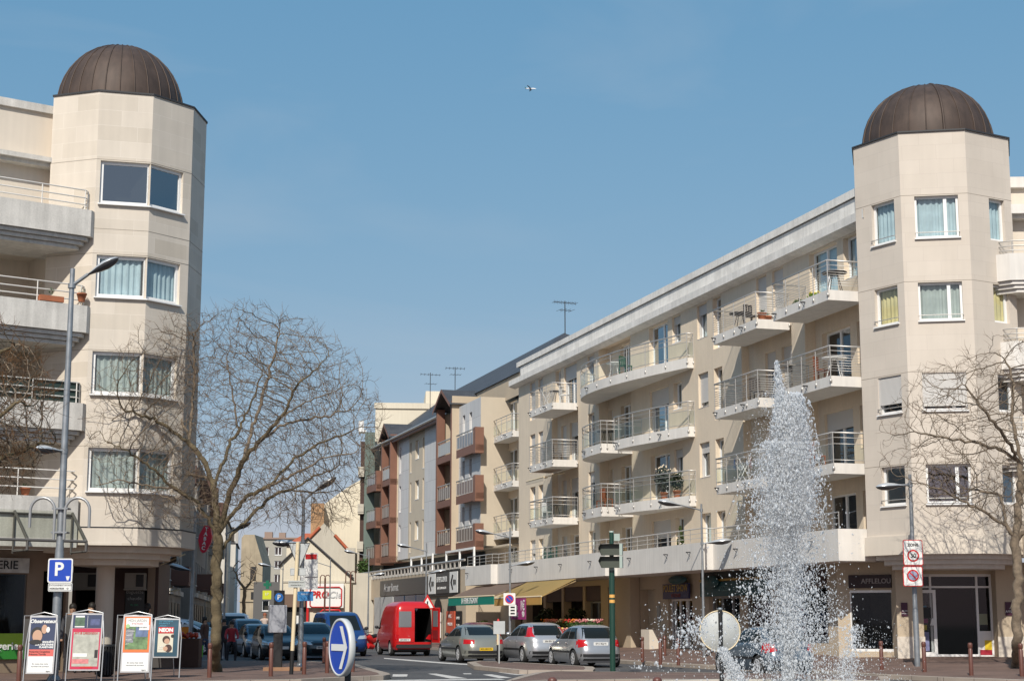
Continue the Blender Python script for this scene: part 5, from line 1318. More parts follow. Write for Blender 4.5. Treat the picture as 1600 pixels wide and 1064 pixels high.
# right pavement rises gently to the shop fronts
kl = [(30, 26), (18, 36.5), (13.5, 40), (12.3, 42), (11.2, 43.6), (10.2, 45.5), (9.3, 48), (8.3, 51.5), (6.4, 54.8), (5.1, 58.2), (4.4, 60.5)] + [(4.4 - .2967 * (y - 60.5), y) for y in (66, 72, 80, 90, 100, 112, 130)]
fc = [(60, 34), (34, 46), (22, 50.6), (17, 51.6), (15, 52.5), (13.0, 53.5), (12.0, 54), (11.6, 54.3), (11.0, 55), (10.4, 57), (9.6, 60), (8.9, 62)] + [(8.9 - .2967 * (y - 62), y) for y in (66, 72, 80, 90, 100, 112)]
m = MB(); k = MB(); n = len(kl)
kv = [Vector((a, b, .12)) for a, b in kl]; fv = [Vector((a, b, .45)) for a, b in fc]
for i in range(n - 1):
    for j in range(6):
        a, b, c, d = kv[i].lerp(fv[i], j / 6), kv[i].lerp(fv[i], (j + 1) / 6), kv[i + 1].lerp(fv[i + 1], (j + 1) / 6), kv[i + 1].lerp(fv[i + 1], j / 6)
        m.add([a, b, c, d], [(0, 1, 2, 3)])
    a, b = kv[i], kv[i + 1]; A, B = a.lerp(fv[i], .28 / (a - fv[i]).length), b.lerp(fv[i + 1], .28 / (b - fv[i + 1]).length)
    e = Vector((0, 0, .006)); k.add([a + e, b + e, B + e, A + e, Vector((a.x, a.y, -.01)), Vector((b.x, b.y, -.01))], [(0, 3, 2, 1), (0, 1, 5, 4)])
for i in range(n - 1):
    d = (fv[i] - kv[i]).normalized() * 3.2; d2 = (fv[i + 1] - kv[i + 1]).normalized() * 3.2; d.z = d2.z = 0
    m.add([fv[i], fv[i] + d, fv[i + 1] + d2, fv[i + 1]], [(0, 1, 2, 3)])
struct('right_pavement', m, [PAVE]); struct('kerb', k, [KERB])
# painted marks
def mark(pts, z=.004):
    q = MB(); P = [gp(u, v, 0) for u, v in pts]
    n = len(P); ar_ = sum(P[i].x * P[(i + 1) % n].y - P[(i + 1) % n].x * P[i].y for i in range(n))
    if ar_ < 0: P = P[::-1]
    q.add([(p.x, p.y, z) for p in P], [tuple(range(n))]); struct('road_marking', q, [PAINTW])
for pts in ([(613, 1056.6), (636, 1056.6), (637, 1053), (614, 1053)], [(668, 1052), (682, 1052), (731, 1059.5), (703, 1059.5)], [(754, 1053.5), (768, 1053), (800, 1058.5), (780, 1059)], [(778, 1050), (793, 1049.5), (824, 1053.5), (806, 1054)],
            [(723, 1051.5), (736, 1051.5), (737, 1052.8), (725, 1052.8)], [(600, 1027.4), (640, 1030.2), (690, 1034.2), (733, 1037), (733, 1038.6), (690, 1036), (640, 1032), (600, 1028.6)],
            [(733, 1037.9), (760, 1042.5), (812, 1048.2), (850, 1049), (812, 1049.5), (757, 1044.5), (733, 1039)], [(560, 1062.6), (680, 1061), (780, 1060), (790, 1061.4), (680, 1063), (560, 1065)], [(700, 1010), (704, 1010), (690, 1013), (686, 1013)]):
    mark(pts)
# ------------------------------------------------------------------ TREES (bare, grown towards points in the crown)
def grow_tree(name, label, base, limbs, crown, seed, n_attr=2600, step=.16, kill=.30, infl=1.3, r0=.165, tip=.0050, twigs=2, mat=BARK, moss=True, twlen=.45, iters=70, cat='tree', group=None, clump=0):
    """limbs: list of guide polylines (world points), the first is the trunk; crown(n, rng) -> attraction points"""
    rng = np.random.RandomState(seed)
    pos = []; par = []
    def addline(pts, start=None):
        prev = start
        for a, b in zip(pts[:-1], pts[1:]):
            a, b = np.array(a, float), np.array(b, float); L = np.linalg.norm(b - a); k = max(1, int(L / step))
            if prev is None: pos.append(a); par.append(-1); prev = 0
            for j in range(1, k + 1):
                q = a + (b - a) * j / k + rng.normal(0, .024, 3); pos.append(q); par.append(prev); prev = len(pos) - 1
    for i, l in enumerate(limbs):
        if i == 0: addline(l)
        else:
            d = np.linalg.norm(np.array(pos) - np.array(l[0]), axis=1); s = int(np.argmin(d)); addline([pos[s]] + list(l[1:]), s)
    A = crown(n_attr, rng)
    P = np.array(pos); nn = np.full(len(A), -1); nd = np.full(len(A), 1e9)
    new0 = 0; nch = {}
    for it in range(iters):
        P = np.array(pos); seg = P[new0:]
        if len(seg):
            for c in range(0, len(seg), 400):
                D = np.linalg.norm(A[:, None, :] - seg[None, c:c + 400, :], axis=2); m_ = D.argmin(1); dm = D[np.arange(len(A)), m_]
                up_ = dm < nd; nd[up_] = dm[up_]; nn[up_] = m_[up_] + new0 + c
        keep = nd > kill; A, nn, nd = A[keep], nn[keep], nd[keep]
        if not len(A): break
        act = nd < infl
        if not act.any(): act = nd < nd.min() + .3
        new0 = len(pos)
        for s in np.unique(nn[act]):
            v = A[act & (nn == s)] - P[s]; v /= np.linalg.norm(v, axis=1)[:, None] + 1e-9
            d = v.mean(0); L = np.linalg.norm(d)
            if L < .12 or nch.get(int(s), 0) >= 3: continue
            nch[int(s)] = nch.get(int(s), 0) + 1
            pd = P[s] - P[par[s]] if par[s] >= 0 else np.array([0, 0, 1.]); pd = pd / (np.linalg.norm(pd) + 1e-9)
            d = d / L + pd * .45 + rng.normal(0, .19, 3); d /= np.linalg.norm(d)
            pos.append(P[s] + d * step); par.append(int(s))
        if len(pos) == new0: break
    N = len(pos); ch = [[] for _ in range(N)]
    for i, p in enumerate(par):
        if p >= 0: ch[p].append(i)
    rad = np.zeros(N)
    for i in range(N - 1, -1, -1):
        rad[i] = tip if not ch[i] else 0
    e = 2.12
    order = list(range(N))
    # children always come after parents in index except limbs grown from earlier nodes (still larger index)
    for i in range(N - 1, -1, -1):
        if ch[i]: rad[i] = sum(rad[c] ** e for c in ch[i]) ** (1 / e)
    k = r0 / rad[0]
    rad = tip + (rad - tip) * ((r0 - tip) / (rad[0] - tip))
    t = thing(name, label, cat, TR(*limbs[0][0]), group)
    big, mid = MB(), MB()
    V = [Vector(p) for p in pos]
    stack = [0]
    started = set()
    def chain(i0, frm):
        pts = [V[frm], V[i0]] if frm is not None else [V[i0]]; rs = ([rad[i0]] if frm is not None else []) + [rad[i0]]
        i = i0; nxt = []
        while ch[i]:
            cs = sorted(ch[i], key=lambda c: -rad[c]); 
            for c in cs[1:]: nxt.append((c, i))
            i = cs[0]; pts.append(V[i]); rs.append(rad[i])
        return pts, rs, nxt
    todo = [(0, None)]
    while todo:
        i0, frm = todo.pop(); pts, rs, nxt = chain(i0, frm); todo += nxt
        if len(pts) < 2: continue
        R_ = max(rs)
        mb = big if R_ > .05 else mid
        sides = 12 if R_ > .1 else 7 if R_ > .03 else 4 if R_ > .012 else 3
        if frm is None:
            rs[0] = r0 * 1.35; 
            if len(rs) > 3: rs[1] = r0 * 1.15
        mb.tube(pts, [float(x) for x in rs], sides, 0, None, R_ > .03)
    tw = MB(); rr = random.Random(seed)
    for i in range(N):
        if rad[i] < tip * 2.6 and pos[i][2] > limbs[0][0][2] + 1.8:
            for _ in range(twigs if not ch[i] else (1 if rr.random() < .45 else 0)):
                d0 = (V[i] - V[par[i]]).normalized(); d = (d0 + Vector((rr.gauss(0, .6), rr.gauss(0, .6), rr.gauss(.1, .5)))).normalized()
                L = rr.uniform(.35, 1) * twlen; p1 = V[i] + d * L * .5; d2 = (d + Vector((rr.gauss(0, .35), rr.gauss(0, .35), rr.gauss(.15, .3)))).normalized(); p2 = p1 + d2 * L * .5
                tw.tube([V[i], p1, p2], [tip * .8, tip * .6, tip * .35], 3, 0, None, False)
    big.build('trunk', MOSS if moss else mat, t, Matrix.Identity(4)); mid.build('branches', mat, t, Matrix.Identity(4)); tw.build('twigs', TWIG, t, Matrix.Identity(4))
    return t
YT = 47.2
def tp(u, v, dy=0.): return tuple(at(u, v, YT + dy))
tb = gp(337, 1049, .12)
trunk = [tuple(tb), tp(337, 1000), tp(338, 940), tp(338, 880), tp(341, 840)]
limbs = [trunk,
    [tp(341, 840), tp(326, 812, -.2), tp(302, 778, -.6), tp(268, 763, -.9), tp(228, 758, -1.3), tp(185, 750, -1.5), tp(152, 758, -1.6)],
    [tp(341, 840), tp(337, 800, .1), tp(334, 755, .2), tp(318, 718, .4), tp(298, 692, .6), tp(283, 655, .9), tp(272, 620, 1.1), tp(262, 590, 1.2)],
    [tp(334, 755, .2), tp(345, 728, .5), tp(357, 700, .8), tp(372, 672, 1.2), tp(364, 620, 1.4), tp(352, 560, 1.3)],
    [tp(341, 840), tp(350, 800, -.1), tp(362, 762, -.3), tp(378, 722, -.5), tp(412, 682, -.9), tp(440, 650, -1.2), tp(462, 606, -1.4), tp(500, 570, -1.5)],
    [tp(341, 840), tp(356, 812, -.1), tp(386, 776, -.4), tp(424, 757, -.8), tp(466, 737, -1.1), tp(512, 714, -1.4), tp(560, 706, -1.6)],
    [tp(338, 862), tp(362, 836, .2), tp(392, 806, .6), tp(420, 778, .9), tp(455, 765, 1.3), tp(490, 745, 1.8), tp(530, 728, 2.0)],
    [tp(334, 755, .2), tp(322, 745, .8), tp(290, 742, 1.5), tp(250, 728, 2.1)],
    [tp(298, 692, .6), tp(262, 668, .2), tp(228, 650, -.3), tp(190, 640, -.7)],
    [tp(412, 682, -.9), tp(450, 660, -.6), tp(500, 652, -.4), tp(545, 640, -.2)],
    [tp(440, 650, -1.2), tp(478, 628, -1.5), tp(520, 612, -1.8), tp(555, 600, -2.0)],
    [tp(378, 722, -.5), tp(400, 655, .2), tp(415, 600, .8), tp(432, 545, 1.1), tp(440, 500, 1.2)],
    [tp(372, 672, 1.2), tp(392, 630, 1.8), tp(410, 580, 2.2), tp(400, 530, 2.3)],
    [tp(283, 655, .9), tp(250, 610, 1.3), tp(225, 565, 1.5), tp(205, 520, 1.6)],
    [tp(298, 692, .6), tp(300, 640, .9), tp(305, 580, 1.0), tp(300, 530, .9)],
    [tp(268, 763, -.9), tp(235, 730, -1.3), tp(200, 705, -1.7), tp(165, 690, -1.9)],
    [tp(424, 757, -.8), tp(460, 715, -.4), tp(505, 690, 0), tp(560, 668, .3)],
    [tp(455, 765, 1.3), tp(500, 770, 1.7), tp(545, 762, 2.1), tp(585, 745, 2.3)]]
C0 = Vector(tp(366, 664))
def crown_l(n, rng):
    out = []
    lo_ = Vector(tp(372, 800)).z
    while len(out) < n:
        d = rng.normal(0, 1, 3); d /= np.linalg.norm(d); q = rng.uniform(.25, 1) ** .55
        p = np.array([C0.x + d[0] * 4.45 * q, C0.y + d[1] * 3.1 * q, C0.z + d[2] * 3.6 * q])
        if p[2] < lo_ + .1 + .35 * rng.rand(): continue
        if p[2] > C0.z + 3.3 and rng.rand() < .3: continue
        out.append(p)
    # low hanging fringe
    for _ in range(int(n * .10)):
        a = rng.uniform(0, 6.28); q = rng.uniform(.5, 1)
        out.append([C0.x + math.cos(a) * 3.6 * q, C0.y + math.sin(a) * 2.8 * q, lo_ + rng.uniform(-.35, .4)])
    return np.array(out)
grow_tree('street_tree', 'bare spreading street tree with a mossy trunk on the left pavement', None, limbs, crown_l, 5, n_attr=9500, step=.13, kill=.18, infl=1.5, twigs=3, r0=.15, tip=.0058, twlen=.42, iters=110)
# right-hand tree
YT = 45.6
tb = gp(1588, 1051, .12)
limbs = [[tuple(tb), tp(1589, 1000), tp(1590, 930), tp(1589, 870), tp(1586, 840)],
    [tp(1586, 840), tp(1572, 822, -.1), tp(1545, 805, -.3), tp(1510, 785, -.5), tp(1478, 768, -.7), tp(1440, 755, -.9), tp(1395, 740, -1.0)],
    [tp(1572, 822), tp(1568, 790, .3), tp(1560, 770, .6), tp(1520, 765, 1.0)],
    [tp(1586, 840), tp(1592, 800, .1), tp(1595, 750, .2), tp(1592, 700, .3), tp(1580, 650, .4), tp(1585, 600, .6), tp(1570, 560, .7)],
    [tp(1592, 720, .3), tp(1570, 705, 0), tp(1530, 692, -.4), tp(1480, 685, -.8), tp(1430, 676, -1.0)],
    [tp(1592, 720, .3), tp(1575, 690, -.3), tp(1548, 655, -.7), tp(1520, 620, -1.1), tp(1500, 590, -1.3)],
    [tp(1595, 760), tp(1615, 720, .3), tp(1650, 680, .6), tp(1700, 640, .8)], [tp(1586, 850), tp(1620, 810, -.3), tp(1670, 780, -.5), tp(1730, 760, -.6)]]
C1 = Vector(tp(1605, 690))
def crown_r(n, rng):
    out = []; lo_ = Vector(tp(1600, 835)).z
    while len(out) < n:
        d = rng.normal(0, 1, 3); d /= np.linalg.norm(d); q = rng.uniform(.2, 1) ** .55
        p = np.array([C1.x + d[0] * 4.2 * q, C1.y + d[1] * 2.7 * q, C1.z + d[2] * 3.0 * q])
        if p[2] < lo_: continue
        out.append(p)
    return np.array(out)
grow_tree('street_tree', 'bare street tree with a smooth trunk at the right edge by the optician door', None, limbs, crown_r, 9, n_attr=4200, step=.14, kill=.22, infl=1.0, twigs=2, iters=100, r0=.13, tip=.006, moss=False, twlen=.42)
# left-edge tree with brown twigs (trunk outside the picture)
YT = 30.0
tb = Vector((at(-150, 1000, YT).x, YT, .12))
limbs = [[tuple(tb), tp(-148, 960), tp(-145, 860), tp(-140, 800)], [tp(-140, 800), tp(-100, 740, -.3), tp(-50, 690, -.6), tp(0, 650, -.8), tp(40, 620, -.9)],
    [tp(-140, 800), tp(-90, 770, .2), tp(-30, 735, .4), tp(30, 705, .5), tp(80, 690, .6)], [tp(-140, 800), tp(-130, 720), tp(-80, 640, .3), tp(-20, 570, .4), tp(20, 540, .5)]]
C2 = Vector(tp(-75, 640))
def crown_e(n, rng):
    out = []; lo_ = Vector(tp(0, 760)).z
    while len(out) < n:
        d = rng.normal(0, 1, 3); d /= np.linalg.norm(d); q = rng.uniform(.2, 1) ** .5
        p = np.array([C2.x + d[0] * 2.0 * q, C2.y + d[1] * 1.6 * q, C2.z + d[2] * 1.85 * q])
        if p[2] < lo_ or p[0] < C2.x - 1.2: continue
        out.append(p)
    return np.array(out)
BTW = M('brown_seed_twigs', (.15, .075, .03), .95, var=.3, vs=4)
tt = grow_tree('street_tree', 'bare tree with dense russet twigs reaching in at the left edge over the balconies', None, limbs, crown_e, 13, n_attr=4500, step=.10, kill=.13, infl=.7, twigs=3, iters=100, r0=.13, tip=.006, twlen=.45)
for c in tt.children:
    if c.name.startswith('twigs'): c.data.materials[0] = BTW
# small distant bare tree in the far street
YT = 150
limbs = [[tp(381, 980), tp(381, 940), tp(383, 920)], [tp(383, 920), tp(372, 905), tp(366, 890)], [tp(383, 920), tp(395, 905), tp(402, 888)]]
C3 = Vector(tp(384, 898))
def crown_f(n, rng): d = rng.normal(0, 1, (n, 3)); d /= np.linalg.norm(d, axis=1)[:, None]; return np.array([C3.x, C3.y, C3.z]) + d * np.array([1.6, 1.5, 1.8]) * rng.uniform(.3, 1, (n, 1))
grow_tree('far_tree', 'small bare pollarded tree far down the street before the stone gable', None, limbs, crown_f, 3, n_attr=160, step=.25, kill=.45, infl=2, r0=.16, tip=.02, twigs=1, moss=False, twlen=.6)

# ------------------------------------------------------------------ VEHICLES
CARG = M('car_glass', (.012, .015, .015), .08, spec=.18); CHROME = M('chrome', (.6, .6, .6), .15, metal=1)
TAIL = M('tail_light_red', (.45, .01, .015), .15, coat=.5); HEADL = M('headlight_glass', (.55, .58, .6), .12, metal=.5, coat=.6); TRIM = M('black_trim', (.02, .02, .022), .55)
PLW = M('plate_white', (.7, .7, .68), .4); PLY = M('plate_yellow', (.75, .48, .02), .4); ALOY = M('wheel_silver', (.52, .52, .53), .4, metal=.15); INDI = M('amber_lens', (.7, .25, .02), .2)
def paint(name, col, met=.35): return M(name, col, .28, metal=met, coat=.5, var=.03, vs=2)
PROF = {
 'hatch': dict(L=3.83, W=1.66, H=1.43, wb=(-1.22, 1.22), r=.30, n=5.5, keys=[(.17, 1.78, -1.80, .76), (.28, 1.88, -1.89, .81), (.45, 1.915, -1.915, .83), (.58, 1.90, -1.90, .83), (.70, 1.80, -1.85, .825), (.80, 1.50, -1.82, .81), (.88, 1.12, -1.79, .795), (.95, .93, -1.74, .765), (1.1, .62, -1.62, .715), (1.25, .27, -1.44, .66), (1.35, -.05, -1.26, .60), (1.40, -.28, -1.08, .52), (1.43, -.55, -.85, .32)],
   side=[[(-1.42, .96), (-.62, .96), (-.62, 1.33), (-1.13, 1.33)], [(-.56, .96), (.30, .95), (.08, 1.31), (-.56, 1.33)], [(.36, .95), (.86, .94), (.45, 1.13), (.16, 1.29)]], rear=[(-.62, .98), (.62, .98), (.50, 1.34), (-.50, 1.34)], wind=[(-.66, .98), (.66, .98), (.54, 1.35), (-.54, 1.35)]),
 'saloon': dict(L=4.58, W=1.77, H=1.43, wb=(-1.38, 1.37), r=.31, n=5, keys=[(.17, 2.12, -2.16, .80), (.28, 2.23, -2.26, .86), (.45, 2.29, -2.29, .885), (.6, 2.26, -2.27, .885), (.72, 2.1, -2.22, .88), (.80, 1.8, -2.19, .865), (.88, 1.35, -2.14, .85), (.96, 1.05, -2.04, .82), (1.02, .92, -1.88, .79), (1.12, .68, -1.66, .75), (1.25, .33, -1.38, .69), (1.35, .0, -1.12, .62), (1.40, -.25, -.90, .54), (1.43, -.5, -.68, .34)],
   side=[[(-1.5, 1.0), (-.62, .99), (-.62, 1.33), (-1.05, 1.31)], [(-.56, .99), (.38, .97), (.12, 1.31), (-.56, 1.33)], [(.44, .97), (.9, .96), (.5, 1.15), (.2, 1.29)]], rear=[(-.66, 1.03), (.66, 1.03), (.54, 1.33), (-.54, 1.33)], wind=[(-.70, 1.0), (.70, 1.0), (.57, 1.35), (-.57, 1.35)]),
 'mid': dict(L=4.30, W=1.75, H=1.50, wb=(-1.32, 1.32), r=.31, n=5.5, keys=[(.18, 1.98, -2.0, .80), (.3, 2.1, -2.11, .85), (.45, 2.15, -2.15, .875), (.62, 2.12, -2.13, .875), (.74, 2.0, -2.08, .87), (.84, 1.65, -2.06, .855), (.92, 1.25, -2.02, .84), (1.0, 1.02, -1.96, .81), (1.15, .70, -1.82, .755), (1.3, .34, -1.64, .695), (1.42, -.02, -1.42, .63), (1.47, -.28, -1.2, .54), (1.50, -.55, -.95, .34)],
   side=[[(-1.6, 1.02), (-.66, 1.01), (-.66, 1.39), (-1.35, 1.38)], [(-.6, 1.01), (.34, 1.0), (.08, 1.37), (-.6, 1.39)], [(.4, 1.0), (.9, .99), (.5, 1.19), (.18, 1.35)]], rear=[(-.66, 1.04), (.66, 1.04), (.54, 1.40), (-.54, 1.40)], wind=[(-.70, 1.03), (.70, 1.03), (.57, 1.42), (-.57, 1.42)]),
 'mpv': dict(L=4.35, W=1.80, H=1.66, wb=(-1.32, 1.32), r=.32, n=6, keys=[(.2, 2.0, -2.02, .82), (.32, 2.12, -2.13, .88), (.5, 2.17, -2.17, .90), (.68, 2.13, -2.15, .90), (.82, 1.98, -2.1, .89), (.92, 1.7, -2.08, .88), (1.02, 1.45, -2.06, .86), (1.2, 1.1, -1.98, .81), (1.4, .65, -1.85, .75), (1.56, .2, -1.7, .68), (1.62, -.1, -1.55, .6), (1.66, -.4, -1.2, .4)],
   side=[[(-1.9, 1.06), (-.9, 1.05), (-.9, 1.53), (-1.7, 1.5)], [(-.84, 1.05), (.2, 1.04), (.1, 1.5), (-.84, 1.53)], [(.28, 1.04), (1.2, 1.03), (.7, 1.3), (.2, 1.48)]], rear=[(-.7, 1.08), (.7, 1.08), (.6, 1.54), (-.6, 1.54)], wind=[(-.74, 1.08), (.74, 1.08), (.62, 1.55), (-.62, 1.55)]),
 'van': dict(L=4.8, W=1.9, H=1.97, wb=(-1.45, 1.55), r=.33, n=8, keys=[(.22, 2.2, -2.32, .86), (.35, 2.34, -2.38, .93), (.55, 2.40, -2.40, .95), (.8, 2.34, -2.40, .95), (.95, 2.15, -2.39, .945), (1.05, 1.95, -2.38, .94), (1.15, 1.78, -2.37, .93), (1.4, 1.42, -2.33, .89), (1.7, 1.02, -2.28, .83), (1.86, .75, -2.22, .78), (1.93, .45, -2.12, .71), (1.97, .1, -1.9, .5)],
   side=[[(-2.0, 1.18), (-.75, 1.18), (-.75, 1.70), (-2.0, 1.70)], [(-.6, 1.18), (.5, 1.18), (.5, 1.70), (-.6, 1.70)], [(.62, 1.16), (1.55, 1.14), (1.0, 1.62), (.62, 1.68)]], rear=[(-.7, 1.2), (.7, 1.2), (.65, 1.75), (-.65, 1.75)], wind=[(-.82, 1.14), (.82, 1.14), (.72, 1.80), (-.72, 1.80)]),
 'hightop': dict(L=4.7, W=1.84, H=2.42, wb=(-1.35, 1.5), r=.33, n=9, keys=[(.28, 2.15, -2.28, .84), (.4, 2.28, -2.33, .90), (.6, 2.34, -2.35, .92), (.85, 2.28, -2.35, .92), (1.0, 2.05, -2.35, .92), (1.12, 1.85, -2.35, .915), (1.4, 1.60, -2.35, .90), (1.75, 1.30, -2.34, .87), (2.0, 1.1, -2.32, .84), (2.2, .8, -2.26, .79), (2.34, .45, -2.16, .70), (2.42, .1, -1.95, .5)],
   side=[[(.9, 1.2), (1.7, 1.18), (1.32, 1.68), (.9, 1.72)]], rear=None, wind=[(-.8, 1.2), (.8, 1.2), (.74, 1.78), (-.74, 1.78)]),
}
WHC = {}
def wheel_meshes(r):
    if r not in WHC:
        t = MB(); w = .10
        t.lathe([(r * .62, -w), (r * .93, -w), (r, -w * .6), (r, w * .6), (r * .93, w), (r * .62, w)], 24, 0, RY(SQ))
        d = MB(); d.lathe([(.0001, .07), (r * .62, .07), (r * .66, w * .95), (r * .62, w * .97), (r * .60, .08)], 24, 1, RY(SQ), False)
        d.lathe([(.06, .07), (.05, .112), (.0001, .112)], 10, 0, RY(SQ))
        d.lathe([(r * .52, .075), (r * .56, .104), (r * .67, .104), (r * .68, .09)], 24, 0, RY(SQ))
        for k in range(7):
            a = 2 * math.pi * k / 7; T = RY(SQ) @ RZ(a); d.box(-.032, .032, .03, r * .56, .072, .106, 0, T)
        WHC[r] = (t.mesh('tyre', RUB), d.mesh('rim', [ALOY, BLACK]))
    return WHC[r]
CARC = {}
def car(kind, label, cat, P, heading, col, name='parked_car', group='cars parked along the street', rearplate=PLW, frontplate=PLW, ptxt='4721 WZ 91', head=True, detail=True, cargo=None, z=0., lights='hatch', open_door=False, z_wheel=0):
    pf = PROF[kind]; h = Vector(heading).to_3d(); h.z = 0; h.normalize()
    T = FR((P[0], P[1], z), Vector((h.y, -h.x, 0)))
    t = thing(name, label, cat, T, group)
    K = np.array(pf['keys']); zl = sorted(set(list(np.linspace(K[0, 0], K[-1, 0] - .04, 22)) + [K[-1, 0] - .02, K[-1, 0]]))
    def prof(zz):
        yf, yr, w = (np.interp(zz, K[:, 0], K[:, i]) for i in (1, 2, 3)); return yf, yr, w
    n_ = pf['n']
    def sx(y, zz):
        yf, yr, w = prof(zz); yc, ly = (yf + yr) / 2, (yf - yr) / 2; t_ = min(abs((y - yc) / ly), .999); return w * (1 - t_ ** n_) ** (1 / n_)
    def sy(x, zz, sg):
        yf, yr, w = prof(zz); yc, ly = (yf + yr) / 2, (yf - yr) / 2; t_ = min(abs(x / w), .999)
        return yc + sg * ly * (1 - t_ ** n_) ** (1 / n_)
    key = (kind, col.name, cargo)
    if key not in CARC:
        b = MB(); n = 56; rings = []
        for zz in zl:
            yf, yr, w = prof(zz); yc, ly = (yf + yr) / 2, (yf - yr) / 2; ring = []
            for j in range(n):
                a = 2 * math.pi * j / n; c, s = math.cos(a), math.sin(a)
                ring.append((w * math.copysign(abs(c) ** (2 / n_), c), yc + ly * math.copysign(abs(s) ** (2 / n_), s), zz))
            rings += ring
        k = len(zl)
        b.add(rings, [(i * n + j, i * n + (j + 1) % n, (i + 1) * n + (j + 1) % n, (i + 1) * n + j) for i in range(k - 1) for j in range(n)] + [tuple(range(n))[::-1], tuple(range((k - 1) * n, k * n))], 0, None, True)
        me = b.mesh('body', [col, BLACK])
        o = bpy.data.objects.new('tmpb', me); COL.objects.link(o); cut = []
        for y in pf['wb']:
            c = MB(); rr = pf['r'] + .055
            for sd in (-1, 1):
                x0 = sd * (pf['W'] / 2 - .26); x1 = sd * (pf['W'] / 2 + .2); a, e = min(x0, x1), max(x0, x1)
                c.lathe([(rr, a), (rr, e)], 28, 1, TR(0, y, pf['r']) @ RY(SQ))
            co = bpy.data.objects.new('tmpc', c.mesh('tmpc', [col, BLACK])); COL.objects.link(co); cut.append(co)
        if cargo:
            c = MB(); c.box(*cargo, 1); co = bpy.data.objects.new('tmpc', c.mesh('tmpc', [col, BLACK])); COL.objects.link(co); cut.append(co)
        for co in cut:
            md = o.modifiers.new('b', 'BOOLEAN'); md.operation = 'DIFFERENCE'; md.object = co; md.solver = 'EXACT'
        dg = bpy.context.evaluated_depsgraph_get(); dg.update()
        nm = bpy.data.meshes.new_from_object(o.evaluated_get(dg), depsgraph=dg); nm.name = 'body'
        nm.set_sharp_from_angle(angle=R(38))
        for co in cut: bpy.data.objects.remove(co)
        bpy.data.objects.remove(o); CARC[key] = nm
    place('body', CARC[key], t, T)
    def pside(c4, sd, off=.006, nu=8, nv=5):
        q = MB(); vs = []
        for i in range(nv + 1):
            for j in range(nu + 1):
                u_, v_ = j / nu, i / nv; (y0, z0), (y1, z1), (y2, z2), (y3, z3) = c4
                y = (y0 * (1 - u_) + y1 * u_) * (1 - v_) + (y3 * (1 - u_) + y2 * u_) * v_; zz = (z0 * (1 - u_) + z1 * u_) * (1 - v_) + (z3 * (1 - u_) + z2 * u_) * v_
                vs.append((sd * (sx(y, zz) + off), y, zz))
        q.add(vs, [(i * (nu + 1) + j, i * (nu + 1) + j + 1, (i + 1) * (nu + 1) + j + 1, (i + 1) * (nu + 1) + j) for i in range(nv) for j in range(nu)], 0, None, True); return q
    def pend(c4, sg, off=.006, nu=10, nv=6):
        q = MB(); vs = []
        for i in range(nv + 1):
            for j in range(nu + 1):
                u_, v_ = j / nu, i / nv; (x0, z0), (x1, z1), (x2, z2), (x3, z3) = c4
                x = (x0 * (1 - u_) + x1 * u_) * (1 - v_) + (x3 * (1 - u_) + x2 * u_) * v_; zz = (z0 * (1 - u_) + z1 * u_) * (1 - v_) + (z3 * (1 - u_) + z2 * u_) * v_
                vs.append((x, sy(x, zz, sg) + sg * off, zz))
        q.add(vs, [(i * (nu + 1) + j, i * (nu + 1) + j + 1, (i + 1) * (nu + 1) + j + 1, (i + 1) * (nu + 1) + j) for i in range(nv) for j in range(nu)], 0, None, True); return q
    for c4 in pf['side']:
        for sd in (-1, 1):
            pside(c4, sd).build('side_window', CARG, t, T)
    if pf['rear']: pend(pf['rear'], -1).build('rear_window', CARG, t, T)
    pend(pf['wind'], 1).build('windscreen', CARG, t, T)
    hw = pf['W'] / 2; L2 = pf['L'] / 2
    # lights
    zt = {'hatch': (.72, .93), 'mid': (.78, 1.3), 'saloon': (.72, .86), 'mpv': (.85, 1.35), 'van': (.8, 1.25), 'hightop': (.75, .95)}[kind]
    if lights == 'tall': zt = (.98, 1.33)
    for sd in (-1, 1):
        fw = lambda f, zz: sd * f * float(prof(zz)[2])
        if kind == 'saloon': c4 = [(fw(.50, zt[0]), zt[0]), (fw(.97, zt[0]), zt[0] - .02), (fw(.97, zt[1]), zt[1] + .02), (fw(.50, zt[1]), zt[1])]
        elif kind in ('mid', 'mpv', 'van'): c4 = [(fw(.84, zt[0]), zt[0]), (fw(.985, zt[0]), zt[0]), (fw(.985, zt[1]), zt[1]), (fw(.84, zt[1]), zt[1])]
        else: c4 = [(fw(.58, zt[0]), zt[0] + .02), (fw(.96, zt[0]), zt[0] - .06), (fw(.97, zt[1]), zt[1] + .02), (fw(.74, zt[1]), zt[1])]
        q = pend(c4, -1, .01, 6, 4)
        yr0, yr1 = float(prof(zt[0])[1]), float(prof(zt[1])[1]); s2 = pside([(yr0 + .02, zt[0]), (yr0 + .14, zt[0] + .02), (yr1 + (.24 if kind in ('hatch', 'saloon') else .10), zt[1]), (yr1 + .02, zt[1])], sd, .01, 5, 4); s2.f = [[i + len(q.v) for i in f] for f in s2.f]; q.v += s2.v; q.f += s2.f; q.m += s2.m; q.s += s2.s
        q.build('tail_light', TAIL, t, T)
        zh = .62 if kind in ('hatch', 'saloon', 'mid') else .78
        c4 = [(sd * .42, zh - .02), (sd * (hw - .07), zh + .0), (sd * (hw - .10), zh + .17), (sd * .48, zh + .09)]
        q = pend(c4, 1, .01, 7, 4)
        s2 = pside([(L2 - .42, zh + .05), (L2 - .12, zh), (L2 - .16, zh + .13), (L2 - .5, zh + .16)], sd, .01, 5, 3); s2.f = [[i + len(q.v) for i in f] for f in s2.f]; q.v += s2.v; q.f += s2.f; q.m += s2.m; q.s += s2.s
        q.build('headlight', HEADL, t, T)
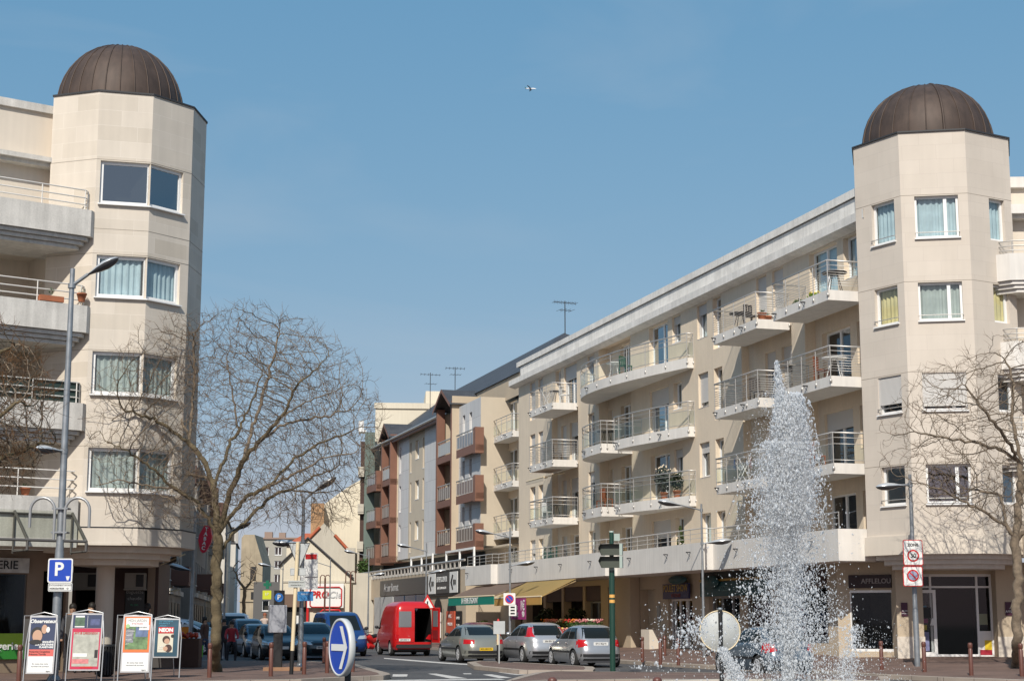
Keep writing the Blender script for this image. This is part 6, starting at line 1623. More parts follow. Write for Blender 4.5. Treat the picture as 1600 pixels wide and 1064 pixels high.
        m_ = MB(); my = pf['side'][-1][1][0] - .12; mz = pf['side'][-1][0][1] + .07
        x = sx(my, mz); m_.ball((sd * (x + .13), my, mz), .095, 0, None, 6, .8); m_.box(min(sd * x, sd * (x + .1)) - .0, max(sd * x, sd * (x + .1)), my - .03, my + .03, mz - .07, mz - .02)
        m_.build('wing_mirror', TRIM if kind in ('van', 'hightop', 'mpv') else col if kind == 'mid' else TRIM, t, T)
        if detail:
            pside([(-L2 * .55, .50), (L2 * .5, .50), (L2 * .5, .56), (-L2 * .55, .56)], sd, .012, 12, 1).build('rub_strip', TRIM, t, T)
            hd = MB()
            for yy in (-.45, .42): x = sx(yy - .1, .82); hd.box(min(sd * x, sd * (x + .025)), max(sd * x, sd * (x + .025)), yy - .19, yy - .03, .80, .83)
            hd.build('door_handle', col, t, T)
            dl_ = pside([(-.60, .35), (-.59, .35), (-.59, .95), (-.60, .95)], sd, .004, 1, 8); d2 = pside([(.62, .35), (.63, .35), (.63, .90), (.62, .90)], sd, .004, 1, 8); d2.f = [[i + len(dl_.v) for i in f] for f in d2.f]; dl_.v += d2.v; dl_.f += d2.f; dl_.m += d2.m; dl_.s += d2.s
            dl_.build('door_seam', BLACK, t, T)
    # bumpers, grille, plates
    pend([(-hw + .12, .36), (hw - .12, .36), (hw - .12, .46), (-hw + .12, .46)], -1, .015, 12, 2).build('rear_bumper_strip', TRIM, t, T)
    pend([(-hw + .10, .24), (hw - .10, .24), (hw - .12, .31), (-hw + .12, .31)], -1, .013, 12, 2).build('rear_skirt', TRIM, t, T)
    pend([(-.42, .28), (.42, .28), (.45, .44), (-.45, .44)], 1, .012, 10, 2).build('grille', BLACK, t, T)
    pend([(-.40, .60), (.40, .60), (.38, .68), (-.38, .68)], 1, .012, 10, 2).build('grille', BLACK if kind != 'saloon' else CHROME, t, T)
    zp = {'hatch': .80, 'mid': .82, 'saloon': .52, 'mpv': .85, 'van': .7, 'hightop': .72}[kind]
    px_ = 0 if kind != 'hightop' else -.42
    for sg, mt, zz, x_ in ((-1, rearplate, zp, px_), (1, frontplate, .50, 0)):
        y = sy(x_ + .2, zz, sg); q = MB(); q.box(x_ - .26, x_ + .26, y + sg * .015 - .004, y + sg * .015 + .004, zz - .055, zz + .055); pl_ = q.build('number_plate', mt, t, T)
        if ptxt:
            Tt = T @ TR(x_, y + sg * .022, zz) if sg < 0 else T @ TR(x_, y + sg * .022, zz) @ RZ(math.pi)
            text(ptxt, .085, Tt, BLACK, pl_, ext=.001, sx=.95, bold=.002)
    ty, rm = wheel_meshes(pf['r'])
    for y in pf['wb']:
        for sd in (-1, 1):
            TT = T @ TR(sd * (hw - .115), y, pf['r']) @ (RZ(math.pi) if sd < 0 else Matrix.Identity(4)); w = place('wheel', None, t, TT); place('tyre', ty, w, TT); place('rim', rm, w, TT)
    q = MB(); q.box(-hw + .25, hw - .25, pf['wb'][0] - .3, pf['wb'][1] + .3, .16, .24); q.build('underbody', BLACK, t, T)
    return t, T, pend, pside, sy
HV = Vector((-.2845, .9587, 0))
def away(u, Y, kind): r = Vector((at(u, 968, Y).x, Y, 0)); return r + HV * PROF[kind]['L'] / 2
SILV = paint('silver_paint', (.42, .43, .45), .6); GREYG = paint('grey_green_paint', (.29, .29, .25), .5); BLUEG = paint('blue_grey_paint', (.12, .16, .20), .5)
car('hatch', 'silver hatchback with red corner tail lights parked behind the dark green sign post', 'car', away(940, 56.5, 'hatch'), HV, SILV, ptxt='4711 RQ 91')
car('mid', 'pale silver car with tall tail lights between the silver hatchback and the grey-green saloon', 'car', away(860, 61.5, 'mid'), HV, paint('pale_silver_paint', (.50, .51, .53), .6), lights='tall', ptxt='206 EKV 91')
t_l = car('saloon', 'grey-green saloon with a yellow rear plate beside the cream bollard', 'car', away(760, 62.5, 'saloon'), HV, GREYG, rearplate=PLY, ptxt='5033 MWV91')
# drivers's red garment seen through the saloon window is left to the glass
car('hatch', 'blue-grey car half hidden behind the fountain', 'car', Vector((8.0, 47.2, 0)) + Vector((-.32, .947, 0)) * 1.95, (-.32, .947, 0), BLUEG, z=0)
car('mid', 'dark red car between the red van and the grey-green saloon', 'car', (-1.75, 77.5), HV, paint('dark_red_paint', (.16, .012, .022), .3), ptxt=None)
car('mid', 'dark teal-grey car facing the camera in front of the blue van', 'car', Vector((at(505, 968, 67.5).x, 67.5, 0)) + HV * 2.1, -HV, paint('dark_teal_paint', (.045, .075, .09), .4), ptxt='829 KWA 91')
car('van', 'blue panel van facing the camera behind the round arrow sign', 'van', Vector((at(545, 968, 73.5).x, 73.5, 0)) + HV * 2.4, -HV, paint('blue_van_paint', (.012, .045, .17), .2), name='parked_van', ptxt=None)
def rowpos(u, Y, L): return Vector((at(u, 968, Y).x, Y, 0)) + HV * L / 2
car('hatch', 'black small car facing the camera just behind the grey pay station', 'car', rowpos(442, 66.5, 3.8), -HV, paint('black_car_paint', (.012, .013, .016), .2), ptxt=None)
car('hatch', 'steel-blue hatchback, second in the left row behind the black small car', 'car', rowpos(414, 72, 3.8), -HV, paint('steel_blue_paint', (.05, .08, .13), .4), ptxt=None)
car('mpv', 'dark blue people carrier, third in the left row of parked cars', 'car', rowpos(396, 78.5, 4.3), -HV, paint('dark_blue_paint', (.02, .045, .09), .3), ptxt=None)
car('van', 'white van at the back of the left row behind the motorcycles', 'van', rowpos(370, 86, 4.8), -HV, paint('white_van_paint', (.62, .63, .64), 0), name='parked_van', ptxt=None)
car('mpv', 'white estate car with blue-tinted windows standing crosswise left of the tree trunk', 'car', (at(292, 968, 79).x, 79, 0), (.96, -.28, 0), paint('white_car_paint', (.60, .62, .66), 0), ptxt=None)
for lab, u, Y, kd, c in (('white van far up the street between the tree trunk and the people carrier', 366, 98, 'van', (.62, .62, .62)), ('dark car just behind the white estate at the left kerb', 330, 92, 'mid', (.03, .04, .06)), ('silver-white car far up the street behind the pay station', 424, 108, 'mpv', (.5, .5, .52)), ('dark saloon far up the street right of the white van', 398, 122, 'mid', (.04, .05, .06)), ('blue car far off between the tree trunk and the white estate', 314, 112, 'mid', (.05, .09, .16)), ('pale car half seen between the two poles', 492, 92, 'mid', (.55, .56, .56)), ('dark blue car farthest up the street beneath the small bare tree', 384, 138, 'mid', (.03, .05, .12))):
    car(kd, lab, 'car', (at(u, 968, Y).x, Y, 0), -HV if u > 320 else (.9, -.4, 0), paint('far_paint_%d' % u, c, .2), ptxt=None, detail=False)
# red van with an open rear door
VH = Vector((-.262, .965, 0)).normalized()
VR = paint('red_van_paint', (.50, .012, .012), 0)
vp = Vector((at(647, 968, 74.5).x, 74.5, 0))
tv, TV, pend, pside, sy = car('hightop', 'red high-roofed delivery van with one rear door open', 'van', vp + VH * 2.35, VH, VR, name='delivery_van', group=None, cargo=(.03, .80, -2.6, .9, .62, 2.12), ptxt='339 DKK 91', detail=False)
pend([(-.70, 1.28), (-.12, 1.28), (-.12, 1.98), (-.68, 1.98)], -1, .012).build('rear_window', M('grey_tinted_glass', (.16, .17, .18), .1), tv, TV)
pend([(-.79, .60), (-.005, .60), (-.005, .61), (-.79, .61)], -1, .01, 8, 1).build('door_seam', BLACK, tv, TV)
d = MB(); d.box(-.02, .78, -.03, .03, .6, 2.14); TD_ = TV @ TR(.86, -2.34, 0) @ RZ(R(-80)); do = d.build('open_rear_door', VR, tv, TV @ TR(.86, -2.34, 0) @ RZ(R(-80)))
q = MB(); q.box(.12, .66, -.04, .04, 1.3, 2.0); q.build('rear_window', M('grey_tinted_glass', (.16, .17, .18), .1), do, WM[do]); q = MB(); q.box(.1, .7, -.045, .045, .75, 1.15); q.build('door_lining', M('dark_red_lining', (.2, .01, .012), .6), do, WM[do])
q = MB(); q.box(-.80, .80, -2.42, -2.36, .36, .52); q.build('rear_bumper', TRIM, tv, TV)
for x in (-.45, .15): q = MB(); q.box(x, x + .42, .2, .3, .9, 1.75); q.build('seat', M('beige_seat', (.30, .26, .22), .8), tv, TV)
# motorcycles
def bike(label, P, ang, col, group='motorcycles at the left kerb'):
    T = TR(*P) @ RZ(ang); t = thing('parked_motorcycle', label, 'motorcycle', T, group)
    for y in (-.62, .66):
        w = MB(); w.lathe([(.2, -.05), (.27, -.055), (.3, -.02), (.3, .02), (.27, .055), (.2, .05)], 20, 0, TR(0, y, .3) @ RY(SQ)); w.lathe([(.0001, -.03), (.2, -.02), (.2, .02), (.0001, .03)], 16, 1, TR(0, y, .3) @ RY(SQ)); w.build('wheel', [RUB, ALOY], t, T)
    b = MB(); b.tube([(0, -.75, .62), (0, -.4, .70), (0, 0, .55), (0, .25, .78), (0, .42, .8)], [.08, .14, .17, .17, .08], 10); b.tube([(0, -.1, .3), (0, .3, .35)], .14, 8); b.build('body', col, t, T)
    b = MB(); b.tube([(0, -.7, .78), (0, -.35, .80), (0, .0, .78)], [.07, .13, .10], 8); b.build('seat', BLACK, t, T)
    b = MB(); b.tube([(0, .66, .3), (0, .5, .75), (0, .42, .98)], .035, 6); b.tube([(-.33, .35, 1.02), (0, .45, .98), (.33, .35, 1.02)], .018, 6); b.build('fork', LEAD, t, T)
    b = MB(); b.ball((0, .6, .86), .09); b.build('headlight', HEADL, t, T); b = MB(); b.add([(-.16, .55, .95), (.16, .55, .95), (.12, .42, 1.25), (-.12, .42, 1.25)], [(0, 1, 2, 3)]); b.build('windshield', M('bike_screen', (.1, .1, .1), .1), t, T)
bike('red motorcycle right of the tree trunk', gp(359, 1019, 0), math.pi + .5, REDP); bike('dark motorcycle touching the tree trunk on its right', gp(345, 1017, 0), math.pi + .9, BLACK)
bike('red scooter in the gap between the blue van and the red van', Vector((at(581, 968, 82).x, 82, 0)), math.pi - .6, REDP, None)
# ------------------------------------------------------------------ STREET FURNITURE
def bollard_proto(P, label):
    t = thing('bollard', label, 'bollard', TR(*P), 'brown bollards along the kerbs')
    b = MB(); b.lathe([(.058, 0), (.058, .70), (.052, .71), (.046, .74)], 14); b.build('post', BOLL, t, WM[t])
    c = MB(); c.lathe([(.046, .74), (.062, .76), (.064, .84), (.058, .865), (.04, .885), (.0001, .89)], 14); c.build('cap', BOLL, t, WM[t])
    return t
bl_ = [(29, 1064.5, 'in front of the leftmost poster stand'), (327, 1058, 'just left of the mossy tree trunk'), (423, 1056, 'in front of the grey pay station'), (475, 1053, 'just right of the cream sign pole'),
       (511, 1051, 'directly left of the round arrow sign'), (506, 1036, 'behind the other one at the round arrow sign, farther back'), (551, 1049, 'seen just right of the round arrow sign'),
       (1378, 1050, 'left of the zone sign post'), (1445, 1053, 'right of the zone sign post before the shop door'), (1518, 1057, 'in front of the right part of the glass door'), (1597, 1059, 'at the right picture edge beside the tree'),
       (1004, 1034, 'leftmost of the four by the beige service door'), (1032, 1038, 'second and nearest of the four by the service door'), (1039, 1030, 'farthest of the four by the service door'), (1060, 1039, 'rightmost of the four before the chicken shop')]
pb = None
for u, v, w in bl_:
    P = gp(u, v, .12); lab = 'brown metal bollard ' + w
    if pb is None: pb = bollard_proto(P, lab)
    else: dup(pb, TR(*P), lab)
for u, w in ((863, 'left one of two dark rounded bollard tops at the bottom edge'), (1027, 'right one of two dark rounded bollard tops at the bottom edge, below the fountain spray')):
    p = at(u, 1060, 17); t = thing('round_top_bollard', w, 'bollard', TR(p.x, 17, 0), 'round-topped bollards near the camera')
    zt = at(u, 1057, 17).z; b = MB(); b.lathe([(.04, 0), (.04, zt - .10), (.03, zt - .09)], 14); b.build('post', BOLL, t, WM[t]); b = MB(); b.lathe([(.03, zt - .09), (.048, zt - .06), (.048, zt - .025), (.03, zt - .004), (.0001, zt)], 14); b.build('cap', BOLL, t, WM[t])

def lamp_head(parent, T, L=.85, name='lamp_head'):
    """T: x along the arm, z up; the head's neck at the origin"""
    a = MB(); n = 12
    prof = [(0, .035, .03), (.12, .07, .05), (.3, .15, .10), (.5, .19, .13), (.68, .17, .11), (.80, .09, .06), (.85, .01, .01)]
    vs = []
    for x, w, h in prof:
        for j in range(n + 1):
            t_ = math.pi * j / n; vs.append((x * L / .85, w * math.cos(t_), h * .8 * math.sin(t_)))
    k = len(prof); a.add(vs, [(i * (n + 1) + j, (i + 1) * (n + 1) + j, (i + 1) * (n + 1) + j + 1, i * (n + 1) + j + 1) for i in range(k - 1) for j in range(n)], 0, None, True)
    o = a.build(name, [M('lamp_shell_grey', (.50, .52, .54), .3, metal=.3)], parent, T)
    b = MB(); vs = []
    for x, w, h in prof:
        for j in range(n + 1):
            t_ = math.pi * j / n; vs.append((x * L / .85, w * .99 * math.cos(t_), -h * .95 * math.sin(t_) - .004))
    b.add(vs, [(i * (n + 1) + j, i * (n + 1) + j + 1, (i + 1) * (n + 1) + j + 1, (i + 1) * (n + 1) + j) for i in range(k - 1) for j in range(n)], 0, None, True)
    b.build('lens', M('dark_lamp_lens', (.06, .06, .065), .15), o, T)
    return o
def street_lamp(label, base, top, heads, r=.07, z2=None, group='street lamps', col=None, hs=.85):
    """heads: (height of the joint on the post, horizontal direction, arm length, rise, shell)"""
    t = thing('street_lamp', label, 'street lamp', TR(base[0], base[1], base[2]), group); col = col or GALV
    p = MB(); H = top - base[2]
    p.tube([(0, 0, 0), (0, 0, H * .3), (0, 0, H * .32), (0, 0, H * .72), (0, 0, H)], [r, r, r * .85, r * .7, r * .55], 12); p.lathe([(r * 1.6, 0), (r * 1.6, .02), (r, .12)], 12); p.build('pole', col, t, WM[t])
    for z, d, arm, rise in heads:
        d = Vector(d).normalized(); a = MB(); e = Vector((d.x * arm, d.y * arm, rise)); z0 = z - base[2]
        a.tube([(0, 0, z0), Vector((0, 0, z0)) + e], r * .42, 8); a.lathe([(r * .9, z0 - .06), (r * .9, z0 + .06)], 10); a.build('arm', col, t, WM[t])
        ex = Vector((d.x, d.y, rise / max(arm, .01) * .75)); lamp_head(t, FR((base[0] + e.x, base[1] + e.y, base[2] + z0 + e.z), ex, Vector((0, 0, 1)) - ex.normalized() * ex.normalized().z), hs)
    return t
L1 = at(90, 1010, 41.6); L1t = at(113, 420, 41.6)
lx = (L1.x + L1t.x) / 2
tl = street_lamp('tall galvanised lamp post with hoops and a blue parking sign on the left', (at(96, 800, 41.6).x, 41.6, .12), L1t.z, [(at(113, 447, 41.6).z, (1, -.1, 0), .42, .30), (at(96, 705, 41.6).z, (-.6, -.8, 0), .10, .0)], r=.115, hs=.9)
hp = MB(); TP = TR(at(96, 800, 41.6).x, 41.6, 0)
for sgn_ in (-1, 1):
    zt = at(0, 778, 41.6).z; x0 = .13 * sgn_; w = .62 * sgn_
    pts = [(x0, -.14, at(0, 843, 41.6).z), (x0, -.14, zt - .33)] + [(x0 + w / 2 - w / 2 * math.cos(a), -.14, zt - .33 + .33 * math.sin(a)) for a in np.linspace(.2, math.pi, 10)] + [(x0 + w, -.14, zt - .75)]
    h_ = MB(); h_.tube(pts, .038, 8); h_.build('hoop', M('dull_aluminium', (.38, .38, .38), .4, metal=.5), tl, TP)
for z in (3.75, 4.35): c = MB(); c.box(-.2, .2, -.17, .13, z, z + .04); c.build('clamp', GALV, tl, TP)
def rrect(w, h, r, n=5):
    P = []
    for cx, cz, a0 in ((w / 2 - r, h / 2 - r, 0), (-w / 2 + r, h / 2 - r, SQ), (-w / 2 + r, -h / 2 + r, 2 * SQ), (w / 2 - r, -h / 2 + r, 3 * SQ)):
        for i in range(n + 1): a = a0 + SQ * i / n; P.append((cx + r * math.cos(a), cz + r * math.sin(a)))
    return P
def plate(name, parent, T, pts, mat, y=0., d=.02, back=None):
    """flat shape standing in x-z, front at y, readable from -y"""
    m = MB(); n = len(pts); m.add([(x, y, z) for x, z in pts] + [(x, y + d, z) for x, z in pts], [tuple(range(n)), tuple(range(n, 2 * n))[::-1]] + [(i, n + i, n + (i + 1) % n, (i + 1) % n) for i in range(n)])
    return m.build(name, mat, parent, T)
def disc(r, n=36, cx=0, cz=0): return [(cx + r * math.cos(2 * math.pi * i / n), cz + r * math.sin(2 * math.pi * i / n)) for i in range(n)]
PS = TR(at(94, 891, 41.35).x, 41.35, at(94, 891, 41.35).z)
ps = thing('parking_sign', 'blue square parking sign with a white P on the tall left lamp post', 'sign', PS)
plate('plate', ps, PS, rrect(.62, .60, .05), SIGNW, 0); plate('blue_field', ps, PS, rrect(.555, .535, .03), SIGNB, -.006, .004); text('P', .46, PS @ TR(-.03, -.012, .02), SIGNW, ps, bold=.012, ext=.002)
text('▾', .12, PS @ TR(.19, -.012, -.17), SIGNW, ps, ext=.002) if False else plate('meter_symbol', ps, PS, [(.15, -.14), (.25, -.14), (.22, -.24), (.18, -.24)], SIGNW, -.012, .004)
P2 = TR(at(94, 917, 41.35).x, 41.35, at(94, 917, 41.35).z)
p2 = thing('parking_plate', 'small white payment plate right under the blue parking sign', 'sign', P2); plate('plate', p2, P2, rrect(.60, .21, .03), SIGNW, 0); plate('border', p2, P2, rrect(.57, .18, .02), BLACK, -.003, .002); plate('face', p2, P2, rrect(.55, .16, .02), SIGNW, -.006, .002)
text('STATIONNEMENT PAYANT', .052, P2 @ TR(0, -.01, .045), BLACK, p2, ext=.001, sx=.9); text('HORODATEUR', .055, P2 @ TR(-.08, -.01, -.035), BLACK, p2, ext=.001, bold=.002, sx=.95); text('→', .09, P2 @ TR(.18, -.01, -.035), BLACK, p2, ext=.001)
# the smaller street lamps along the street, each with a high and a low head
def slamp(label, u, v_base, v_top, Y, hi, lo, zb=.12, r=.06, hs=.85):
    p = at(u, 900, Y); top = at(u, v_top, Y).z
    hd = []
    if hi: hd.append((at(0, hi[1], Y).z, (hi[0], -.15, 0), hi[2], hi[3]))
    if lo: hd.append((at(0, lo[1], Y).z, (lo[0], -.15, 0), lo[2], lo[3]))
    return street_lamp(label, (p.x, Y, zb), top, hd, r, hs=hs)
slamp('grey street lamp before the teal shop, its upper head over the lower curved balcony', 1098, 1040, 787, 60, (-1, 797, .78, .18), (1, 849, .22, .03), zb=.2)
slamp('grey street lamp carrying the no-parking sign before the awnings', 797, 1020, 824, 76, (-1, 840, .78, .18), (1, 884, .3, .06), zb=.2)
slamp('grey street lamp standing behind the red van', 666, 1015, 848, 94, (-1, 861, .85, .22), (1, 896, .3, .06), zb=.2)
slamp('grey street lamp in front of the grey-green narrow building', 576, 1010, 861, 112, (-1, 869, .85, .22), (1, 900, .3, .06), zb=.1)
zl_ = slamp('galvanised lamp post carrying the zone sign before the optician shop', 1428, 1046, 741, 48.6, (-1, 757, .22, -.02), None, zb=.12, r=.085)
slamp('dark lamp post behind the cream sign pole with an upper head over the pay station', 472, 1040, 775, 53, (-1, 848, .12, .0), (1, 782, .35, .30), zb=.12, r=.085)
slamp('thin lamp post right behind the tree trunk with a dark head pointing right', 352, 1018, 818, 70, (1, 834, .28, .16), None, zb=0, r=.06)
slamp('grey lamp post left of the tree trunk that carries the red lozenge sign', 301, 1020, 800, 62, (-1, 892, .12, .04), None, zb=0, r=.085)
slamp('thin distant street lamp beside the far shop front with its arm to the left', 516, 1000, 873, 100, (-1, 885, .8, .25), None, zb=0, r=.05)
slamp('thin distant street lamp left of the yield sign', 442, 1000, 880, 108, (-1, 889, .8, .2), None, zb=0, r=.05)
slamp('far street lamp in front of the grey balconied houses', 261, 1010, 905, 88, (1, 916, .3, .02), None, zb=0, r=.05)
# rusty hooked posts in front of the far shop
for u, v0, w in ((507, 898, 'tall rust-brown post with hooked top before the red shop sign'), (547, 892, 'tall rust-brown post with hooked top right of the red shop sign')):
    p = at(u, 960, 110); zt = at(0, v0, 110).z; t = thing('hooked_post', w, 'post', TR(p.x, 110, 0), 'hooked posts before the far shop'); m = MB(); m.tube([(0, 0, 0), (0, 0, zt - .2)], .06, 8); m.build('pole', BOLL, t, WM[t])
    for s in (-1, 1): m = MB(); m.tube([(0, 0, zt - .9), (0, 0, zt - .15), (s * .08, 0, zt - .02), (s * .22, 0, zt), (s * .32, 0, zt - .12), (s * .33, 0, zt - .75)], .035, 6); m.build('hook', BOLL, t, WM[t])
# zone 30 and no-parking signs
def sq_sign(T, w, h, t):
    plate('plate', t, T, rrect(w, h, .05), REDP, 0); plate('face', t, T, rrect(w - .045, h - .045, .04), SIGNW, -.006, .004)
Yz = 48.3; a_ = at(1426.5, 863, Yz); TZ_ = TR(a_.x, Yz, a_.z); s = 1 / 2594 * Yz
z1_ = thing('zone_sign', 'white red-edged ZONE 30 sign on the right lamp post, upper of two', 'sign', TZ_); sq_sign(TZ_, 31 * s, 40 * s, z1_)
text('ZONE', .115, TZ_ @ TR(0, -.012, .22), BLACK, z1_, ext=.001, bold=.004); plate('red_ring', z1_, TZ_, disc(.175, cz=-.09), REDP, -.010, .003); plate('ring_field', z1_, TZ_, disc(.13, cz=-.09), SIGNW, -.014, .003); text('30', .17, TZ_ @ TR(0, -.019, -.09), BLACK, z1_, ext=.001, bold=.004)
a_ = at(1426.5, 900, Yz); TZ2 = TR(a_.x, Yz, a_.z); z2_ = thing('no_parking_sign', 'white red-edged no-parking sign right below the ZONE 30 sign', 'sign', TZ2); sq_sign(TZ2, 31 * s, 31 * s, z2_)
def nopark(t, T, r, dz=0.):
    plate('red_ring', t, T, disc(r, cz=dz), REDP, -.010, .003); plate('blue_field', t, T, disc(r * .76, cz=dz), M('faded_sign_blue', (.28, .30, .42), .5), -.014, .003); q = MB(); q.box(-r * .8, r * .8, -.021, -.018, -r * .10, r * .10, 0, TR(0, 0, dz) @ RY(R(45))); q.build('red_bar', REDP, t, T)
nopark(z2_, TZ2, .175, .02)
Yn = 75.7; a_ = at(796, 935.5, Yn); T_ = TR(a_.x, Yn, a_.z); nn_ = thing('no_parking_sign', 'white square sign with a blue and red round symbol before the awnings', 'sign', T_); plate('plate', nn_, T_, rrect(.54, .54, .03), SIGNW, 0); plate('red_ring', nn_, T_, disc(.2), REDP, -.008, .003); plate('blue_field', nn_, T_, disc(.15), SIGNB, -.012, .003)
q = MB(); q.box(-.15, .15, -.018, -.015, -.02, .02, 0, RY(R(45))); q.build('red_bar', REDP, nn_, T_)
a_ = at(801, 953, Yn); q = MB(); q.box(-.17, .17, 0, .02, -.25, .25); tp_ = tag(q.build('small_plate', SIGNW, None, TR(a_.x, Yn, a_.z)), 'small white text plate under the no-parking sign before the awnings', 'sign')
for k in range(3): text('////', .1, TR(a_.x, Yn, a_.z) @ TR(0, -.01, .14 - .14 * k), BLACK, tp_, ext=.001) if False else None
q = MB()
for k in range(3): q.box(-.1, .1, -.008, -.002, .1 - .14 * k, .17 - .14 * k)
q.build('printed_lines', BLACK, tp_, TR(a_.x, Yn, a_.z))
# warning triangle on the red van's roof line
a_ = at(668, 941, 92); T_ = TR(a_.x, 92, a_.z); wt = thing('warning_sign', 'red-edged triangular warning sign above the red van', 'sign', T_); plate('plate', wt, T_, [(-.48, -.38), (.48, -.38), (0, .46)], REDP); plate('face', wt, T_, [(-.33, -.29), (.33, -.29), (0, .28)], SIGNW, -.006, .004); plate('symbol', wt, T_, [(-.03, -.22), (.03, -.22), (.04, .08), (-.04, .08)], BLACK, -.012, .004)
# blue round arrow sign
Yb = 23.0; a_ = at(530.5, 1011, Yb); pc = Vector((a_.x, Yb, a_.z)); los = Vector((a_.x, Yb, 0)).normalized()
ang = math.atan2(los.y, los.x) ; nrm = (Matrix.Rotation(R(-68), 3, 'Z') @ -los)   # faces left of the camera
ex = Vector((0, 0, 1)).cross(-nrm).normalized() * -1
ex = (-nrm).cross(Vector((0, 0, 1))).normalized(); TBs = FR(pc, ex)
bs = thing('arrow_sign', 'large round blue sign with a white right-pointing arrow and thick grey rim, turned sideways', 'sign', TBs)
rr_ = .395
m = MB(); m.lathe([(rr_ - .035, .0), (rr_ - .03, -.012), (rr_, -.008), (rr_ + .004, .02), (rr_, .075), (rr_ - .03, .085), (.0001, .085)], 48, 0, RX(-SQ)); m.build('rim', M('sign_rim_grey', (.55, .56, .55), .4), bs, TBs)
plate('blue_field', bs, TBs, disc(rr_ - .03, 48), SIGNB, -.002, .004)
m = MB(); aw_ = .045
m.box(-.28, .20, -.012, -.006, -aw_, aw_)
for sg in (-1, 1): m.add([(.30, -.013, 0), (.30 - .09, -.013, 0.0), (.02, -.013, sg * .29), (.12, -.013, sg * .29), (.30, -.008, 0), (.21, -.008, 0), (.02, -.008, sg * .29), (.12, -.008, sg * .29)], [(0, 1, 2, 3) if sg < 0 else (3, 2, 1, 0), (4, 5, 6, 7)])
m.build('arrow', SIGNW, bs, TBs)
m = MB(); m.tube([(0, .13, -pc.z), (0, .13, .2)], .045, 10); m.build('post', BLACK, bs, TBs)
# back of a round sign behind the fountain
Ys = 36.0; a_ = at(1125, 985.5, Ys); Tq = TR(a_.x, Ys, a_.z); rs_ = thing('round_sign_back', 'round sign seen from its grey back behind the fountain spray', 'sign', Tq)
m = MB(); m.lathe([(.0001, .0), (.425, .0), (.435, -.03), (.43, -.035)], 48, 0, RX(SQ)); m.tube([(.434 * math.cos(a), 0, .434 * math.sin(a)) for a in np.linspace(0, 2 * math.pi, 49)], .014, 6, 1); m.build('disc', [SIGNBACK, CREAMP], rs_, Tq)
m = MB(); m.tube([(0, -.09, -a_.z), (0, -.09, .46)], .045, 10); m.build('post', BLACK, rs_, Tq)
m = MB(); m.ball((0, -.09, .47), .06, 0, None, 6, .6); m.build('cap', GALV, rs_, Tq)
# green post with direction signs
gpst = gp(957.5, 1048, .12); gt = thing('direction_sign_post', 'dark green post with two arrow-shaped direction boards seen from behind', 'signpost', TR(*gpst)); Yg = gpst.y
m = MB(); zt = at(957, 831, Yg).z - .12; zm = at(957, 890, Yg).z - .12
m.tube([(0, 0, 0), (0, 0, zm)], .085, 14); m.tube([(0, 0, zm), (0, 0, zt)], .066, 14); m.build('post', GREENP, gt, WM[gt])
m = MB(); m.lathe([(.086, zm - .02), (.08, zm + .05), (.066, zm + .08)], 14, 0); m.lathe([(.068, zt - .01), (.07, zt + .03), (.0001, zt + .04)], 14, 0); m.build('collar', M('pale_green_metal', (.35, .42, .38), .4), gt, WM[gt])
for v in (931, 939): z = at(957, v, Yg).z - .12; m = MB(); m.lathe([(.087, z - .045), (.087, z + .045)], 14); m.build('reflective_band', M('orange_band', (.75, .40, .10), .5), gt, WM[gt])
for k, (v0, v1) in enumerate(((850, 867.5), (869.5, 887))):
    z1 = at(0, v0, Yg).z - .12; z0 = at(0, v1, Yg).z - .12; s = Yg / 2594; xl, xr = -19 * s, 19 * s
    m = MB(); pts = [(xl, (z0 + z1) / 2 + .04), (xl + .06, z1), (xr, z1), (xr, z0), (xl + .09, z0)]
    m.add([(x, -.09, z) for x, z in pts] + [(x, -.24, z) for x, z in pts], [tuple(range(5))[::-1]] + [(i, (i + 1) % 5, 5 + (i + 1) % 5, 5 + i) for i in range(5)])
    m.build('direction_board', [M('dark_board_back', (.06, .07, .055), .5)], gt, WM[gt] @ RZ(R(-14)))
    m = MB(); m.box(xr - .08, xr + .004, -.245, -.085, z0 - .005, z1 + .005); m.build('board_end', M('pale_green_metal', (.35, .42, .38), .4), gt, WM[gt] @ RZ(R(-14)))
m = MB(); zc = at(0, 839, Yg).z - .12; m.box(.07, .24, -.1, .05, zc - .11, zc + .10); m.build('junction_box', M('pale_green_metal', (.35, .42, .38), .4), gt, WM[gt])
# cream pole with yield sign back, and payment plate
cp = gp(455, 1053, .12); ct = thing('yield_sign_post', 'cream pole with a black foot holding the back of a triangular yield sign', 'signpost', TR(*cp)); Yc = cp.y; s = Yc / 2594
lean = Matrix.Identity(4)
m = MB(); zb_ = at(0, 1016, Yc).z - .12; zt = at(0, 847, Yc).z - .12; dx = 6 * s
m.tube([(dx * zb_ / zt, 0, zb_), (dx, 0, zt)], .055, 12, 0); m.build('pole', CREAMP, ct, WM[ct]); m = MB(); m.tube([(0, 0, 0), (dx * zb_ / zt, 0, zb_ - .003)], .057, 12); m.build('black_foot', BLACK, ct, WM[ct])
z1 = at(0, 848, Yc).z - .12; z0 = at(0, 886, Yc).z - .12
def tri(k, cx): cz = z0 + (z1 - z0) * .66; P = [(-.30, z1), (.30, z1), (.03, z0), (-.03, z0)]; return [(cx + x * k, cz + (z - cz) * k) for x, z in P]
m = MB(); P = tri(1, dx + .03); m.add([(x, .07, z) for x, z in P] + [(x, .09, z) for x, z in P], [(0, 3, 2, 1), (4, 5, 6, 7)] + [(i, (i + 1) % 4, 4 + (i + 1) % 4, 4 + i) for i in range(4)])
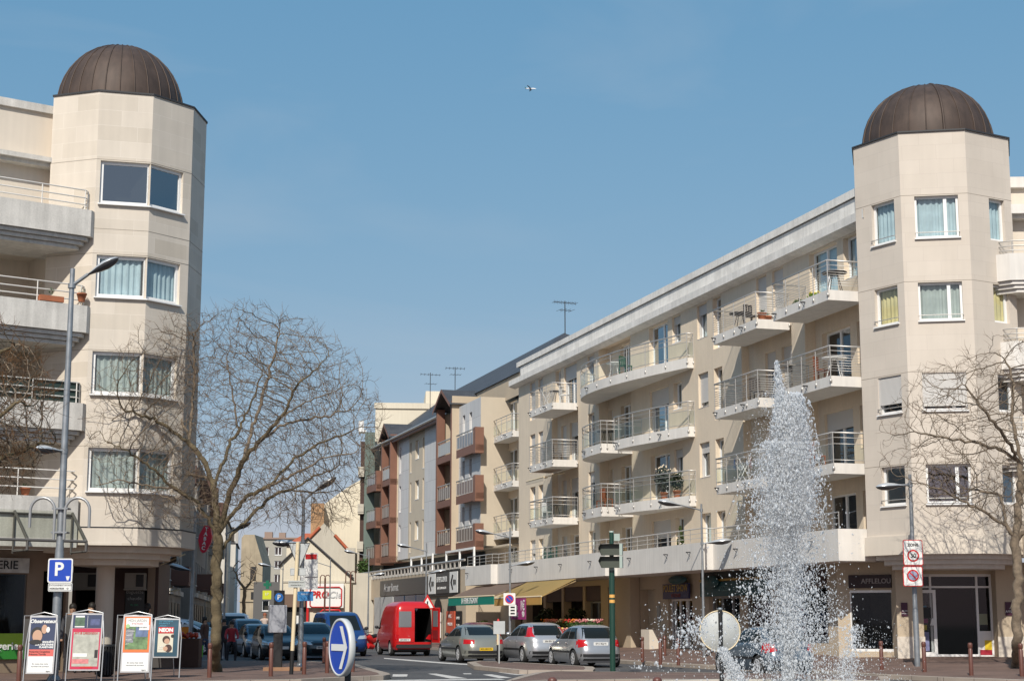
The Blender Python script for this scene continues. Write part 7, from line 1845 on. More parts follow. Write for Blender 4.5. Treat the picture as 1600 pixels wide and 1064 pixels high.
m.build('triangle', SIGNBACK, ct, WM[ct]); m = MB(); Pt = [(x, .065, z) for x, z in P]; m.tube(Pt + [Pt[0]], .012, 5); m.build('triangle_edge', LEAD, ct, WM[ct])
Tpp = WM[ct] @ TR(dx - .0, -.08, at(0, 912, Yc).z - .12); plate('payment_plate', ct, Tpp, rrect(.46, .19, .02), M('dull_sign_white', (.42, .44, .42), .5)); text('STATIONNEMENT PAYANT', .038, Tpp @ TR(0, -.006, .04), BLACK, ct, ext=.001, sx=.92); text('HORODATEUR ↓', .042, Tpp @ TR(0, -.006, -.035), BLACK, ct, ext=.001)
m = MB(); zb2 = at(0, 893, Yc).z - .12
m.tube([(dx - .2, .08, zb2 + .09), (dx + .22, .08, zb2 + .09), (dx + .22, .08, zb2 - .09), (dx - .2, .08, zb2 - .09), (dx - .2, .08, zb2 + .09)], .015, 5); m.box(dx - .19, dx + .21, .075, .085, zb2 - .08, zb2 + .08); m.build('framed_plate_back', SIGNBACK, ct, WM[ct])
# plates on the dark lamp post
Yp = 52.7
for (u, v, w, h, mt, lab, tx) in ((483, 905, .55, .62, SIGNW, 'pale notice plate on the dark lamp post behind the yield sign', 'LIVRAISONS'), (477, 931, .5, .3, M('sign_light_blue', (.05, .25, .55), .5), 'light blue plate under the pale notice plate', 'MARCHÉ'), (486, 882, .42, .75, SIGNW, 'narrow white plate with a red top behind the yield sign', None)):
    a_ = at(u, v, Yp); T_ = TR(a_.x, Yp, a_.z); t = thing('street_plate', lab, 'sign', T_); plate('plate', t, T_, rrect(w, h, .02), mt)
    if tx: text(tx, .07, T_ @ TR(0, -.01, h * .2), BLACK if mt is SIGNW else SIGNW, t, ext=.001)
    if not tx: plate('red_top', t, T_, [(-w / 2 + .03, h / 2 - .2), (w / 2 - .03, h / 2 - .2), (w / 2 - .03, h / 2 - .04), (-w / 2 + .03, h / 2 - .04)], REDP, -.008, .004)
    Yp -= .02
# pay station
pa_ = gp(432, 1047, .12); pt = thing('pay_station', 'grey parking pay station on a black post with a round blue P on top', 'parking meter', TR(*pa_)); Ya = pa_.y; s = Ya / 2594
m = MB(); m.box(-.10, .15, -.1, .12, 0, at(0, 985, Ya).z - .12); m.build('post', BLACK, pt, WM[pt])
zb_, zt = at(0, 988, Ya).z - .12, at(0, 945, Ya).z - .12
TPm = WM[pt] @ TR(-.22, -.2, 0) @ RZ(R(14)); m = MB(); m.box(0, .52, 0, .38, zb_, zt); bx = m.build('cabinet', M('cabinet_grey', (.34, .35, .38), .5), pt, TPm); bv = bx.modifiers.new('bevel', 'BEVEL'); bv.width = .02; bv.segments = 2
m = MB(); m.box(-.24, .06, -.05, .1, zt, at(0, 922, Ya).z - .12); m.build('head', BLACK, pt, WM[pt] @ TR(.12, 0, 0)); Tpd = WM[pt] @ TR(.03, -.055, at(0, 933, Ya).z - .12)
plate('blue_disc', pt, Tpd, disc(.13, 28), M('disc_blue', (.02, .16, .5), .4), 0, .006); text('P', .2, Tpd @ TR(0, -.008, 0), SIGNW, pt, ext=.001, bold=.006)
m = MB(); m.box(-.35, .75, -.35, .35, 0, .10); m.build('stone_base', M('orange_stone', (.30, .17, .10), .9, var=.2, vs=4), pt, WM[pt])
# cream bollard with a red top next to the saloon
cb = gp(778.5, 1033.5, .12); t = thing('cream_bollard', 'thin cream bollard with a red tip and black foot before the grey-green saloon', 'bollard', TR(*cb)); zz_ = at(0, 970, cb.y).z - .12
m = MB(); m.tube([(0, 0, .6), (0, 0, zz_)], .055, 12); m.build('post', CREAMP, t, WM[t]); m = MB(); m.tube([(0, 0, 0), (0, 0, .597)], .056, 12); m.build('black_foot', BLACK, t, WM[t]); m = MB(); m.lathe([(.05, zz_), (.05, zz_ + .04), (.0001, zz_ + .1)], 10); m.build('red_tip', REDP, t, WM[t])
a_ = at(780, 980, 57.5); q = MB(); q.box(-.20, .20, 0, .02, -.22, .22); q.tube([(0, .03, -a_.z + .1), (0, .03, .2)], .025, 6); tag(q.build('grey_board', SIGNBACK, None, TR(a_.x, 57.5, a_.z)), 'grey back of a small board right behind the cream bollard', 'sign')
# red lozenge tobacco sign
a_ = at(321, 842, 61.5); T_ = TR(a_.x, 61.5, a_.z) @ RY(R(8)); lz = thing('lozenge_sign', 'red lozenge tobacco shop sign on a bracket left of the tree trunk', 'sign', T_)
o8 = [(.0, .52), (.12, .46), (.24, .12), (.24, -.08), (.10, -.46), (0, -.52), (-.10, -.46), (-.24, -.08), (-.24, .12), (-.12, .46)]
m = MB(); n = len(o8); m.add([(x, -.1, z) for x, z in o8] + [(x, .1, z) for x, z in o8], [tuple(range(n))[::-1][::-1], tuple(range(n, 2 * n))[::-1]] + [(i, n + i, n + (i + 1) % n, (i + 1) % n) for i in range(n)]); m.build('body', M('lozenge_red', (.60, .015, .05), .35), lz, T_)
for k, ch in enumerate('TABAC'): text(ch, .19, T_ @ TR(0, -.115, .36 - .175 * k), SIGNW, lz, ext=.002, bold=.006)
m = MB(); m.tube([(-.24, 0, .0), (-.50, 0, -.04)], .02, 6); m.build('bracket', GALV, lz, T_)
# green cross and small shop signs in the far street
a_ = at(418, 913, 120); T_ = TR(a_.x, 120, a_.z); cr = thing('pharmacy_cross', 'green pharmacy cross far down the street left of the yield sign', 'sign', T_); m = MB(); m.box(-.11, .11, -.1, .1, -.3, .3); m.box(-.28, -.113, -.1, .1, -.11, .11); m.box(.113, .28, -.1, .1, -.11, .11); m.build('cross', M('cross_green', (.01, .14, .08), .4), cr, T_)
a_ = at(417, 929, 118); T_ = TR(a_.x, 118, a_.z); cr = thing('yellow_shop_sign', 'small yellow-green shop sign hanging below the pharmacy cross', 'sign', T_); plate('plate', cr, T_, rrect(.62, .62, .04), M('yellow_green', (.55, .6, .03), .5)); text('LP', .25, T_ @ TR(0, -.02, .05), SIGNW, cr)
# ------------------------------------------------------------------ poster stands
def ink(parent, T, x0, x1, z0, z1, mat, y, name='print'):
    q = MB(); q.quad((x0, y, z0), (x1, y, z0), (x1, y, z1), (x0, y, z1)); return q.build(name, mat, parent, T)
MET = M('stand_metal', (.50, .50, .50), .35, metal=.6)
NVY = M('poster_navy', (.03, .045, .10), .4); SKIN_ = M('poster_skin', (.50, .30, .20), .5); REDC = M('poster_coral', (.62, .12, .10), .4)
def stand(label, u0, u1, v0, v1, vb, Y, kind):
    """A-frame: u0..u1 and v0..v1 bound the board, vb the feet"""
    a = at((u0 + u1) / 2, vb, Y); s = Y / 2594; W = (u1 - u0) * s; zb = at(0, v1, Y).z - .12; zt = at(0, v0, Y).z - .12
    T = TR(a.x, Y, .12); t = thing('poster_stand', label, 'poster stand', T, 'poster stands on the left pavement')
    tilt = R(7); TT = T @ RX(tilt) if False else T @ Matrix.Shear('XZ', 4, (0, 0)) if False else T
    TT = T @ TR(0, -.12, zb) @ RX(-tilt); h = (zt - zb) / math.cos(tilt)
    f = MB(); e = .05
    f.tube([(-W / 2 - e, 0, -zb), (-W / 2 - e * 1.0, 0, h * .5), (-W / 2 + .02, 0, h + .02), (0, 0, h + .09), (W / 2 - .02, 0, h + .02), (W / 2 + e, 0, h * .5), (W / 2 + e, 0, -zb)], .017, 8)
    f.build('front_frame', MET, t, TT)
    TB_ = T @ TR(-.18, .55, 0) @ RX(R(13)); g = MB(); hb = zt + .05
    g.tube([(-W / 2 - .12, 0, 0), (-W / 2 - .0, 0, hb), (W / 2 - .1, 0, hb), (W / 2 - .05, 0, 0)], .015, 8); g.build('rear_frame', MET, t, TB_)
    b = MB(); b.box(-W / 2, W / 2, -.02, .02, 0, h); bo = b.build('board', MET, t, TT)
    bk = MB(); bk.box(-W / 2 - .03, W / 2 - .1, -.01, .01, .25, hb - .08); bk.build('rear_board', M('dark_board', (.09, .085, .08), .6), t, TB_)
    m_ = .035; y = -.024; I = lambda *k, **kw: ink(bo, TT, *k, **kw)
    w = W / 2 - m_
    if kind == 'obs':
        I(-w, w, .03, h * .30, SIGNW, y); I(-w, w, h * .30, h * .42, REDC, y); I(-w, w, h * .42, h - m_, NVY, y)
        for k_, (cx, cz, rx, rz, mt) in enumerate(((-.13, h * .70, .15, .15, BLACK), (-.12, h * .65, .12, .15, SKIN_), (.04, h * .77, .07, .11, SKIN_), (.13, h * .76, .045, .07, SIGNW), (-.15, h * .545, .16, .06, BLACK))):
            plate('portrait_shape', bo, TT, [(cx + rx * math.cos(a), cz + rz * math.sin(a)) for a in np.linspace(0, 2 * math.pi, 20)[:-1]], mt, y - .004 - .002 * k_, .0015)
        text('Observateur', .125, TT @ TR(0, y - .01, h * .905), SIGNW, bo, ext=.001, bold=.004, shear=.15)
        for k, s_ in enumerate(('ENQUÊTE', 'SUR UNE HAINE', 'PLANÉTAIRE')): text(s_, .062, TT @ TR(w - .01, y - .008, h * .545 - k * .062), SIGNW, bo, ext=.001, align='RIGHT', bold=.003)
        text('Fraternité Congolaise', .058, TT @ TR(-w + .01, y - .008, h * .38), BLACK, bo, ext=.001, align='LEFT'); text('Présence Torride', .058, TT @ TR(-w + .01, y - .008, h * .335), BLACK, bo, ext=.001, align='LEFT')
    elif kind == 'deco':
        I(-w, w, h * .74, h - m_, NVY, y); I(-w, w, .03, h * .735, M('poster_crimson', (.5, .02, .07), .4), y); I(-w + .04, w - .03, .10, h * .67, M('room_grey', (.42, .42, .36), .5, var=.35, vs=7), y - .003)
        I(-w + .05, -.06, h * .78, h * .93, M('poster_dark_green', (.08, .15, .09), .5, var=.4, vs=14), y - .003); I(-w + .06, -.07, h * .93, h * .96, SIGNW, y - .003); I(.08, w - .04, h * .79, h * .90, M('poster_deep_blue', (.08, .10, .22), .5, var=.3, vs=12), y - .003); I(.005, .012, h * .75, h * .96, SIGNW, y - .005); I(-w + .05, -.06, h * .755, h * .775, SIGNW, y - .003)
        I(w - .12, w - .04, h * .22, h * .36, BLACK, y - .006); I(-w + .05, .1, h * .12, h * .2, M('poster_pinkish', (.6, .2, .2), .5, var=.3, vs=12), y - .006); I(-.1, .2, .06, .1, REDP, y - .006); I(-w + .06, .05, h * .24, h * .30, SIGNW, y - .006)
        text('Art & Décoration', .105, TT @ TR(0, y - .01, h * .69 - .05), REDP, bo, ext=.001, sx=.75)
    elif kind == 'garden':
        I(-w, w, .03, h * .34, SIGNW, y); I(-w, w, h * .35, h - m_, M('poster_orange', (.80, .17, .04), .4), y); I(-w + .04, w - .04, h * .40, h * .95, M('garden_print', (.14, .24, .10), .5, var=.6, vs=9), y - .003)
        I(-w + .04, w - .04, h * .80, h * .95, SIGNW, y - .005); I(-.03, w - .05, h * .62, h * .79, M('poster_slate_blue', (.12, .17, .30), .5, var=.4, vs=9), y - .005); I(.05, w - .02, h * .74, h * .83, SIGNW, y - .008); I(-w + .05, -.08, h * .52, h * .76, M('poster_violet_grey', (.22, .22, .25), .5, var=.6, vs=16), y - .006)
        plate('round_badge', bo, TT, disc(.05, 16, -w + .09, h * .81), M('pale_green_badge', (.35, .55, .25), .5), y - .010, .003)
        text('MON JARDIN', .095, TT @ TR(0, y - .01, h * .905), M('poster_grey_text', (.35, .33, .3), .5), bo, ext=.001, sx=.8); text('ET MA MAISON', .04, TT @ TR(0, y - .01, h * .85), REDP, bo, ext=.001)
        text('HORS-SÉRIE', .04, TT @ TR(.13, y - .012, h * .785), BLACK, bo, ext=.001)
        for k in range(4): text(('CONIFÈRES', 'MASSIFS', 'ROSIERS', '64 P')[k], .05, TT @ TR(-w + .06, y - .01, h * (.72 - .075 * k)), SIGNW, bo, ext=.001, align='LEFT', sx=.8)
    elif kind == 'neon':
        I(-w, w, .03, h - m_, M('poster_petrol', (.015, .07, .11), .4, var=.4, vs=3), y); I(-w + .08, w - .12, h * .62, h * .78, REDP, y - .003); I(-w + .08, w - .12, h * .14, h * .615, M('poster_ivory', (.62, .58, .46), .5), y - .003)
        for cx, cz, r, mt in ((.0, h * .46, .10, M('hair_brown', (.05, .02, .015), .6)), (.02, h * .42, .07, SKIN_), (.06, h * .24, .10, M('hair_brown', (.05, .02, .015), .6)), (-.01, h * .23, .06, SKIN_), (.16, h * .55, .045, BLACK)): plate('figure_shape', bo, TT, disc(r, 20, cx, cz), mt, y - .006 - (.004 if mt is SKIN_ else 0), .002)
        text('NEON', .13, TT @ TR(-.02, y - .01, h * .70), SIGNW, bo, ext=.001, bold=.008); 
        for k, s_ in enumerate(("TAIT VOUS DE LA", "ÉTÉ DROITE À", "L'AMOUR ?")): text(s_, .052, TT @ TR(-w + .09, y - .008, h * (.93 - .06 * k)), M('poster_sky_text', (.12, .42, .60), .5), bo, ext=.001, align='LEFT', sx=.85)
        text('VIVRE\nSEUL', .05, TT @ TR(-w + .11, y - .012, h * .25), SIGNW, bo, ext=.001, align='LEFT')
    if kind in ('obs', 'garden'):
        for k, s_ in enumerate(('En vente chez votre', 'marchand de journaux')): text(s_, .048, TT @ TR(0, y - .006, h * .17 - k * .06), M('soft_grey_ink', (.15, .15, .15), .6), bo, ext=.001)
        text('Agora', .045, TT @ TR(w - .1, y - .006, .06), BLACK, bo, ext=.001, shear=.3)
    return t
stand('metal poster stand with a navy news-magazine poster over a white panel, leftmost', 42, 85, 962, 1052, 1063, 40.6, 'obs')
stand('green-cornered poster stand with a crimson home-decoration cover, second from left', 108, 157, 958, 1047, 1062, 40.9, 'deco')
stand('metal poster stand with an orange-edged garden magazine cover, third from left', 189, 234, 961, 1050, 1063, 40.6, 'garden')
stand('smaller poster stand with a dark teal poster and a red NEON band', 239, 279, 966, 1027, 1053, 43.5, 'neon')
# green edging of the second stand
a = at(132, 1062, 40.85)
ob = gp(284, 1030, .12); t = thing('orange_board', 'bright orange board on thin legs behind the NEON poster stand', 'board', TR(ob.x, ob.y, .12)); s = ob.y / 2594
z0, z1 = at(0, 1009, ob.y).z - .12, at(0, 979, ob.y).z - .12; m = MB(); m.box(-.36, .30, -.02, .02, z0, z1); m.build('board', ORANGE, t, WM[t]); m = MB(); m.box(-.38, .32, -.025, .025, z1 + .01, z1 + .1); m.build('header', SIGNW, t, WM[t])
m = MB(); m.tube([(.24, 0, 0), (.26, 0, z0)], .02, 6); m.tube([(-.3, 0, 0), (-.3, 0, z0)], .02, 6); m.build('leg', MET, t, WM[t])
# litter bin
lb_ = at(163, 1050, 44.2); t = thing('litter_bin', 'black slatted litter bin between the second and third poster stands', 'bin', TR(lb_.x, 44.2, .12)); m = MB(); 
for k in range(20): a_ = 2 * math.pi * k / 20; m.box(-.02, .02, -.008, .008, .06, .80, 0, TR(.24 * math.cos(a_), .24 * math.sin(a_), 0) @ RZ(a_ + SQ))
m.lathe([(.2, .03), (.215, .05), (.215, .7), (.20, .7)], 20); m.lathe([(.255, .78), (.26, .84), (.22, .84)], 20); m.lathe([(.1, 0), (.2, .03)], 12); m.build('basket', BLACK, t, WM[t])
# black awnings at the corner of the left building
TQ = FR(Vector((-10.35, 52.2, 0)), -HV)
t = awning('black_awning', 'black awning sloping out from the street side of the domed left building', TQ, -3.6, 0.2, 3.75, 0, -2.0, 2.75, BLACK, BLACK, .30)
TQ2 = FR(Vector((-11.2, 55.8, 0)), -HV); t = awning('black_awning', 'smaller dark awning below and behind the first black awning', TQ2, -3.6, 0.2, 2.7, 0, -1.6, 2.35, DBROWN, BLACK, .22)
fs = thing('market_display', 'small fruit display with a red heap under the dark awnings', 'stall', TR(-10.9, 52.9, .12)); m = MB(); m.box(-.1, 1.0, -.3, .3, .0, .9); m.build('table', DBROWN, fs, WM[fs]); m = MB(); rq = random.Random(4)
for _ in range(40): m.ball((rq.uniform(0, .9), rq.uniform(-.25, .25), .95 + rq.uniform(0, .1)), .06, 0, None, 4)
m.build('produce', M('red_produce', (.45, .06, .03), .5), fs, WM[fs])
# ------------------------------------------------------------------ people
def person(label, P, face, top, trousers, hairc, h=1.7, pose='stand', skin=(.42, .24, .16)):
    k = h / 1.72; T = TR(P[0], P[1], P[2]) @ RZ(face); t = thing('person', label, 'person', T)
    sk = M('skin_%d' % int(skin[0] * 100), skin, .6)
    V = [(0, 0, .95), (0, 0, 1.12), (0, .01, 1.30), (0, .01, 1.44), (0, 0, 1.50), (0, -.01, 1.58), (0, -.02, 1.66)]; Rr = [.15, .135, .165, .12, .055, .085, .075]
    E = [(0, 1), (1, 2), (2, 3), (3, 4), (4, 5), (5, 6)]
    def ch(pts, rs, root):
        i = root
        for p, r in zip(pts, rs): V.append(p); Rr.append(r); E.append((i, len(V) - 1)); i = len(V) - 1
    st = .16 if pose == 'walk' else 0
    for sd in (-1, 1):
        if pose == 'sit':
            ch([(sd * .10, 0, .86), (sd * .15, -.42, .80), (sd * .16, -.34, .35), (sd * .16, -.38, .06), (sd * .16, -.52, .04)], [.10, .085, .055, .045, .04], 0)
            ch([(sd * .19, 0, 1.40), (sd * .25, -.15, 1.16), (sd * .24, -.40, 1.08), (sd * .23, -.48, 1.06)], [.07, .05, .038, .04], 3)
        else:
            ch([(sd * .10, 0, .86), (sd * .11, -sd * st * .6, .50), (sd * .11, -sd * st, .09), (sd * .11, -sd * st - .14, .04)], [.10, .065, .045, .04], 0)
            ch([(sd * .19, 0, 1.40), (sd * .24, .02, 1.14), (sd * .25, -.06 + sd * st * .5, .90), (sd * .25, -.09 + sd * st * .5, .80)], [.07, .05, .038, .04], 3)
    me = bpy.data.meshes.new('tmp'); me.from_pydata([Vector(v) * k for v in V], E, [])
    o = bpy.data.objects.new('tmp', me); COL.objects.link(o); md = o.modifiers.new('s', 'SKIN')
    if not me.skin_vertices: me.skin_vertices.new() if hasattr(me.skin_vertices, 'new') else None
    for i, r in enumerate(Rr): me.skin_vertices[0].data[i].radius = (r * k, r * k * (.72 if i in (0, 1, 2, 3) else 1))
    me.skin_vertices[0].data[0].use_root = True
    o.modifiers.new('u', 'SUBSURF').levels = 2
    dg = bpy.context.evaluated_depsgraph_get(); dg.update(); nm = bpy.data.meshes.new_from_object(o.evaluated_get(dg), depsgraph=dg); bpy.data.objects.remove(o); nm.name = 'body'
    nm.materials.clear()
    for m_ in (sk, top, trousers, BLACK): nm.materials.append(m_)
    for p in nm.polygons:
        c = p.center / k; p.use_smooth = True
        p.material_index = 0 if c.z > 1.475 or (abs(c.x) > .2 and c.z < .86 and pose != 'sit') else 1 if c.z > .93 else 3 if c.z < .09 else 2
    place('body', nm, t, T)
    q = MB(); q.ball((0, .015 * k, 1.665 * k), .098 * k, 0, None, 8, 1.1); q.ball((0, .05 * k, 1.58 * k), .08 * k, 0, None, 6, 1.2); q.build('hair', hairc, t, T)
    q = MB(); q.add([(-.012, -.10 * k, 1.58 * k), (.012, -.10 * k, 1.58 * k), (0, -.125 * k, 1.585 * k), (0, -.10 * k, 1.63 * k)], [(0, 1, 2), (0, 2, 3), (2, 1, 3)]); q.build('nose', sk, t, T)
    q = MB()
    for sd in (-1, 1): q.ball((sd * .032 * k, -.092 * k, 1.625 * k), .011, 0, None, 4)
    q.build('eye', BLACK, t, T)
    return t
DKC = M('dark_clothes', (.02, .02, .025), .9); GRC = M('grey_clothes', (.07, .07, .08), .9); BRC = M('brown_clothes', (.10, .05, .04), .9); HB = M('black_hair', (.012, .008, .006), .6); JEAN = M('denim', (.04, .06, .11), .9)
REDW = M('red_clothes', (.35, .03, .04), .9)
def pat(u, vtop, Y, h=1.7): a = at(u, vtop, Y); return (a.x, Y, max(.12, a.z - h))
person('left one of two dark-haired people whose heads show above the second poster stand', (at(114, 950, 47.2).x, 47.2, .1), .3, GRC, DKC, HB, h=1.92)
person('right one of two dark-haired people whose heads show above the second poster stand', (at(143, 950, 47.6).x, 47.6, .1), -.5, DKC, DKC, HB, h=1.95, skin=(.5, .30, .2))
person('person with black hair and black coat seen from behind above the NEON stand', (at(231, 950, 50).x, 50, .12), 2.6, DKC, DKC, HB, h=1.93)
pg = person('person in dark brown clothes walking just left of the tree trunk with a green bag', (at(320, 980, 62).x, 62, 0), 1.2, BRC, JEAN, HB, h=1.68, pose='walk')
T_ = TR(at(318, 980, 61.7).x - .12, 61.6, .25); t = thing('shopping_bag', 'bright green shopping bag carried left of the tree trunk', 'bag', T_); m = MB(); m.add([(-.13, -.05, 0), (.13, -.05, 0), (.15, -.03, .42), (-.15, -.03, .42), (-.13, .05, 0), (.13, .05, 0), (.15, .03, .42), (-.15, .03, .42)], [(0, 1, 2, 3), (5, 4, 7, 6), (0, 4, 5, 1), (1, 5, 6, 2), (4, 0, 3, 7)]); m.build('bag', M('bag_green', (.10, .55, .03), .5), t, T_); m = MB(); m.tube([(-.08, 0, .42), (-.05, 0, .6), (.05, 0, .6), (.08, 0, .42)], .01, 5); m.build('handle', M('bag_green', (.10, .55, .03), .5), t, T_)
person('person in red and black sitting by the motorcycles right of the tree trunk', (at(362, 985, 64).x, 64, -.1), .2, REDW, DKC, HB, h=1.62, pose='sit')
person('person in dark clothes standing by the motorcycles, nearest the trunk', (at(350, 985, 66).x, 66, 0), .6, DKC, DKC, HB, h=1.6)
person('distant person in pale clothes with reddish hair left of the pay station sign', (at(414, 953, 95).x, 95, 0), 0, M('pale_clothes', (.5, .4, .35), .9), GRC, M('red_hair', (.25, .07, .03), .6), h=1.95)
# ------------------------------------------------------------------ aeroplane high above
pA = at(829, 139, 2600); dA = Vector((.93, -.30, -.12)).normalized(); TAp = FR(pA, dA, Vector((.1, .35, 1)))
ap = thing('airliner', 'tiny white airliner with dark wings high in the blue sky', 'aeroplane', TAp)
SCp = .48
m = MB(); m.tube([(x * SCp, 0, z * SCp) for x, z in ((-20, 1.2), (-15, .4), (-5, 0), (12, 0), (17, -.2), (20, -.6))], [r * SCp for r in (.3, 1.5, 2.2, 2.2, 1.6, .2)], 12); m.build('fuselage', M('aircraft_white', (.85, .85, .85), .4), ap, TAp)
AG = M('aircraft_grey', (.10, .13, .17), .5)
for sd in (-1, 1):
    m = MB(); P = [(4, 1.5, -.8), (-3, 1.5, -.8), (-9, 17, .8), (-6.5, 17, .8)]; P = [(x * SCp, sd * y * SCp, z * SCp) for x, y, z in P]; m.add(P + [(x, y, z + .5) for x, y, z in P], [(0, 1, 2, 3), (7, 6, 5, 4), (0, 4, 5, 1), (1, 5, 6, 2), (2, 6, 7, 3), (3, 7, 4, 0)]); m.build('wing', AG, ap, TAp)
    m = MB(); P = [(-15, .8, .8), (-18, .8, .8), (-20.5, 6.5, 1.4), (-18.5, 6.5, 1.4)]; P = [(x * SCp, sd * y * SCp, z * SCp) for x, y, z in P]; m.add(P + [(x, y, z + .3) for x, y, z in P], [(0, 1, 2, 3), (7, 6, 5, 4), (0, 4, 5, 1), (1, 5, 6, 2), (2, 6, 7, 3), (3, 7, 4, 0)]); m.build('tailplane', AG, ap, TAp)
    m = MB(); m.tube([(3 * SCp, sd * 6 * SCp, -1.8 * SCp), (0, sd * 6 * SCp, -1.8 * SCp)], 1.0 * SCp, 10); m.build('engine', AG, ap, TAp)
m = MB(); P = [(-14, -.15, 1.5), (-19, -.15, 1.5), (-21.5, -.15, 7.5), (-19, -.15, 7.5)]; P = [(x * SCp, y, z * SCp) for x, y, z in P]; m.add(P + [(x, .3, z) for x, y, z in P], [(0, 1, 2, 3), (7, 6, 5, 4), (0, 4, 5, 1), (1, 5, 6, 2), (2, 6, 7, 3), (3, 7, 4, 0)]); m.build('fin', M('aircraft_teal', (.03, .25, .28), .4), ap, TAp)
# ------------------------------------------------------------------ FOUNTAIN: one jet of drops and foam
WAT = bpy.data.materials.new('water_drops'); WAT.use_nodes = True
nt = WAT.node_tree; p = nt.nodes['Principled BSDF']; p.inputs['Base Color'].default_value = (.93, .94, .95, 1); p.inputs['Roughness'].default_value = .35; p.inputs['Specular IOR Level'].default_value = .5
tr_n = nt.nodes.new('ShaderNodeBsdfTransparent'); tl_n = nt.nodes.new('ShaderNodeBsdfTranslucent'); tl_n.inputs[0].default_value = (.93, .95, .97, 1)
m1 = nt.nodes.new('ShaderNodeMixShader'); m1.inputs[0].default_value = .6; m2 = nt.nodes.new('ShaderNodeMixShader'); m2.inputs[0].default_value = .22
nt.links.new(p.outputs[0], m1.inputs[1]); nt.links.new(tl_n.outputs[0], m1.inputs[2]); nt.links.new(m1.outputs[0], m2.inputs[1]); nt.links.new(tr_n.outputs[0], m2.inputs[2]); nt.links.new(m2.outputs[0], nt.nodes['Material Output'].inputs[0])
rng = np.random.RandomState(21)
YF = 33.0
def fx(u, v, dy): # arrays -> world
    a = (u - 800) / 2557; b = (532 - v) / 2557; Y = YF + dy; t = Y / (CP - b * SP); return np.stack([a * t, Y, CAM_Z + (SP + b * CP) * t], 1)
sets = []
def cloud(n, vlo, vhi, cen, wid, sz, p=1.0, el=1.6):
    """n drops between rows vlo..vhi; cen/wid give centre and half width by row"""
    v = vlo + (vhi - vlo) * rng.rand(n) ** p
    cu = np.interp(v, *cen); wd = np.interp(v, *wid)
    q = rng.normal(0, .5, n); q = np.clip(q, -1.3, 1.3)
    dy = rng.normal(0, .5, n) * wd * YF / 2594
    s = sz[0] * np.exp(rng.normal(0, sz[1], n)); sets.append((fx(cu + q * wd, v, dy), s, np.full(n, el)))
cen = ([560, 620, 680, 760, 860, 960, 1075], [1215, 1233, 1236, 1232, 1228, 1226, 1222])
# dense upper column
core = ([612, 622, 640, 700, 760, 800, 860, 1075], [5, 15, 24, 33, 42, 46, 40, 40])
cloud(17000, 614, 820, ([614, 650, 720, 800], [1243, 1238, 1236, 1232]), core, (.0088, .5), .95, 1.8)
cloud(17000, 690, 1010, ([690, 760, 1010], [1230, 1225, 1230]), ([690, 760, 860, 1010], [38, 56, 58, 62]), (.0073, .5), 1.55, 1.7)
cloud(2600, 563, 670, ([563, 610, 660], [1214, 1218, 1222]), ([563, 600, 660], [2.5, 7, 13]), (.0085, .4), .6, 2.2)
# thin inner stream all the way down
cloud(9000, 790, 1078, ([790, 1078], [1234, 1232]), ([790, 870, 1078], [16, 10, 8]), (.0085, .45), 1., 3.0)
cloud(3200, 850, 1078, ([850, 1078], [1236, 1242]), ([850, 1078], [30, 46]), (.0070, .5), 1., 2.6)
# surrounding fine drops
cloud(3600, 740, 1078, ([740, 1078], [1225, 1228]), ([740, 820, 900, 1078], [52, 78, 92, 98]), (.0045, .5), .8, 1.6)
cloud(1500, 740, 1078, ([740, 1078], [1222, 1228]), ([740, 820, 900, 1078], [60, 90, 105, 110]), (.011, .45), .8, 1.4)
cloud(1800, 610, 760, ([610, 760], [1205, 1190]), ([610, 760], [26, 38]), (.0050, .45), .9, 1.3)
cloud(1500, 965, 1078, ([965, 1078], [1232, 1232]), ([965, 1078], [55, 80]), (.0075, .5), .8, 1.8)
# side streams
cloud(2300, 1010, 1078, ([1010, 1078], [1128, 1160]), ([1010, 1078], [7, 22]), (.0065, .45), .8, 2.4)
cloud(2000, 975, 1078, ([975, 1010, 1078], [1338, 1330, 1318]), ([975, 1078], [13, 30]), (.0065, .5), .7, 1.7)
cloud(1500, 925, 1075, ([925, 1075], [1296, 1290]), ([925, 1075], [26, 50]), (.0052, .5), .9, 1.6)
cloud(700, 965, 1070, ([965, 1070], [1362, 1370]), ([965, 1070], [40, 70]), (.0050, .5), .7, 1.3)
cloud(420, 940, 1075, ([940, 1075], [1050, 1060]), ([940, 1075], [50, 90]), (.0065, .6), .8, 1.3)
# thrown clumps left of the round sign
for cu, cv, n, sd in ((1088, 980, 260, 12), (1078, 990, 200, 14), (1050, 962, 60, 12), (1070, 1005, 120, 12), (1096, 968, 70, 8), (1100, 1000, 110, 14), (995, 1042, 26, 4), (1030, 1038, 16, 4), (1105, 1020, 90, 16), (1128, 990, 60, 20), (1318, 958, 60, 8), (1326, 985, 90, 10), (1040, 985, 30, 12)):
    n = int(n * .5); v = cv + rng.normal(0, sd * .8, n); u = cu + rng.normal(0, sd, n); sets.append((fx(u, v, rng.normal(0, .15, n)), .0125 * np.exp(rng.normal(0, .45, n)), np.full(n, 1.3)))
Pp = np.concatenate([s[0] for s in sets]); Ss = np.concatenate([s[1] for s in sets]); El = np.concatenate([s[2] for s in sets])
ok = Pp[:, 2] > .02; Pp, Ss, El = Pp[ok], np.clip(Ss[ok], .0025, .04), El[ok]
N_ = len(Pp)
ico_v = np.array([(1, 0, 0), (-1, 0, 0), (0, 1, 0), (0, -1, 0), (0, 0, 1), (0, 0, -1)], float)
ico_f = np.array([(0, 2, 4), (2, 1, 4), (1, 3, 4), (3, 0, 4), (2, 0, 5), (1, 2, 5), (3, 1, 5), (0, 3, 5)])
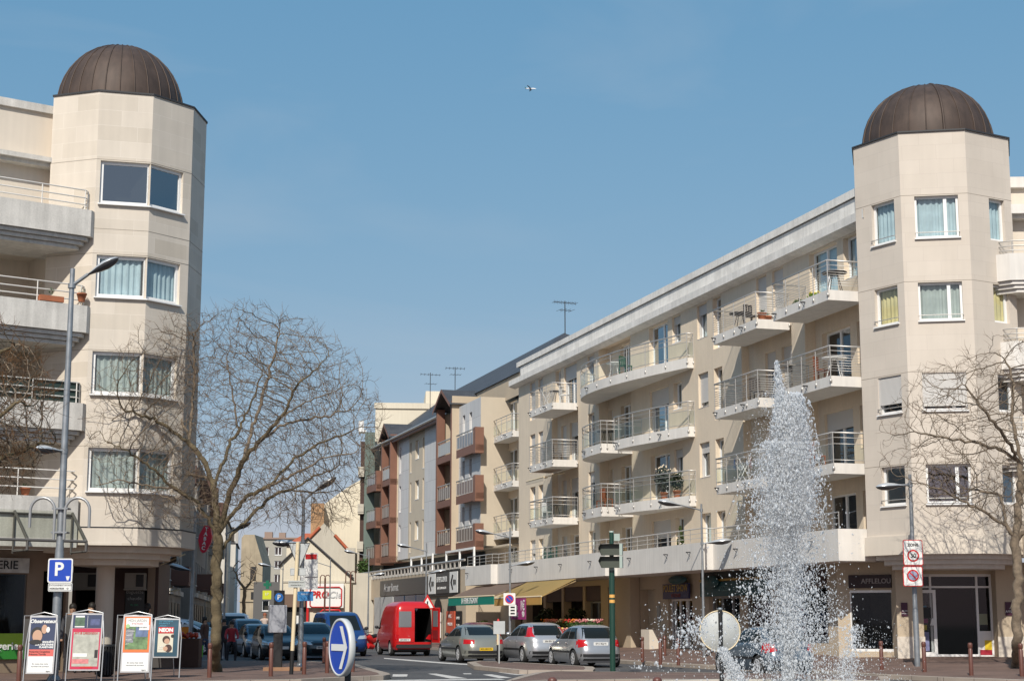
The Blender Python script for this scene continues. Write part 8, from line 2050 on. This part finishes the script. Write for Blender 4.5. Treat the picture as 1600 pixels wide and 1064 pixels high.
jit = 1 + rng.normal(0, .28, (N_, 6, 1)); sh = rng.normal(0, .35, (N_, 1, 2))
vv = ico_v[None] * jit; vv = vv * Ss[:, None, None]; vv[:, :, 2] *= El[:, None]; vv[:, :, 0] += vv[:, :, 2] * sh[:, :, 0] * .6; vv += Pp[:, None, :]
ff = (ico_f[None] + (np.arange(N_) * 6)[:, None, None]).reshape(-1, 3)
me = bpy.data.meshes.new('fountain_jet'); me.vertices.add(N_ * 6); me.vertices.foreach_set('co', vv.ravel()); me.loops.add(ff.size); me.loops.foreach_set('vertex_index', ff.ravel().astype(np.int32))
me.polygons.add(len(ff)); me.polygons.foreach_set('loop_start', np.arange(0, ff.size, 3, dtype=np.int32)); me.polygons.foreach_set('loop_total', np.full(len(ff), 3, np.int32)); me.polygons.foreach_set('use_smooth', np.ones(len(ff), bool)); me.update(calc_edges=True); me.materials.append(WAT)
tag(place('fountain_jet', me), 'tall white fountain jet of foaming drops in front of the right building', 'fountain water', kind='stuff')
def spray(name, label, rows, dens, col=(.95, .97, 1)):
    m = MB(); n = 20; vs = []; rq = random.Random(8)
    for v, cu, hw_ in rows:
        c = at(cu, v, YF); r_ = hw_ * YF / 2594
        for j in range(n): a = 2 * math.pi * j / n; k = r_ * (1 + rq.uniform(-.16, .16)); vs.append((c.x + k * math.cos(a), YF + k * math.sin(a), max(c.z, .25)))
    k = len(rows); m.add(vs, [(i * n + (j + 1) % n, i * n + j, (i + 1) * n + j, (i + 1) * n + (j + 1) % n) for i in range(k - 1) for j in range(n)] + [tuple(range(n)), tuple(range((k - 1) * n, k * n))[::-1]])
    mt = bpy.data.materials.new(name); mt.use_nodes = True; N = mt.node_tree.nodes; N.remove(N['Principled BSDF']); vsn = N.new('ShaderNodeVolumePrincipled'); vsn.inputs['Color'].default_value = (*col, 1); vsn.inputs['Density'].default_value = dens; vsn.inputs['Anisotropy'].default_value = -.45
    mt.node_tree.links.new(vsn.outputs[0], N['Material Output'].inputs['Volume'])
    tag(m.build(name, mt), label, 'water spray', kind='stuff')
spray('fountain_spray', 'dense white spray round the core of the fountain jet', [(606, 1240, 3), (625, 1240, 18), (660, 1238, 30), (720, 1232, 42), (790, 1228, 48), (850, 1229, 38), (910, 1234, 16), (1050, 1234, 10), (1078, 1234, 10)], .8)
# basin of the fountain, below the picture
bs_ = MB(); bs_.lathe([(3.4, 0), (3.4, .34), (3.1, .34), (3.1, .2), (.0001, .2)], 48, 0, TR(5.3, YF, 0)); tag(bs_.build('fountain_basin', M('pale_basin_stone', (.4, .37, .32), .8)), 'low round stone basin under the fountain jet', 'basin')
